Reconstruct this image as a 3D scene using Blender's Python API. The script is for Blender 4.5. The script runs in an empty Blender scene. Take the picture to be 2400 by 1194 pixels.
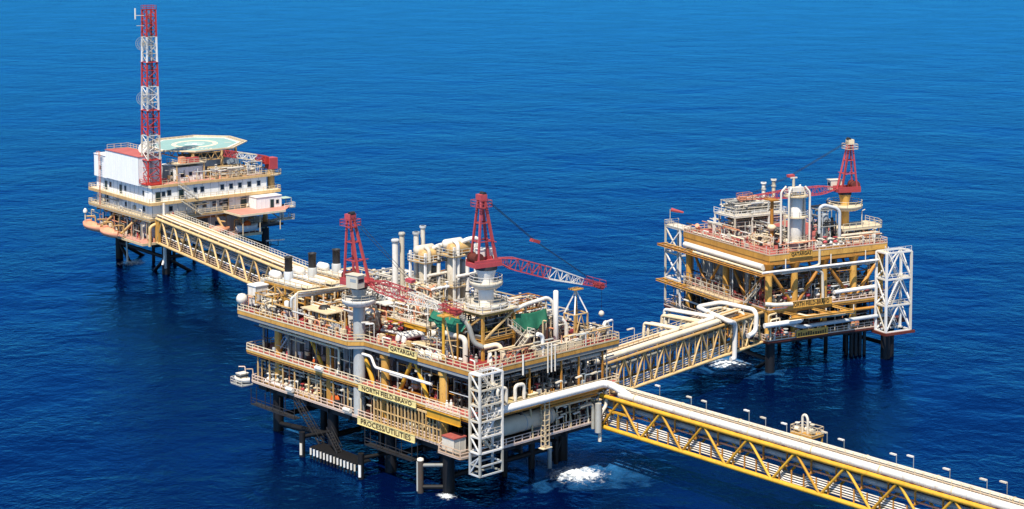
import bpy, math, random
from mathutils import Vector, Matrix
R = math.radians
random.seed(7)
S = bpy.context.scene
COL = S.collection

# ------------------------------------------------------------------ camera
CAM_H, FPX, PITCH, CY = 90.0, 4067.3, 4.229, 113.17      # metres, pixels at 2400 wide, degrees, principal row
cam_d = bpy.data.cameras.new('camera')
cam = bpy.data.objects.new('camera', cam_d); COL.objects.link(cam)
cam.location = (0, 0, CAM_H)
cam.rotation_euler = (R(90 - PITCH), 0, 0)
cam_d.sensor_fit = 'HORIZONTAL'; cam_d.sensor_width = 36.0
cam_d.lens = 36.0 * FPX / 2400.0
cam_d.shift_y = -(597.0 - CY) / 2400.0
cam_d.clip_start = 1.0; cam_d.clip_end = 60000.0
S.camera = cam

# ------------------------------------------------------------------ sky, sun, exposure
SUN_EL, SUN_DIR = 60.0, Vector((-0.30, -0.95, 0)).normalized()
wd = bpy.data.worlds.new('World'); S.world = wd; wd.use_nodes = True
nt = wd.node_tree
sky = nt.nodes.new('ShaderNodeTexSky'); sky.sky_type = 'NISHITA'; sky.sun_disc = False
sky.sun_elevation = R(SUN_EL)
sky.sun_rotation = math.atan2(SUN_DIR.x, SUN_DIR.y)
sky.air_density = 1.0; sky.dust_density = 0.3; sky.ozone_density = 2.0; sky.altitude = 0
bg = nt.nodes['Background']; bg.inputs['Strength'].default_value = 0.090
nt.links.new(sky.outputs[0], bg.inputs[0])
sun_d = bpy.data.lights.new('sun', 'SUN'); sun_d.energy = 5.0; sun_d.angle = R(0.53); sun_d.color = (1.0, 0.94, 0.84)
sun = bpy.data.objects.new('sun', sun_d); COL.objects.link(sun)
to_sun = SUN_DIR * math.cos(R(SUN_EL)) + Vector((0, 0, math.sin(R(SUN_EL))))
sun.rotation_euler = to_sun.to_track_quat('Z', 'Y').to_euler()
sun.location = (0, 0, 200)
S.view_settings.view_transform = 'Standard'; S.view_settings.look = 'None'
S.view_settings.exposure = 0.48; S.view_settings.gamma = 1.0
S.render.engine = 'CYCLES'
S.cycles.max_bounces = 6; S.cycles.diffuse_bounces = 1; S.cycles.glossy_bounces = 3
S.cycles.transparent_max_bounces = 8

# ------------------------------------------------------------------ materials
def paint(name, col, rough=0.5, rust=0.25, dirt=0.35, rustcol=(0.20, 0.075, 0.03), scale=1.0, metal=0.0, streak=1.0, vary=1.0):
    m = bpy.data.materials.new(name); m.use_nodes = True
    t = m.node_tree; N = t.nodes; L = t.links; b = N['Principled BSDF']
    tc = N.new('ShaderNodeTexCoord'); mp = N.new('ShaderNodeMapping')
    mp.inputs['Scale'].default_value = (0.9*scale, 0.9*scale, 0.28*scale*streak)
    L.new(tc.outputs['Object'], mp.inputs[0])
    n1 = N.new('ShaderNodeTexNoise'); n1.inputs['Scale'].default_value = 0.55; n1.inputs['Detail'].default_value = 8; n1.inputs['Roughness'].default_value = 0.65
    n2 = N.new('ShaderNodeTexNoise'); n2.inputs['Scale'].default_value = 2.6; n2.inputs['Detail'].default_value = 9; n2.inputs['Roughness'].default_value = 0.75
    L.new(mp.outputs[0], n1.inputs['Vector']); L.new(mp.outputs[0], n2.inputs['Vector'])
    r1 = N.new('ShaderNodeValToRGB'); r1.color_ramp.elements[0].position = 0.36; r1.color_ramp.elements[1].position = 0.62
    r1.color_ramp.elements[0].color = (0, 0, 0, 1); r1.color_ramp.elements[1].color = (dirt,)*3 + (1,)
    L.new(n1.outputs['Fac'], r1.inputs[0])
    mx = N.new('ShaderNodeMix'); mx.data_type = 'RGBA'
    mx.inputs[6].default_value = (*col, 1); mx.inputs[7].default_value = (col[0]*0.55, col[1]*0.52, col[2]*0.5, 1)
    L.new(r1.outputs[0], mx.inputs[0])
    r2 = N.new('ShaderNodeValToRGB'); r2.color_ramp.elements[0].position = 0.53; r2.color_ramp.elements[1].position = 0.62
    r2.color_ramp.elements[0].color = (0, 0, 0, 1); r2.color_ramp.elements[1].color = (rust,)*3 + (1,)
    L.new(n2.outputs['Fac'], r2.inputs[0])
    mx2 = N.new('ShaderNodeMix'); mx2.data_type = 'RGBA'; mx2.inputs[7].default_value = (*rustcol, 1)
    L.new(r2.outputs[0], mx2.inputs[0]); L.new(mx.outputs[2], mx2.inputs[6])
    # every painted piece has aged a little differently: value and warmth vary from part to part
    oi = N.new('ShaderNodeObjectInfo')
    vr = N.new('ShaderNodeMapRange'); vr.inputs[3].default_value = 0.72; vr.inputs[4].default_value = 1.04; L.new(oi.outputs['Random'], vr.inputs[0])
    vm = N.new('ShaderNodeMapRange'); vm.inputs[3].default_value = 0.50; vm.inputs[4].default_value = 1.02; L.new(oi.outputs['Random'], vm.inputs[0])
    cb = N.new('ShaderNodeCombineColor'); vg = N.new('ShaderNodeMapRange'); vg.inputs[3].default_value = 0.64; vg.inputs[4].default_value = 1.03; L.new(oi.outputs['Random'], vg.inputs[0])
    L.new(vr.outputs[0], cb.inputs[0]); L.new(vg.outputs[0], cb.inputs[1]); L.new(vm.outputs[0], cb.inputs[2])
    mm = N.new('ShaderNodeMix'); mm.data_type = 'RGBA'; mm.blend_type = 'MULTIPLY'; mm.inputs[0].default_value = vary
    L.new(mx2.outputs[2], mm.inputs[6]); L.new(cb.outputs[0], mm.inputs[7]); L.new(mm.outputs[2], b.inputs['Base Color'])
    b.inputs['Roughness'].default_value = rough; b.inputs['Metallic'].default_value = metal
    b.inputs['Specular IOR Level'].default_value = 0.35
    bp = N.new('ShaderNodeBump'); bp.inputs['Strength'].default_value = 0.25; bp.inputs['Distance'].default_value = 0.04
    L.new(n2.outputs['Fac'], bp.inputs['Height']); L.new(bp.outputs[0], b.inputs['Normal'])
    return m

M = {}
M['yellow']  = paint('yellow_paint', (0.72, 0.40, 0.09), 0.5, 0.48, 0.50)
M['byellow'] = paint('bright_yellow_paint', (0.76, 0.42, 0.04), 0.45, 0.28, 0.40)
M['pyellow'] = paint('faded_yellow_paint', (0.76, 0.52, 0.24), 0.55, 0.42, 0.45)
M['cream']   = paint('cream_paint', (0.84, 0.71, 0.51), 0.55, 0.22, 0.25)
M['orange']  = paint('ochre_paint', (0.58, 0.27, 0.05), 0.5, 0.35, 0.35)
M['white']   = paint('white_paint', (0.82, 0.79, 0.73), 0.45, 0.42, 0.24, rustcol=(0.36, 0.2, 0.1))
M['clean']   = paint('clean_white_paint', (0.84, 0.82, 0.785), 0.45, 0.16, 0.20, rustcol=(0.45, 0.33, 0.22))
M['grey']    = paint('grey_paint', (0.30, 0.33, 0.36), 0.5, 0.25, 0.35)
M['lgrey']   = paint('light_grey_paint', (0.52, 0.55, 0.57), 0.5, 0.25, 0.30)
M['bgrey']   = paint('blue_grey_paint', (0.36, 0.44, 0.52), 0.5, 0.15, 0.30)
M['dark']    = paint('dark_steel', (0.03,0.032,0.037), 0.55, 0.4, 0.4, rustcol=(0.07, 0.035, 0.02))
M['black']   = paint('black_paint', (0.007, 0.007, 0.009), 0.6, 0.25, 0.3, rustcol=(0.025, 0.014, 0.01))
M['deck']    = paint('red_deck_paint', (0.34, 0.032, 0.045), 0.7, 0.30, 0.45, rustcol=(0.22, 0.10, 0.08), scale=0.7, streak=3)
M['pdeck']   = paint('pink_deck_paint', (0.46, 0.11, 0.10), 0.7, 0.45, 0.40, rustcol=(0.40, 0.24, 0.18), scale=0.7, streak=3)
M['grating'] = paint('steel_grating', (0.09,0.075,0.07), 0.7, 0.4, 0.4)
M['rail']    = paint('pale_pink_rail_paint', (0.83, 0.64, 0.53), 0.5, 0.25, 0.2, rustcol=(0.45, 0.14, 0.08))
M['red']     = paint('crimson_crane_paint', (0.50, 0.075, 0.09), 0.5, 0.30, 0.3, rustcol=(0.5, 0.16, 0.14))
M['mastred'] = paint('mast_red_paint', (0.56, 0.045, 0.035), 0.5, 0.25, 0.25, rustcol=(0.55, 0.16, 0.10))
M['brown']   = paint('brown_paint', (0.15, 0.035, 0.025), 0.6, 0.3, 0.4)
M['coral']   = paint('faded_orange_paint', (0.78, 0.34, 0.20), 0.5, 0.35, 0.3, rustcol=(0.75, 0.5, 0.35))
M['hivis']   = paint('orange_fabric', (0.75, 0.13, 0.02), 0.8, 0.0, 0.3, vary=0.0)
M['skin']    = paint('skin', (0.30, 0.16, 0.10), 0.6, 0.0, 0.1, vary=0.0)
M['green']   = paint('green_tarpaulin', (0.015, 0.16, 0.10), 0.75, 0.3, 0.5, rustcol=(0.03, 0.26, 0.17))
M['helig']   = paint('helideck_green', (0.25, 0.41, 0.38), 0.7, 0.5, 0.25, rustcol=(0.42, 0.54, 0.51), scale=0.4, streak=3, vary=0.0)
M['sign']    = paint('sign_cream', (0.84, 0.66, 0.27), 0.5, 0.10, 0.15, vary=0.0)
M['signo']   = paint('sign_ochre', (0.66, 0.36, 0.07), 0.5, 0.30, 0.25, vary=0.0)
M['ink']     = paint('sign_lettering', (0.06, 0.03, 0.012), 0.6, 0.0, 0.0)
M['silver']  = paint('galvanised_cladding', (0.50, 0.51, 0.52), 0.35, 0.2, 0.3, metal=0.7)
M['salmon']  = paint('faded_salmon_deck', (0.60, 0.27, 0.21), 0.7, 0.45, 0.35, rustcol=(0.55, 0.36, 0.28), scale=0.7, streak=3)
M['wall']    = paint('white_cladding', (0.87, 0.86, 0.83), 0.5, 0.14, 0.12, rustcol=(0.5, 0.42, 0.34), vary=0.0)
M['mint']    = paint('pale_green_paint', (0.45, 0.62, 0.52), 0.5, 0.2, 0.2)

def glass(name, col):
    m = bpy.data.materials.new(name); m.use_nodes = True
    b = m.node_tree.nodes['Principled BSDF']
    b.inputs['Base Color'].default_value = (*col, 1); b.inputs['Roughness'].default_value = 0.08
    b.inputs['Specular IOR Level'].default_value = 0.6
    n = m.node_tree.nodes.new('ShaderNodeTexNoise'); n.inputs['Scale'].default_value = 0.8
    r = m.node_tree.nodes.new('ShaderNodeMapRange'); r.inputs[3].default_value = 0.05; r.inputs[4].default_value = 0.2
    m.node_tree.links.new(n.outputs[0], r.inputs[0]); m.node_tree.links.new(r.outputs[0], b.inputs['Roughness'])
    return m
M['glass'] = glass('dark_window_glass', (0.012, 0.02, 0.032))
M['door'] = paint('dark_green_door', (0.02, 0.05, 0.055), 0.4, 0.1, 0.3)

# ------------------------------------------------------------------ frames: each platform or bridge has its own ground axes
class Frame:
    def __init__(s, x, y, deg):
        s.x, s.y, s.a = x, y, R(deg); s.c, s.s = math.cos(s.a), math.sin(s.a)
    def world(s, p):
        return Vector((s.x + p[0]*s.c - p[1]*s.s, s.y + p[0]*s.s + p[1]*s.c, p[2]))
P = Frame(-5.98, 260.17, 42.90)      # process platform, nearest corner
Q = Frame(50.79, 338.44, 27.70)      # wellhead platform
A = Frame(-90.83, 430.89, 38.67)     # accommodation platform
W = Frame(0, 0, 0)
BASE = {}

def tag(o, label, cat, group=None):
    o['label'] = label; o['category'] = cat
    if group: o['group'] = group
    return o
def thing(fr, name, label, cat, base=(0, 0, 0), group=None):
    o = bpy.data.objects.new(name, None); COL.objects.link(o)
    o.empty_display_size = 0.5
    o.location = fr.world(base); o.rotation_euler = (0, 0, fr.a)
    BASE[o.name] = Vector(base)
    return tag(o, label, cat, group)

class MB:
    """collects shapes given in the frame's own coordinates; build() links them as one mesh object"""
    def __init__(s): s.v = []; s.f = []; s.sm = []
    def add(s, vs, fs, smooth=False):
        n = len(s.v); s.v += [tuple(v) for v in vs]
        for f in fs: s.f.append(tuple(i + n for i in f)); s.sm.append(smooth)
        return s
    def bb(s, x0, x1, y0, y1, z0, z1):
        return s.add([(x0,y0,z0),(x1,y0,z0),(x1,y1,z0),(x0,y1,z0),(x0,y0,z1),(x1,y0,z1),(x1,y1,z1),(x0,y1,z1)],
                     [(3,2,1,0),(4,5,6,7),(0,1,5,4),(1,2,6,5),(2,3,7,6),(3,0,4,7)])
    def bar(s, p, q, w, h=None, up=(0, 0, 1)):
        p, q = Vector(p), Vector(q); h = h or w
        d = (q - p)
        if d.length < 1e-6: return s
        d.normalize(); u = Vector(up)
        if abs(d.dot(u)) > 0.98: u = Vector((1, 0, 0))
        a = d.cross(u).normalized()*(w/2); b = a.cross(d).normalized()*(h/2)
        vs = [p-a-b, p+a-b, p+a+b, p-a+b, q-a-b, q+a-b, q+a+b, q-a+b]
        return s.add(vs, [(0,1,2,3),(7,6,5,4),(1,0,4,5),(2,1,5,6),(3,2,6,7),(0,3,7,4)])
    def ibeam(s, p, q, w, h, t=0.06):
        p, q = Vector(p), Vector(q); z = Vector((0, 0, 1))
        s.bar(p, q, t, h - 2*t)
        s.bar(p + z*(h/2 - t/2), q + z*(h/2 - t/2), w, t); s.bar(p - z*(h/2 - t/2), q - z*(h/2 - t/2), w, t)
        return s
    def cyl(s, p, q, r, r2=None, n=10, caps=True):
        p, q = Vector(p), Vector(q); r2 = r if r2 is None else r2
        d = (q - p).normalized(); u = Vector((0, 0, 1)) if abs(d.z) < 0.9 else Vector((1, 0, 0))
        a = d.cross(u).normalized(); b = d.cross(a)
        ring = [(math.cos(2*math.pi*i/n), math.sin(2*math.pi*i/n)) for i in range(n)]
        v0 = [p + (a*c + b*k)*r for c, k in ring]; v1 = [q + (a*c + b*k)*r2 for c, k in ring]
        s.add(v0 + v1, [(i, i+n, (i+1) % n + n, (i+1) % n) for i in range(n)], True)
        if caps:
            s.add(v0, [tuple(range(n))]); s.add(v1, [tuple(reversed(range(n)))])
        return s
    def pipe(s, pts, r, n=8, bend=None, caps=True):
        pts = [Vector(p) for p in pts]; bend = bend or r*2.2
        path = [pts[0]]
        for i in range(1, len(pts)-1):
            a, b, c = pts[i-1], pts[i], pts[i+1]
            d0, d1 = (a-b), (c-b); l = min(bend, d0.length*0.49, d1.length*0.49)
            d0.normalize(); d1.normalize(); p0, p1 = b + d0*l, b + d1*l
            for k in range(5):
                t = k/4.0; path.append(p0*(1-t)**2 + b*2*t*(1-t) + p1*t*t)
        path.append(pts[-1])
        vs = []; fs = []
        d = (path[1]-path[0]).normalized()
        u = Vector((0, 0, 1)) if abs(d.z) < 0.9 else Vector((1, 0, 0))
        a = d.cross(u).normalized()
        for i, p in enumerate(path):
            if i == 0: t = path[1]-path[0]
            elif i == len(path)-1: t = path[-1]-path[-2]
            else: t = path[i+1]-path[i-1]
            t.normalize(); a = (a - t*a.dot(t)).normalized(); b = t.cross(a)
            for k in range(n):
                g = 2*math.pi*k/n; vs.append(p + (a*math.cos(g) + b*math.sin(g))*r)
        for i in range(len(path)-1):
            for k in range(n):
                fs.append((i*n+k, i*n+(k+1) % n, (i+1)*n+(k+1) % n, (i+1)*n+k))
        s.add(vs, fs, True)
        if caps:
            s.add(vs[:n], [tuple(reversed(range(n)))]); s.add(vs[-n:], [tuple(range(n))])
        return s
    def lathe(s, c, prof, n=16, axis='z'):
        c = Vector(c); vs = []; fs = []
        for r, z in prof:
            for k in range(n):
                g = 2*math.pi*k/n; x, y = r*math.cos(g), r*math.sin(g)
                vs.append(c + (Vector((x, y, z)) if axis == 'z' else Vector((z, x, y)) if axis == 'x' else Vector((y, z, x))))
        for i in range(len(prof)-1):
            for k in range(n): fs.append((i*n+k, i*n+(k+1) % n, (i+1)*n+(k+1) % n, (i+1)*n+k))
        s.add(vs, fs, True)
        if prof[0][0] > 0.01: s.add(vs[:n], [tuple(reversed(range(n)))])
        if prof[-1][0] > 0.01: s.add(vs[-n:], [tuple(range(n))])
        return s
    def vessel(s, p, q, r, n=14):
        """cylinder with dished ends"""
        p, q = Vector(p), Vector(q); d = (q-p); L = d.length; d.normalize()
        u = Vector((0, 0, 1)) if abs(d.z) < 0.9 else Vector((1, 0, 0))
        a = d.cross(u).normalized(); b = d.cross(a)
        prof = [(0.02*r, -0.5*r), (0.5*r, -0.42*r), (0.85*r, -0.22*r), (r, 0), (r, L), (0.85*r, L+0.22*r), (0.5*r, L+0.42*r), (0.02*r, L+0.5*r)]
        vs = []; fs = []
        for rr, z in prof:
            for k in range(n):
                g = 2*math.pi*k/n; vs.append(p + d*z + (a*math.cos(g) + b*math.sin(g))*rr)
        for i in range(len(prof)-1):
            for k in range(n): fs.append((i*n+k, (i+1)*n+k, (i+1)*n+(k+1) % n, i*n+(k+1) % n))
        return s.add(vs, fs, True)
    def prism(s, poly, z0, z1):
        n = len(poly)
        if sum(poly[i][0]*poly[(i+1) % n][1] - poly[(i+1) % n][0]*poly[i][1] for i in range(n)) < 0: poly = poly[::-1]
        vs = [(x, y, z0) for x, y in poly] + [(x, y, z1) for x, y in poly]
        return s.add(vs, [tuple(reversed(range(n))), tuple(range(n, 2*n))] + [(i, (i+1) % n, (i+1) % n + n, i+n) for i in range(n)])
    def rail(s, pts, h=1.1, step=1.7, r=0.085, levels=(0.08, 0.54, 1.0), close=False):
        pts = [Vector(p) for p in pts]
        if close: pts.append(pts[0])
        for a, b in zip(pts, pts[1:]):
            L = (b-a).length; n = max(1, round(L/step))
            for l in levels: s.bar(a + Vector((0, 0, h*l)), b + Vector((0, 0, h*l)), r*0.85)
            for i in range(n+1):
                p = a.lerp(b, i/n); s.bar(p, p + Vector((0, 0, h)), r)
        return s
    def stairs(s, p, q, width, across, n=None):
        """a flight from p to q; across = unit vector sideways"""
        p, q, ac = Vector(p), Vector(q), Vector(across)*width/2
        for k in (-1, 1):
            s.bar(p + ac*k, q + ac*k, 0.10, 0.28)
            s.bar(p + ac*k + Vector((0,0,1.0)), q + ac*k + Vector((0,0,1.0)), 0.07)
            for i in range(4):
                c = p.lerp(q, i/3) + ac*k; s.bar(c, c + Vector((0,0,1.0)), 0.06)
        n = n or max(3, int(abs(q.z-p.z)/0.35))
        for i in range(n):
            c = p.lerp(q, (i+0.5)/n); s.bar(c - ac, c + ac, 0.28, 0.05)
        return s
    def build(s, name, mat, parent=None, kind=None, root=None, label=None):
        me = bpy.data.meshes.new(name)
        b = Vector((0, 0, 0))
        r = parent
        while r is not None and r.parent is not None: r = r.parent
        if r is not None: b = BASE[r.name]
        me.from_pydata([(x-b.x, y-b.y, z-b.z) for x, y, z in s.v], [], s.f)
        me.polygons.foreach_set('use_smooth', s.sm)
        me.materials.append(M[mat] if isinstance(mat, str) else mat)
        me.update()
        o = bpy.data.objects.new(name, me); COL.objects.link(o)
        if parent is not None: o.parent = parent
        if kind: o['kind'] = kind
        if label: o['label'] = label
        return o

def copy_tree(o, parent=None, delta=None, label=None):
    c = o.copy(); COL.objects.link(c)
    if parent is not None: c.parent = parent
    if delta is not None: c.location = o.location + delta
    if label: c['label'] = label
    if o.name in BASE: BASE[c.name] = BASE[o.name]
    for ch in [k for k in o.children]: copy_tree(ch, c)
    return c
def fdelta(fr, d): return Vector((d[0]*fr.c - d[1]*fr.s, d[0]*fr.s + d[1]*fr.c, d[2]))

def lettering(text, height, width, parent, origin, xdir, mat='ink', name='lettering', depth=0.03):
    """flat raised letters; origin = lower left in frame coordinates, xdir = reading direction in the frame plane"""
    cu = bpy.data.curves.new('lettering', 'FONT'); cu.body = text; cu.size = 1.0; cu.extrude = 0.5; cu.resolution_u = 2
    to = bpy.data.objects.new('lettering_tmp', cu); COL.objects.link(to)
    dg = bpy.context.evaluated_depsgraph_get(); dg.update()
    me = bpy.data.meshes.new_from_object(to.evaluated_get(dg))
    bpy.data.objects.remove(to); bpy.data.curves.remove(cu)
    xs = [v.co.x for v in me.vertices]; ys = [v.co.y for v in me.vertices]
    x0, x1, y0, y1 = min(xs), max(xs), min(ys), max(ys)
    r = parent
    while r.parent is not None: r = r.parent
    b = BASE[r.name]; o = Vector(origin) - b; xd = Vector(xdir).normalized()
    nd = xd.cross(Vector((0, 0, 1)))
    for v in me.vertices:
        v.co = o + xd*((v.co.x-x0)/(x1-x0)*width) + Vector((0, 0, 1))*((v.co.y-y0)/(y1-y0)*height) + nd*(v.co.z*2*depth)
    me.materials.clear(); me.materials.append(M[mat]); me.update()
    ob = bpy.data.objects.new(name, me); COL.objects.link(ob); ob.parent = parent
    return ob

# ------------------------------------------------------------------ sea
def sea_material():
    m = bpy.data.materials.new('sea_water'); m.use_nodes = True
    t = m.node_tree; N = t.nodes; L = t.links; b = N['Principled BSDF']
    geo = N.new('ShaderNodeNewGeometry')
    def mapped(sx, sy, rot):
        mp = N.new('ShaderNodeMapping'); mp.inputs['Scale'].default_value = (sx, sy, 1); mp.inputs['Rotation'].default_value = (0, 0, R(rot))
        L.new(geo.outputs['Position'], mp.inputs[0]); return mp
    def noise(mp, sc, det, ro, dist=0.0):
        n = N.new('ShaderNodeTexNoise'); n.inputs['Scale'].default_value = sc; n.inputs['Detail'].default_value = det
        n.inputs['Roughness'].default_value = ro; n.inputs['Distortion'].default_value = dist
        L.new(mp.outputs[0], n.inputs['Vector']); return n
    a = mapped(1.0, 1.0, 12)
    n0 = noise(mapped(1.0, 0.8, 30), 0.03, 3, 0.5, 0.3)
    n1 = noise(a, 0.10, 3, 0.5, 0.4)      # swell
    n2 = noise(a, 0.36, 4, 0.55, 0.5)      # wind waves
    n3 = noise(mapped(1.0, 0.9, -18), 1.2, 4, 0.6, 0.3)
    def mul(n, k):
        q = N.new('ShaderNodeMath'); q.operation = 'MULTIPLY'; q.inputs[1].default_value = k; L.new(n.outputs['Fac'], q.inputs[0]); return q
    def add(p, q):
        z = N.new('ShaderNodeMath'); z.operation = 'ADD'; L.new(p.outputs[0], z.inputs[0]); L.new(q.outputs[0], z.inputs[1]); return z
    st = noise(mapped(1.0, 1.3, 14), 0.02, 3, 0.5, 0.6)
    sm = N.new('ShaderNodeMapRange'); sm.inputs[1].default_value = 0.35; sm.inputs[2].default_value = 0.65; sm.inputs[3].default_value = 0.55; sm.inputs[4].default_value = 1.35; L.new(st.outputs['Fac'], sm.inputs[0])
    def mulv(p, q):
        z = N.new('ShaderNodeMath'); z.operation = 'MULTIPLY'; L.new(p.outputs[0], z.inputs[0]); L.new(q.outputs[0], z.inputs[1]); return z
    hgt = add(add(add(mul(n0, SEA['h0']), mul(n1, SEA['h1'])), mulv(mul(n2, SEA['h2']), sm)), mulv(mul(n3, SEA['h3']), sm))
    bp = N.new('ShaderNodeBump'); bp.inputs['Strength'].default_value = 1.0; bp.inputs['Distance'].default_value = 1.0
    L.new(hgt.outputs[0], bp.inputs['Height'])
    big = noise(mapped(1, 1.5, 20), 0.006, 4, 0.55, 0.5)
    mx = N.new('ShaderNodeMix'); mx.data_type = 'RGBA'
    mx.inputs[6].default_value = (*SEA['c0'], 1); mx.inputs[7].default_value = (*SEA['c1'], 1)
    L.new(big.outputs['Fac'], mx.inputs[0])
    N.remove(b)
    df = N.new('ShaderNodeBsdfDiffuse'); L.new(mx.outputs[2], df.inputs['Color']); L.new(bp.outputs[0], df.inputs['Normal'])
    gl = N.new('ShaderNodeBsdfGlossy'); gl.inputs['Color'].default_value = (*SEA['tint'], 1); gl.inputs['Roughness'].default_value = SEA['rough']; L.new(bp.outputs[0], gl.inputs['Normal'])
    fr = N.new('ShaderNodeFresnel'); fr.inputs['IOR'].default_value = SEA['ior']; L.new(bp.outputs[0], fr.inputs['Normal'])
    ms = N.new('ShaderNodeMixShader'); L.new(fr.outputs[0], ms.inputs[0]); L.new(df.outputs[0], ms.inputs[1]); L.new(gl.outputs[0], ms.inputs[2])
    L.new(ms.outputs[0], N['Material Output'].inputs[0])
    return m
SEA = dict(h0=1.1, h1=0.5, h2=0.27, h3=0.10, c0=(0.0002, 0.0022, 0.022), c1=(0.0003, 0.0045, 0.035), rough=0.06, ior=1.56, tint=(0.036, 0.375, 1.0))
mb = MB(); mb.add([(-30000, -3000, 0), (30000, -3000, 0), (30000, 40000, 0), (-30000, 40000, 0)], [(0, 1, 2, 3)])
sea = mb.build('sea', sea_material()); sea['kind'] = 'structure'; sea['label'] = 'deep blue rippled open sea'

# ------------------------------------------------------------------ shared builders
def lattice(mbc, mbd, p, q, prof, t0, t1, n, cr=0.075, dr=0.036, up=(0, 0, 1)):
    """box lattice between p and q; prof(t) -> (half width, half height); chords to mbc, lacing to mbd"""
    p, q = Vector(p), Vector(q); d = (q-p).normalized(); a = d.cross(Vector(up)).normalized(); b = a.cross(d)
    def corners(t):
        w, h = prof(t); c = p.lerp(q, t)
        return [c + a*w + b*h, c - a*w + b*h, c - a*w - b*h, c + a*w - b*h]
    prev = corners(t0)
    for i in range(1, n+1):
        cur = corners(t0 + (t1-t0)*i/n)
        for k in range(4):
            mbc.bar(prev[k], cur[k], cr*2)
            j = (k+1) % 4
            if i % 2: mbd.bar(prev[k], cur[j], dr*2)
            else: mbd.bar(prev[j], cur[k], dr*2)
            mbd.bar(cur[k], cur[j], dr*1.6)
        prev = cur

def ring_pts(c, r, z, n=12): return [(c[0] + r*math.cos(2*math.pi*i/n), c[1] + r*math.sin(2*math.pi*i/n), z) for i in range(n)]

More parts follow.
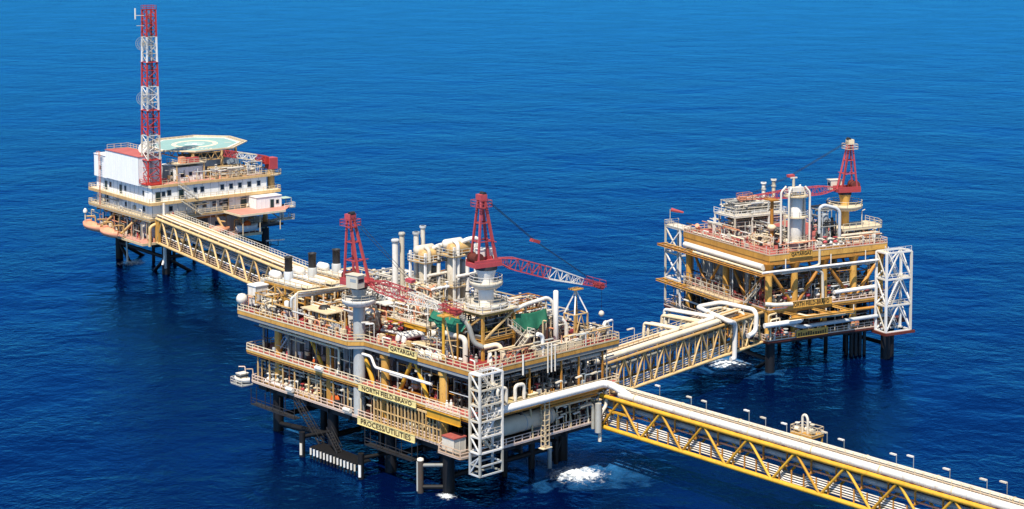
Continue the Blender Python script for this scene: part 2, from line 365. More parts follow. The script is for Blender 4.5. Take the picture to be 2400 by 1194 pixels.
def crane(fr, label, base, z0, zslew, pr, pedmat, rings, head, tip, apex, spreader, cabside=1, hook=None, boommats=('red', 'white', 'red'), splits=(0.5, 0.82), ringmat='white', reach=2.0, depth=1.0, legw=0.42, headmat=None):
    t = thing(fr, 'pedestal_crane', label, 'crane', (base[0], base[1], z0), None)
    h = Vector((head[0], head[1], 0)).normalized(); sd = Vector((-h.y, h.x, 0)); B = Vector((base[0], base[1], 0))
    mb = MB(); mb.cyl(B + Vector((0, 0, z0)), B + Vector((0, 0, zslew-0.6)), pr, n=20); mb.cyl(B + Vector((0,0,zslew-1.8)), B + Vector((0,0,zslew-0.3)), pr, pr*1.35, n=20)
    mb.build('pedestal', pedmat, t)
    for (z, r) in rings:
        m = MB(); m.lathe((base[0], base[1], z-1.0), [(pr*1.02, 0), (r*0.72, 0.1), (r*0.97, 0.6), (r, 1.0), (r, 1.25), (r*0.95, 1.25), (r*0.95, 1.0), (pr*1.02, 1.0)], 16); p_ = m.build('ring_platform', ringmat, t)
        m = MB(); m.rail(ring_pts(base, r-0.08, z, 12), close=True, r=0.09); m.build('railing', ringmat, p_)
    m = MB(); m.cyl(B + Vector((0, 0, zslew-0.3)), B + Vector((0, 0, zslew+0.25)), pr*1.45, n=20); m.build('slew_ring', 'dark', t)
    # machinery deck
    c0 = B + Vector((0, 0, zslew+0.25)); m = MB()
    f, k = c0 + h*2.1, c0 - h*2.9
    m.bar(k + Vector((0,0,0.35)), f + Vector((0,0,0.35)), 3.0, 0.7)
    m.bar(k + sd*1.3 + Vector((0,0,0.9)), f + sd*1.3 + Vector((0,0,0.9)), 0.25, 0.5); m.bar(k - sd*1.3 + Vector((0,0,0.9)), f - sd*1.3 + Vector((0,0,0.9)), 0.25, 0.5)
    m.build('machinery_deck', boommats[0], t)
    m = MB(); q = c0 - h*2.0 + Vector((0,0,1.35)); m.cyl(q - sd*1.0, q + sd*1.0, 0.75, n=14); m.cyl(q - sd*1.1, q - sd*1.0, 0.95, n=14); m.cyl(q + sd*1.0, q + sd*1.1, 0.95, n=14); m.build('winch_drum', 'brown', t)
    # cab
    cb = c0 + sd*cabside*2.2 + h*1.2
    m = MB(); m.bar(cb - h*1.2 + Vector((0,0,1.15)), cb + h*1.3 + Vector((0,0,1.15)), 1.7, 2.1); m.bar(cb - h*1.35 + Vector((0,0,2.26)), cb + h*1.5 + Vector((0,0,2.26)), 1.9, 0.1)
    cab = m.build('cab', 'clean', t)
    m = MB(); m.bar(cb + h*1.305 + Vector((0,0,1.35)), cb + h*1.335 + Vector((0,0,1.35)), 1.3, 0.6); m.build('window', 'glass', cab)
    m = MB(); m.bar(cb - h*0.3 + sd*cabside*0.86 + Vector((0,0,1.4)), cb + h*1.0 + sd*cabside*0.86 + Vector((0,0,1.4)), 0.03, 0.5); m.build('window', 'bgrey', cab)
    # A-frame
    ap = Vector(apex)
    for s_ in (-1, 1):
        m = MB(); m.bar(c0 + h*1.2 + sd*1.15*s_ + Vector((0,0,0.7)), ap + sd*0.45*s_ + h*0.3, legw, legw*1.2); m.build('frame_leg', boommats[0], t)
        m = MB(); m.bar(c0 - h*2.2 + sd*1.15*s_ + Vector((0,0,0.7)), ap + sd*0.45*s_ - h*0.3, legw*0.8, legw*0.95); m.build('frame_leg', boommats[0], t)
    m = MB()
    for fz in (0.33, 0.62, 0.85):
        a1 = (c0 + h*1.2 + Vector((0,0,0.7))).lerp(ap + h*0.3, fz); w = 1.15*(1-fz) + 0.45*fz
        m.bar(a1 - sd*w, a1 + sd*w, 0.2)
        a2 = (c0 - h*2.2 + Vector((0,0,0.7))).lerp(ap - h*0.3, fz); m.bar(a2 - sd*w, a2 + sd*w, 0.2)
        if fz < 0.5: m.bar(a1 - sd*(w+1.1), a1 + sd*(w+1.1), 0.12)
        m.bar(a1 - sd*w, a2 - sd*w, 0.16); m.bar(a1 + sd*w, a2 + sd*w, 0.16)
    m.build('frame_strut', boommats[0], t)
    m = MB(); m.bar(ap - h*0.6 + Vector((0,0,0.25)), ap + h*0.6 + Vector((0,0,0.25)), 1.5, 0.9); hd = m.build('frame_head', headmat or boommats[0], t)
    m = MB(); m.cyl(ap + h*0.3 - sd*0.55 + Vector((0,0,0.75)), ap + h*0.3 + sd*0.55 + Vector((0,0,0.75)), 0.35, n=12); m.build('sheave', 'dark', hd)
    m = MB(); zz = ap.z - 1.3
    pl = [ap + h*x + sd*y for x, y in ((1.2,-1.2),(1.2,1.2),(-1.2,1.2),(-1.2,-1.2))]
    m.rail([(p.x, p.y, zz) for p in pl], close=True, r=0.09); m.build('railing', headmat or boommats[0], hd)
    # ladder on rear legs
    # boom
    pv = c0 + h*reach + Vector((0, 0, 0.75)); tp = Vector(tip)
    def prof(x):
        g = min(1.0, 0.25 + x/0.16*0.75) if x < 0.16 else (1.0 if x < 0.55 else max(0.3, 1 - (x-0.55)/0.45*0.7))
        return (0.85*g*depth, 0.95*g*depth)
    cuts = (0.0,) + splits + (1.0,); ns = (9, 6, 3)
    for i in range(3):
        mc, md = MB(), MB(); lattice(mc, md, pv, tp, prof, cuts[i], cuts[i+1], ns[i])
        s_ = mc.build('boom_section', boommats[i], t); md.build('lacing', boommats[i], s_)
    m = MB(); d = (tp-pv).normalized()
    m.bar(tp - d*0.2, tp + d*1.4, 0.9, 0.9); m.cyl(tp + d*1.1 - sd*0.5, tp + d*1.1 + sd*0.5, 0.55, n=12)
    nose = m.build('boom_head', boommats[2], t)
    m = MB(); m.rail([tp - d*1.2 - sd*0.9, tp + d*1.6 - sd*0.9, tp + d*1.6 + sd*0.9, tp - d*1.2 + sd*0.9], close=True, r=0.07); m.build('railing', boommats[2], nose)
    sp = Vector(spreader)
    m = MB(); m.bar(sp - d*0.7, sp + d*0.7, 1.0, 0.5); m.build('spreader_block', boommats[0], t)
    for k_ in (-0.35, 0.35):
        m = MB(); m.cyl(ap + sd*k_ + Vector((0,0,0.5)), sp + sd*k_, 0.045, n=4); m.cyl(sp + sd*k_, tp + sd*k_ + Vector((0,0,0.4)), 0.035, n=4); m.build('rope', 'black', t)
    if hook:
        e = tp + d*1.3; m = MB(); m.cyl(e, e - Vector((0,0,hook)), 0.035, n=4); m.build('hoist_rope', 'black', t)
        m = MB(); m.lathe(e - Vector((0,0,hook+0.9)), [(0.05,0),(0.4,0.2),(0.5,0.5),(0.35,0.85),(0.08,1.0)], 10); m.build('hook_ball', 'clean', t)
    return t

def stair_tower(fr, label, u0, u1, w0, w1, z0, z1, levels, mat='clean', pr=0.16, xbrace=True, rails=True):
    t = thing(fr, 'stair_tower', label, 'stair tower', (u0, w0, z0))
    cs = [(u0, w0), (u1, w0), (u1, w1), (u0, w1)]
    for (a, b) in cs: MB().bar((a, b, z0), (a, b, z1), pr*2).build('post', mat, t)
    dz = (z1-z0)/levels
    for i in range(levels+1):
        z = z0 + dz*i; m = MB()
        for k in range(4):
            a, b = cs[k], cs[(k+1) % 4]; m.bar((*a, z), (*b, z), pr*1.3, pr*1.7)
        fr_ = m.build('level_frame', mat, t)
        if i > 0:
            m = MB(); ends = (u0, u0 + 0.24*(u1-u0)) if i % 2 else (u1 - 0.24*(u1-u0), u1)
            m.bb(ends[0]+.1, ends[1], w0+.1, w1-.1, z-0.06, z+0.03); m.build('landing', mat, fr_)
            if rails: MB().rail([(u0, w0, z), (u1, w0, z)], r=0.06, step=1.6).build('railing', mat, fr_)
    for i in range(levels):
        z = z0 + dz*i; m = MB()
        lo, hi = (u1-0.28*(u1-u0), u0+0.28*(u1-u0)) if i % 2 == 0 else (u0+0.28*(u1-u0), u1-0.28*(u1-u0))
        wc = w0 + (w1-w0)*(0.3 if i % 2 else 0.7)
        m.stairs((lo, wc, z), (hi, wc, z+dz), 0.9, (0, 1, 0)); m.build('stair_flight', mat, t)
        if xbrace:
            m = MB()
            m.bar((u0, w0, z), ((u0+u1)/2, w0, z+dz), pr*1.1); m.bar(((u0+u1)/2, w0, z+dz), (u1, w0, z), pr*1.1)
            m.bar((u0, w1, z), (u1, w1, z+dz), pr*1.1); m.bar((u1, w0, z), (u1, w1, z+dz), pr*1.1)
            m.build('cross_brace', mat, t)
        MB().bar((u0, w0, z), (u0, w1, z+dz), pr*1.1).build('cross_brace', mat, t)
    return t

def vertical_vessel(fr, label, c, z0, z1, r, mat='clean', rings=(), ladder=True, toppipe=True, name='process_column', bands=None, cat='vessel'):
    t = thing(fr, name, label, cat, (c[0], c[1], z0)); C = Vector((c[0], c[1], 0))
    m = MB(); m.cyl(C + Vector((0,0,z0)), C + Vector((0,0,z0+1.0)), r*0.95, n=18); m.build('skirt', 'lgrey', t)
    m = MB(); m.vessel(C + Vector((0,0,z0+1.0)), C + Vector((0,0,z1)), r, 20); m.build('shell', mat, t)
    for z in rings:
        m = MB(); m.cyl(C + Vector((0,0,z-0.2)), C + Vector((0,0,z)), r+1.2, n=16); p_ = m.build('ring_platform', 'cream', t)
        m = MB(); m.rail(ring_pts(c, r+1.15, z, 10), close=True, r=0.085); m.build('railing', 'white', p_)
    if ladder:
        m = MB()
        for k in (-0.28, 0.28): m.bar((c[0]-r-0.25, c[1]+k, z0), (c[0]-r-0.25, c[1]+k, z1), 0.07)
        for i in range(int((z1-z0)/0.5)): m.bar((c[0]-r-0.25, c[1]-0.28, z0+0.5*i), (c[0]-r-0.25, c[1]+0.28, z0+0.5*i), 0.05)
        m.build('ladder', 'white', t)
    if toppipe:
        m = MB(); m.pipe([(c[0], c[1], z1+r*0.3), (c[0], c[1], z1+1.6), (c[0]+r+0.7, c[1]-0.2, z1+1.6), (c[0]+r+0.7, c[1]-0.2, z0+0.5)], 0.28); m.build('overhead_pipe', mat, t)
    return t

def lamp_post(fr, label, p, h=3.0, d=(1, 0), group=None, mat='lgrey', arm=1.0):
    t = thing(fr, 'lamp_post', label, 'lamp', p, group); p = Vector(p); a = Vector((d[0], d[1], 0)).normalized()
    m = MB(); m.pipe([p, p + Vector((0,0,h)), p + Vector((0,0,h)) + a*arm*0.5], 0.06, n=6); m.build('pole', mat, t)
    m = MB(); e = p + Vector((0,0,h)) + a*arm*0.3; m.bar(e, e + a*1.3 - Vector((0,0,0.15)), 0.34, 0.2); m.build('lamp_head', 'clean', t)
    return t

def valve(m, p, r):
    p = Vector(p); m.cyl(p - Vector((r*1.6,0,0)), p + Vector((r*1.6,0,0)), r*1.55, n=8); m.cyl(p, p + Vector((0,0,r*4)), r*0.6, n=6); m.cyl(p + Vector((0,0,r*4)), p + Vector((0,0,r*4.4)), r*1.7, n=8)

def pipe_skid(fr, label, u0, u1, w0, w1, z, h, seed, group=None, mats=('white','lgrey','grey'), frame='yellow', n=9, name='pipe_skid', cat='pipe skid', vessel=True):
    """a steel-framed equipment skid: base, posts, drums, pipes with elbows and valves"""
    rnd = random.Random(seed)
    t = thing(fr, name, label, cat, (u0, w0, z), group)
    m = MB(); m.bb(u0, u1, w0, w0+0.2, z+0.01, z+0.25); m.bb(u0, u1, w1-0.2, w1, z+0.01, z+0.25)
    k = max(2, int((u1-u0)/1.5))
    for i in range(k+1):
        a = u0 + (u1-u0-0.2)*i/k; m.bb(a, a+0.2, w0+0.2, w1-0.2, z+0.02, z+0.22)
    m.build('base_frame', frame, t)
    for (a, b) in ((u0+.1, w0+.1), (u1-.1, w0+.1), (u1-.1, w1-.1), (u0+.1, w1-.1)): MB().bar((a, b, z+.25), (a, b, z+h), 0.16).build('post', frame, t)
    m = MB()
    for zz in (h*0.55, h):
        for a, b in (((u0,w0),(u1,w0)), ((u1,w0),(u1,w1)), ((u1,w1),(u0,w1)), ((u0,w1),(u0,w0))): m.bar((*a, z+zz), (*b, z+zz), 0.12, 0.16)
    m.build('top_frame', frame, t)
    if vessel:
        for i in range(rnd.choice((1, 1, 2))):
            r = min(0.28*(w1-w0), 0.2*h)*rnd.uniform(0.7, 1.05); c = w0 + (w1-w0)*rnd.uniform(0.3, 0.7); zc = z + h*(0.3 if i == 0 else 0.72)
            m = MB()
            if rnd.random() < 0.7: m.vessel((u0+0.7, c, zc), (u1-0.7-rnd.random(), c, zc), r)
            else:
                a = u0 + (u1-u0)*rnd.uniform(0.25, 0.75); m.vessel((a, c, z+0.6), (a, c, z+h*0.85), r)
            m.build('drum', rnd.choice(mats), t)
    for i in range(n):
        r = rnd.choice((0.08, 0.11, 0.14, 0.2)); m = MB()
        a, b = rnd.uniform(u0, u1), rnd.uniform(u0, u1); c = rnd.uniform(w0, w1); d = rnd.uniform(w0, w1); z1, z2 = z + h*rnd.uniform(0.15, 1.05), z + h*rnd.uniform(0.1, 1.0)
        kind = rnd.random()
        if kind < 0.4: pts = [(a, c, z+0.2), (a, c, z1), (b, c, z1), (b, c, z2)]
        elif kind < 0.75: pts = [(a, c, z+0.2), (a, c, z1), (a, d, z1), (b, d, z1), (b, d, z2)]
        else: pts = [(u0-0.3, c, z1), (u1+0.3, c, z1)]
        m.pipe(pts, r, n=7)
        if r > 0.09: valve(m, (pts[-1][0], pts[-1][1], max(z+0.3, pts[-1][2])), r)
        q = Vector(pts[1]).lerp(Vector(pts[0]), 0.4); m.cyl(q, q + (Vector(pts[0])-q).normalized()*0.12, r*1.7, n=8)
        m.build('pipe', rnd.choice(mats), t)
    return t

def manifold(fr, label, p, n, step, dirv, h=1.3, mat='white', group=None, r=0.16, seed=0):
    t = thing(fr, 'valve_manifold', label, 'manifold', p, group); rnd = random.Random(seed)
    p = Vector(p); d = Vector((dirv[0], dirv[1], 0)).normalized(); s_ = Vector((-d.y, d.x, 0))
    MB().pipe([p + Vector((0,0,0.5)) - d*0.4, p + Vector((0,0,0.5)) + d*(n*step)], r*1.5).build('header_pipe', mat, t)
    MB().bar(p + Vector((0,0,0.12)), p + d*n*step + Vector((0,0,0.12)), 0.9, 0.16).build('base_beam', 'yellow', t)
    for i in range(n):
        q = p + d*(i+0.4)*step; m = MB(); hh = h*rnd.uniform(0.75, 1.25)
        m.pipe([q + Vector((0,0,0.5)), q + Vector((0,0,hh)), q + s_*1.3 + Vector((0,0,hh)), q + s_*1.3 + Vector((0,0,0.1))], r, n=8)
        b = m.build('branch_pipe', mat, t)
        m = MB(); m.lathe(q + Vector((0,0,hh*0.55)), [(r*0.5,0),(r*2.3,r),(r*2.6,r*2),(r*1.8,r*3.2),(r*0.5,r*3.6)], 8); m.cyl(q + Vector((0,0,hh)), q + Vector((0,0,hh+0.7)), r*0.7, n=6); m.cyl(q + Vector((0,0,hh+.6)), q + Vector((0,0,hh+0.68)), r*2.4, n=10)
        m.build('valve', rnd.choice((mat, mat, 'red', 'lgrey')), b)
    return t

def sign(fr, label, text, p, width, height, xdir, panel='sign', margin=0.12, thick=0.12):
    """p = lower left corner"""
    t = thing(fr, 'name_sign', label, 'sign', p); p = Vector(p); xd = Vector((xdir[0], xdir[1], 0)).normalized(); nd = xd.cross(Vector((0,0,1)))
    m = MB(); c = p + Vector((0,0,height/2)) - nd*thick*0.5; m.bar(c, c + xd*width, thick, height); m.build('panel', panel, t)
    m = MB(); e = nd*0.03
    for a, b in ((p, p + xd*width), (p + Vector((0,0,height)), p + xd*width + Vector((0,0,height)))): m.bar(a+e, b+e, 0.08)
    m.build('border', panel, t)
    lettering(text, height*(1-2.6*margin), width*(1-1.1*margin), t, p + nd*0.03 + xd*width*margin*0.55 + Vector((0,0,height*margin*1.3)), xd)
    return t

def person(fr, label, p, face, cover='hivis', helmet='clean'):
    t = thing(fr, 'person', label, 'person', p); p = Vector(p); h = Vector((face[0], face[1], 0)).normalized(); s_ = Vector((-h.y, h.x, 0))
    vs = [(0,0,0.95), (0,0,1.2), (0.02,0,1.42), (0.02,0,1.52), (0.03,0,1.66), (0,0.1,0.88), (0.03,0.12,0.5), (-0.02,0.13,0.08), (0.12,0.14,0.04),
          (0,-0.1,0.88), (0.02,-0.12,0.5), (-0.03,-0.13,0.08), (0.11,-0.14,0.04), (0,0.2,1.4), (0.02,0.27,1.14), (0.2,0.24,1.02), (0,-0.2,1.4), (0.03,-0.27,1.14), (0.22,-0.22,1.06), (0.27,0.22,1.02), (0.29,-0.2,1.07)]
    rs = [.15,.14,.16,.06,.095,.1,.07,.05,.045,.1,.07,.05,.045,.07,.052,.042,.07,.052,.042,.04,.04]
    es = [(0,1),(1,2),(2,3),(3,4),(0,5),(5,6),(6,7),(7,8),(0,9),(9,10),(10,11),(11,12),(2,13),(13,14),(14,15),(15,19),(2,16),(16,17),(17,18),(18,20)]
    me = bpy.data.meshes.new('body'); me.from_pydata([tuple(h*x + s_*y + Vector((0,0,z))) for x, y, z in vs], es, [])
    o = bpy.data.objects.new('body', me); COL.objects.link(o); o.parent = t
    md = o.modifiers.new('skin', 'SKIN')
    if not me.skin_vertices: me.skin_vertices.new()
    for i, r_ in enumerate(rs): me.skin_vertices[0].data[i].radius = (r_, r_); me.skin_vertices[0].data[i].use_root = (i == 0)
    sb = o.modifiers.new('subd', 'SUBSURF'); sb.levels = 2; sb.render_levels = 2
    me.materials.append(M[cover])
    m = MB(); c = p + h*0.03 + Vector((0,0,1.62)); m.lathe(c, [(0.115,-0.12),(0.12,0.0),(0.10,0.08)], 10); m.build('head', 'skin', t)
    m = MB(); c = p + h*0.03 + Vector((0,0,1.68)); m.lathe(c, [(0.17,0.0),(0.14,0.03),(0.13,0.1),(0.08,0.17),(0.01,0.19)], 12); m.build('helmet', helmet, t)
    return t

def bridge(fr, label, L, width, z0, z1, bays, mat, verticals=0, farmat=None, chord=0.34, diag=0.2, name='truss_bridge', offset=0.0):
    """near truss at y = 0, far truss at y = width; x runs along the bridge"""
    t = thing(fr, name, label, 'bridge', (0, 0, z0)); farmat = farmat or mat
    for y, mt in ((0, mat), (width, farmat)):
        MB().cyl((0, y, z0), (L, y, z0), chord, n=10).build('bottom_chord', mt, t)
        MB().cyl((offset, y, z1), (L-offset, y, z1), chord, n=10).build('top_chord', mt, t)
        b = L/bays
        for i in range(bays):
            xa, xm, xb = i*b, (i+0.5)*b, (i+1)*b
            MB().cyl((xa, y, z0), (xm, y, z1), diag, n=8).build('diagonal', mt, t)
            MB().cyl((xm, y, z1), (xb, y, z0), diag, n=8).build('diagonal', mt, t)
            for k in range(verticals):
                x = xa + b*(k+0.5)/verticals; MB().bar((x, y, z0), (x, y, z1), diag*0.8).build('vertical', mt, t)
    b = L/bays
    for i in range(bays+1): MB().bar((i*b, 0, z0), (i*b, width, z0), 0.3, 0.4).build('cross_beam', mat, t)
    for i in range(bays): MB().bar(((i+0.5)*b, 0, z1), ((i+0.5)*b, width, z1), 0.3, 0.4).build('cross_beam', mat, t)
    return t

# ================================================================== PROCESS PLATFORM (nearest)
pp = thing(P, 'process_platform', 'three level red and yellow process platform nearest the camera, lettered PROCESS / UTILITIES', 'platform', (16, 30, 0))
def deck_with_rim(fr, parent, poly, z0, z1, deckmat, rimmat, undermat, railmat, railsides=None, rim=0.16, skip=()):
    d = MB().prism(poly, z1-0.12, z1).build('deck', deckmat, parent)
    n = len(poly); cx = sum(p[0] for p in poly)/n; cy = sum(p[1] for p in poly)/n
    for i in range(n):
        if i in skip: continue
        a, b = Vector((*poly[i], 0)), Vector((*poly[(i+1) % n], 0)); e = (b-a).normalized(); o = Vector((e.y, -e.x, 0))
        if o.dot((a+b)/2 - Vector((cx, cy, 0))) < 0: o = -o
        hh = z1-z0
        m = MB(); m.bar(a + o*rim/2 + Vector((0,0,z0+hh*0.70)), b + o*rim/2 + Vector((0,0,z0+hh*0.70)), rim, hh*0.60); m.build('edge_beam', rimmat, d)
        m = MB(); m.bar(a + o*(rim*0.3-0.2) + Vector((0,0,z0+hh*0.16)), b + o*(rim*0.3-0.2) + Vector((0,0,z0+hh*0.16)), 0.4, hh*0.46); m.build('lower_beam', undermat, d)
        if railsides is None or i in railsides:
            m = MB(); m.rail([a + o*0.02 + Vector((0,0,z1)), b + o*0.02 + Vector((0,0,z1))], r=0.125); m.bar(a + o*(rim+0.02) + Vector((0,0,z1+0.1)), b + o*(rim+0.02) + Vector((0,0,z1+0.1)), 0.05, 0.24); m.build('railing', railmat, d)
    return d
TOP = [(0.5, 0), (32.2, 0), (32.2, 61), (-1.5, 61), (-1.5, 29.2), (0.5, 27.4)]
deck_with_rim(P, pp, TOP, 19.8, 21.0, 'deck', 'yellow', 'grey', 'cream')
MID = [(0, 0), (32.2, 0), (32.2, 60), (-0.4, 60)]
deck_with_rim(P, pp, MID, 13.2, 13.9, 'pdeck', 'yellow', 'orange', 'cream')
LOW = [(-2.4, 0.2), (0, 0), (31, 0), (31, 59), (0, 59), (0, 6.3), (-2.4, 5.2)]
deck_with_rim(P, pp, LOW, 7.9, 8.3, 'grating', 'rail', 'dark', 'rail')
for z, h in ((19.4, 0.9), (12.7, 0.8), (7.1, 0.8)):
    m = MB()
    for w in range(2, 60, 6): m.bar((0.8, w, z), (31, w, z), 0.35, h)
    for u in (1.5, 11, 21, 30): m.bar((u, 0.8, z-0.06), (u, 59, z-0.06), 0.45, h)
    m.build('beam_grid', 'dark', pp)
for w in (8.5, 23.1, 38, 53):
    for u in (1.5, 30.2):
        c = MB().cyl((u, w, 7.6), (u, w, 20), 0.72, n=16).build('column', 'yellow', pp)
        for z in (13.0, 19.2): MB().cyl((u, w, z-0.25), (u, w, z+0.25), 0.95, n=16).build('collar', 'yellow', c)
    for u in (11, 21): MB().cyl((u, w, 7.6), (u, w, 20), 0.6, n=10).build('column', 'orange', pp)
for (w0, za, w1, zb) in ((16.1, 19.8, 19.6, 13.9), (15.5, 19.8, 12.2, 13.9), (29.4, 19.8, 26.2, 13.9), (44.5, 19.8, 40.0, 13.9)):
    MB().cyl((1.5, w0, za), (1.5, w1, zb), 0.36, n=10).build('brace', 'byellow', pp)
for w in (15, 30, 45):
    for u in (11, 30.2):
        MB().cyl((u, w, 19.8), (u, w-6, 13.9), 0.3, n=8).build('brace', 'orange', pp); MB().cyl((u, w, 19.8), (u, w+6, 13.9), 0.3, n=8).build('brace', 'orange', pp)
for u0 in (2, 11, 20):
    MB().cyl((u0, 8.5, 13.9), (u0+8, 8.5, 19.5), 0.28, n=8).build('brace', 'brown', pp)
# legs and jacket bracing
LW = (8, 22.5, 38, 54)
for w in LW:
    for u in (2, 27):
        MB().cyl((u, w, -6), (u, w, 7.4), 0.95, n=16).build('leg', 'black', pp)
    MB().cyl((2, w, 2.6), (27, w, 2.6), 0.5, n=8).build('jacket_brace', 'black', pp)
for a, b in zip(LW, LW[1:]):
    for u in (2, 27):
        if u > 10 or a > 30: MB().cyl((u, a, 2.6), (u, b, 1.2), 0.5, n=8).build('jacket_brace', 'black', pp)
        if u > 10: MB().cyl((u, a, 2.6), (u, (a+b)/2, -5), 0.45, n=8).build('jacket_brace', 'black', pp); MB().cyl((u, b, 2.6), (u, (a+b)/2, -5), 0.45, n=8).build('jacket_brace', 'black', pp)
MB().cyl((24.6, 7, -4), (24.6, 7, 7.4), 0.4, n=10).build('riser', 'black', pp)
MB().cyl((24.6, 7, 6.2), (27, 8, 6.2), 0.28, n=8).build('jacket_brace', 'black', pp); MB().cyl((24.6, 7, 1.6), (27, 8, 4.4), 0.3, n=8).build('jacket_brace', 'black', pp)
MB().cyl((22.2, 6, -4), (22.2, 6, 7.4), 0.35, n=10).build('riser', 'bgrey', pp)
# suspended gallery under the low deck, left face
for (a, b) in ((57.5, 44.5), (25, 13)):
    g = MB().bb(-1.4, -0.1, b, a, 4.55, 4.7).build('gallery', 'dark', pp)
    MB().rail([(-1.35, a, 4.7), (-1.35, b, 4.7)], r=0.09, step=3).build('railing', 'dark', g)
    m = MB(); k = int((a-b)/4)
    for i in range(k+1):
        w = b + (a-b)*i/k; m.bar((-1.35, w, 4.6), (-1.35, w, 7.5), 0.1); m.bar((-0.2, w, 4.6), (-0.2, w, 7.5), 0.1)
    m.build('hanger', 'dark', g)
# thick balcony beams at the near corner of the mid level
MB().ibeam((-0.75, 10.0, 13.05), (-0.75, 2.0, 13.05), 0.5, 1.3).build('balcony_beam', 'byellow', pp)
MB().ibeam((-0.75, 10.0, 13.05), (1.2, 10.6, 13.05), 0.5, 1.3).build('balcony_beam', 'byellow', pp)
MB().rail([(-0.9, 10, 13.9), (-0.9, 2, 13.9)], r=0.09).build('railing', 'rail', pp)
# slatted wind wall between mid and low level
ww = MB().bar((-0.15, 24, 12.75), (-0.15, 7.4, 12.75), 0.2, 0.3).build('wind_wall', 'pyellow', pp)
MB().bar((-0.15, 24, 10.6), (-0.15, 7.4, 10.6), 0.16).build('rail_bar', 'pyellow', ww); MB().bar((-0.15, 24, 8.5), (-0.15, 7.4, 8.5), 0.16).build('rail_bar', 'pyellow', ww)
slat0 = MB().bb(-0.27, -0.05, -0.08, 0.08, 8.3, 12.75)
for i in range(20):
    w = 24 - 16.6*i/19
    if i in (3,): continue
    MB().bb(-0.28, -0.03, w-0.085, w+0.085, 8.32, 12.6).build('slat', 'pyellow', ww)
# signs
sign(P, 'cream board lettered QATARGAS on the top deck rail', 'QATARGAS', (-0.02, 20.4, 20.75), 7.0, 1.05, (0, -1))
sign(P, 'cream board lettered NORTH FIELD-BRAVO on the mid deck edge', 'NORTH FIELD-BRAVO', (-0.62, 27.6, 13.05), 14.7, 1.05, (0, -1))
sign(P, 'cream board lettered PROCESS / UTILITIES on the low deck edge', 'PROCESS/UTILITIES', (-0.55, 28.0, 7.3), 14.7, 1.25, (0, -1))
# pipes that run along the platform faces
def pipes(parent, lst):
    for mat, r, pts in lst: MB().pipe(pts, r, n=10 if r > 0.25 else 7).build('pipe', mat, parent)
pipes(pp, [
    ('cream', 0.22, [(0.3, 57, 18.6), (0.3, 34, 18.6), (0.3, 34, 16.0)]),
    ('white', 0.24, [(0.2, 27.5, 18.9), (0.2, 25.2, 18.9), (0.2, 24.2, 17.3), (0.2, 10, 17.3)]),
    ('cream', 0.18, [(1.0, 31, 11.6), (1.0, 24.5, 11.6)]), ('cream', 0.18, [(1.2, 44, 11.2), (1.2, 31, 11.2), (1.2, 31, 8.4)]),
    ('lgrey', 0.15, [(1.2, 58, 11.4), (1.2, 45, 11.4)]), ('lgrey', 0.15, [(1.2, 58, 12.0), (1.2, 45, 12.0)]), ('lgrey', 0.15, [(1.2, 42, 12.1), (1.2, 31, 12.1)]), ('lgrey', 0.15, [(1.2, 42, 10.4), (1.2, 31, 10.4)]),
    # right face: main line to the long bridge
    ('clean', 0.62, [(3.8, -1.1, 14.6), (27.6, -1.1, 14.6), (28.5, -2.4, 14.3), (28.45, -6, 13.25)]),
    ('white', 0.3, [(9, 0.2, 13.9), (9, 0.2, 17.4), (10.9, 0.2, 17.4), (10.9, 0.2, 14.1)]), ('white', 0.3, [(5.2, 0.2, 13.9), (5.2, 0.2, 17.5), (7.1, 0.2, 17.5), (7.1, 0.2, 14.1)]),
    ('white', 0.13, [(15.6, -0.35, 23.2), (15.6, -0.35, 18.4)]), ('white', 0.13, [(16.4, -0.35, 23.0), (16.4, -0.35, 18.4)]), ('white', 0.13, [(17.2, -0.35, 22.4), (17.2, -0.35, 18.4)]),
    ('white', 0.16, [(10.2, -0.35, 22.2), (10.2, -0.35, 19)]), ('clean', 0.35, [(15.5, 0.8, 21), (15.5, 0.8, 24.2), (14.4, 0.8, 24.6)]),
    ('white', 0.3, [(28.3, -1.0, 13.2), (28.3, -1.0, 10.8), (26.6, -1.2, 9.6), (26.6, -1.2, 5.2)]), ('lgrey', 0.55, [(26.2, -1.2, 11.6), (26.2, -1.2, 6.8)]),
    ('lgrey', 0.3, [(22.5, -0.6, 11.5), (25.2, -0.6, 11.7), (25.6, -0.6, 10.6), (25.6, -0.6, 7.4)]), ('cream', 0.2, [(18, 0.4, 12.2), (26, 0.4, 12.2)]),
    ('lgrey', 0.35, [(12, 1.2, 18.9), (30, 1.2, 18.9)]), ('grey', 0.25, [(6, 2.2, 18.4), (30, 2.2, 18.4)]),
    ('orange', 0.25, [(14, -0.6, 13.4), (26.5, -0.6, 13.4)]), ('orange', 0.18, [(14, -0.6, 12.9), (26.5, -0.6, 12.9)]),
])
for u in (12.5, 19.5, 23.5, 29): MB().bar((u, 0.6, 13.9), (u, 0.6, 19.6), 0.25).build('post', 'orange', pp)
for u in (12.5, 21, 25, 29): MB().bar((u, -0.2, 8.3), (u, 0.4, 13.1), 0.2).build('post', 'cream', pp)
for w in (57.5, 54, 50, 46.5, 42.5, 39, 35.5, 31.5, 28): MB().bar((0.2, w, 8.3), (0.2, w, 13.1), 0.2).build('post', 'pyellow' if w > 30 else 'cream', pp)
for w in (56, 48.5, 34.2): MB().bar((0.4, w, 13.9), (0.4, w, 19.6), 0.25).build('post', 'grey', pp)
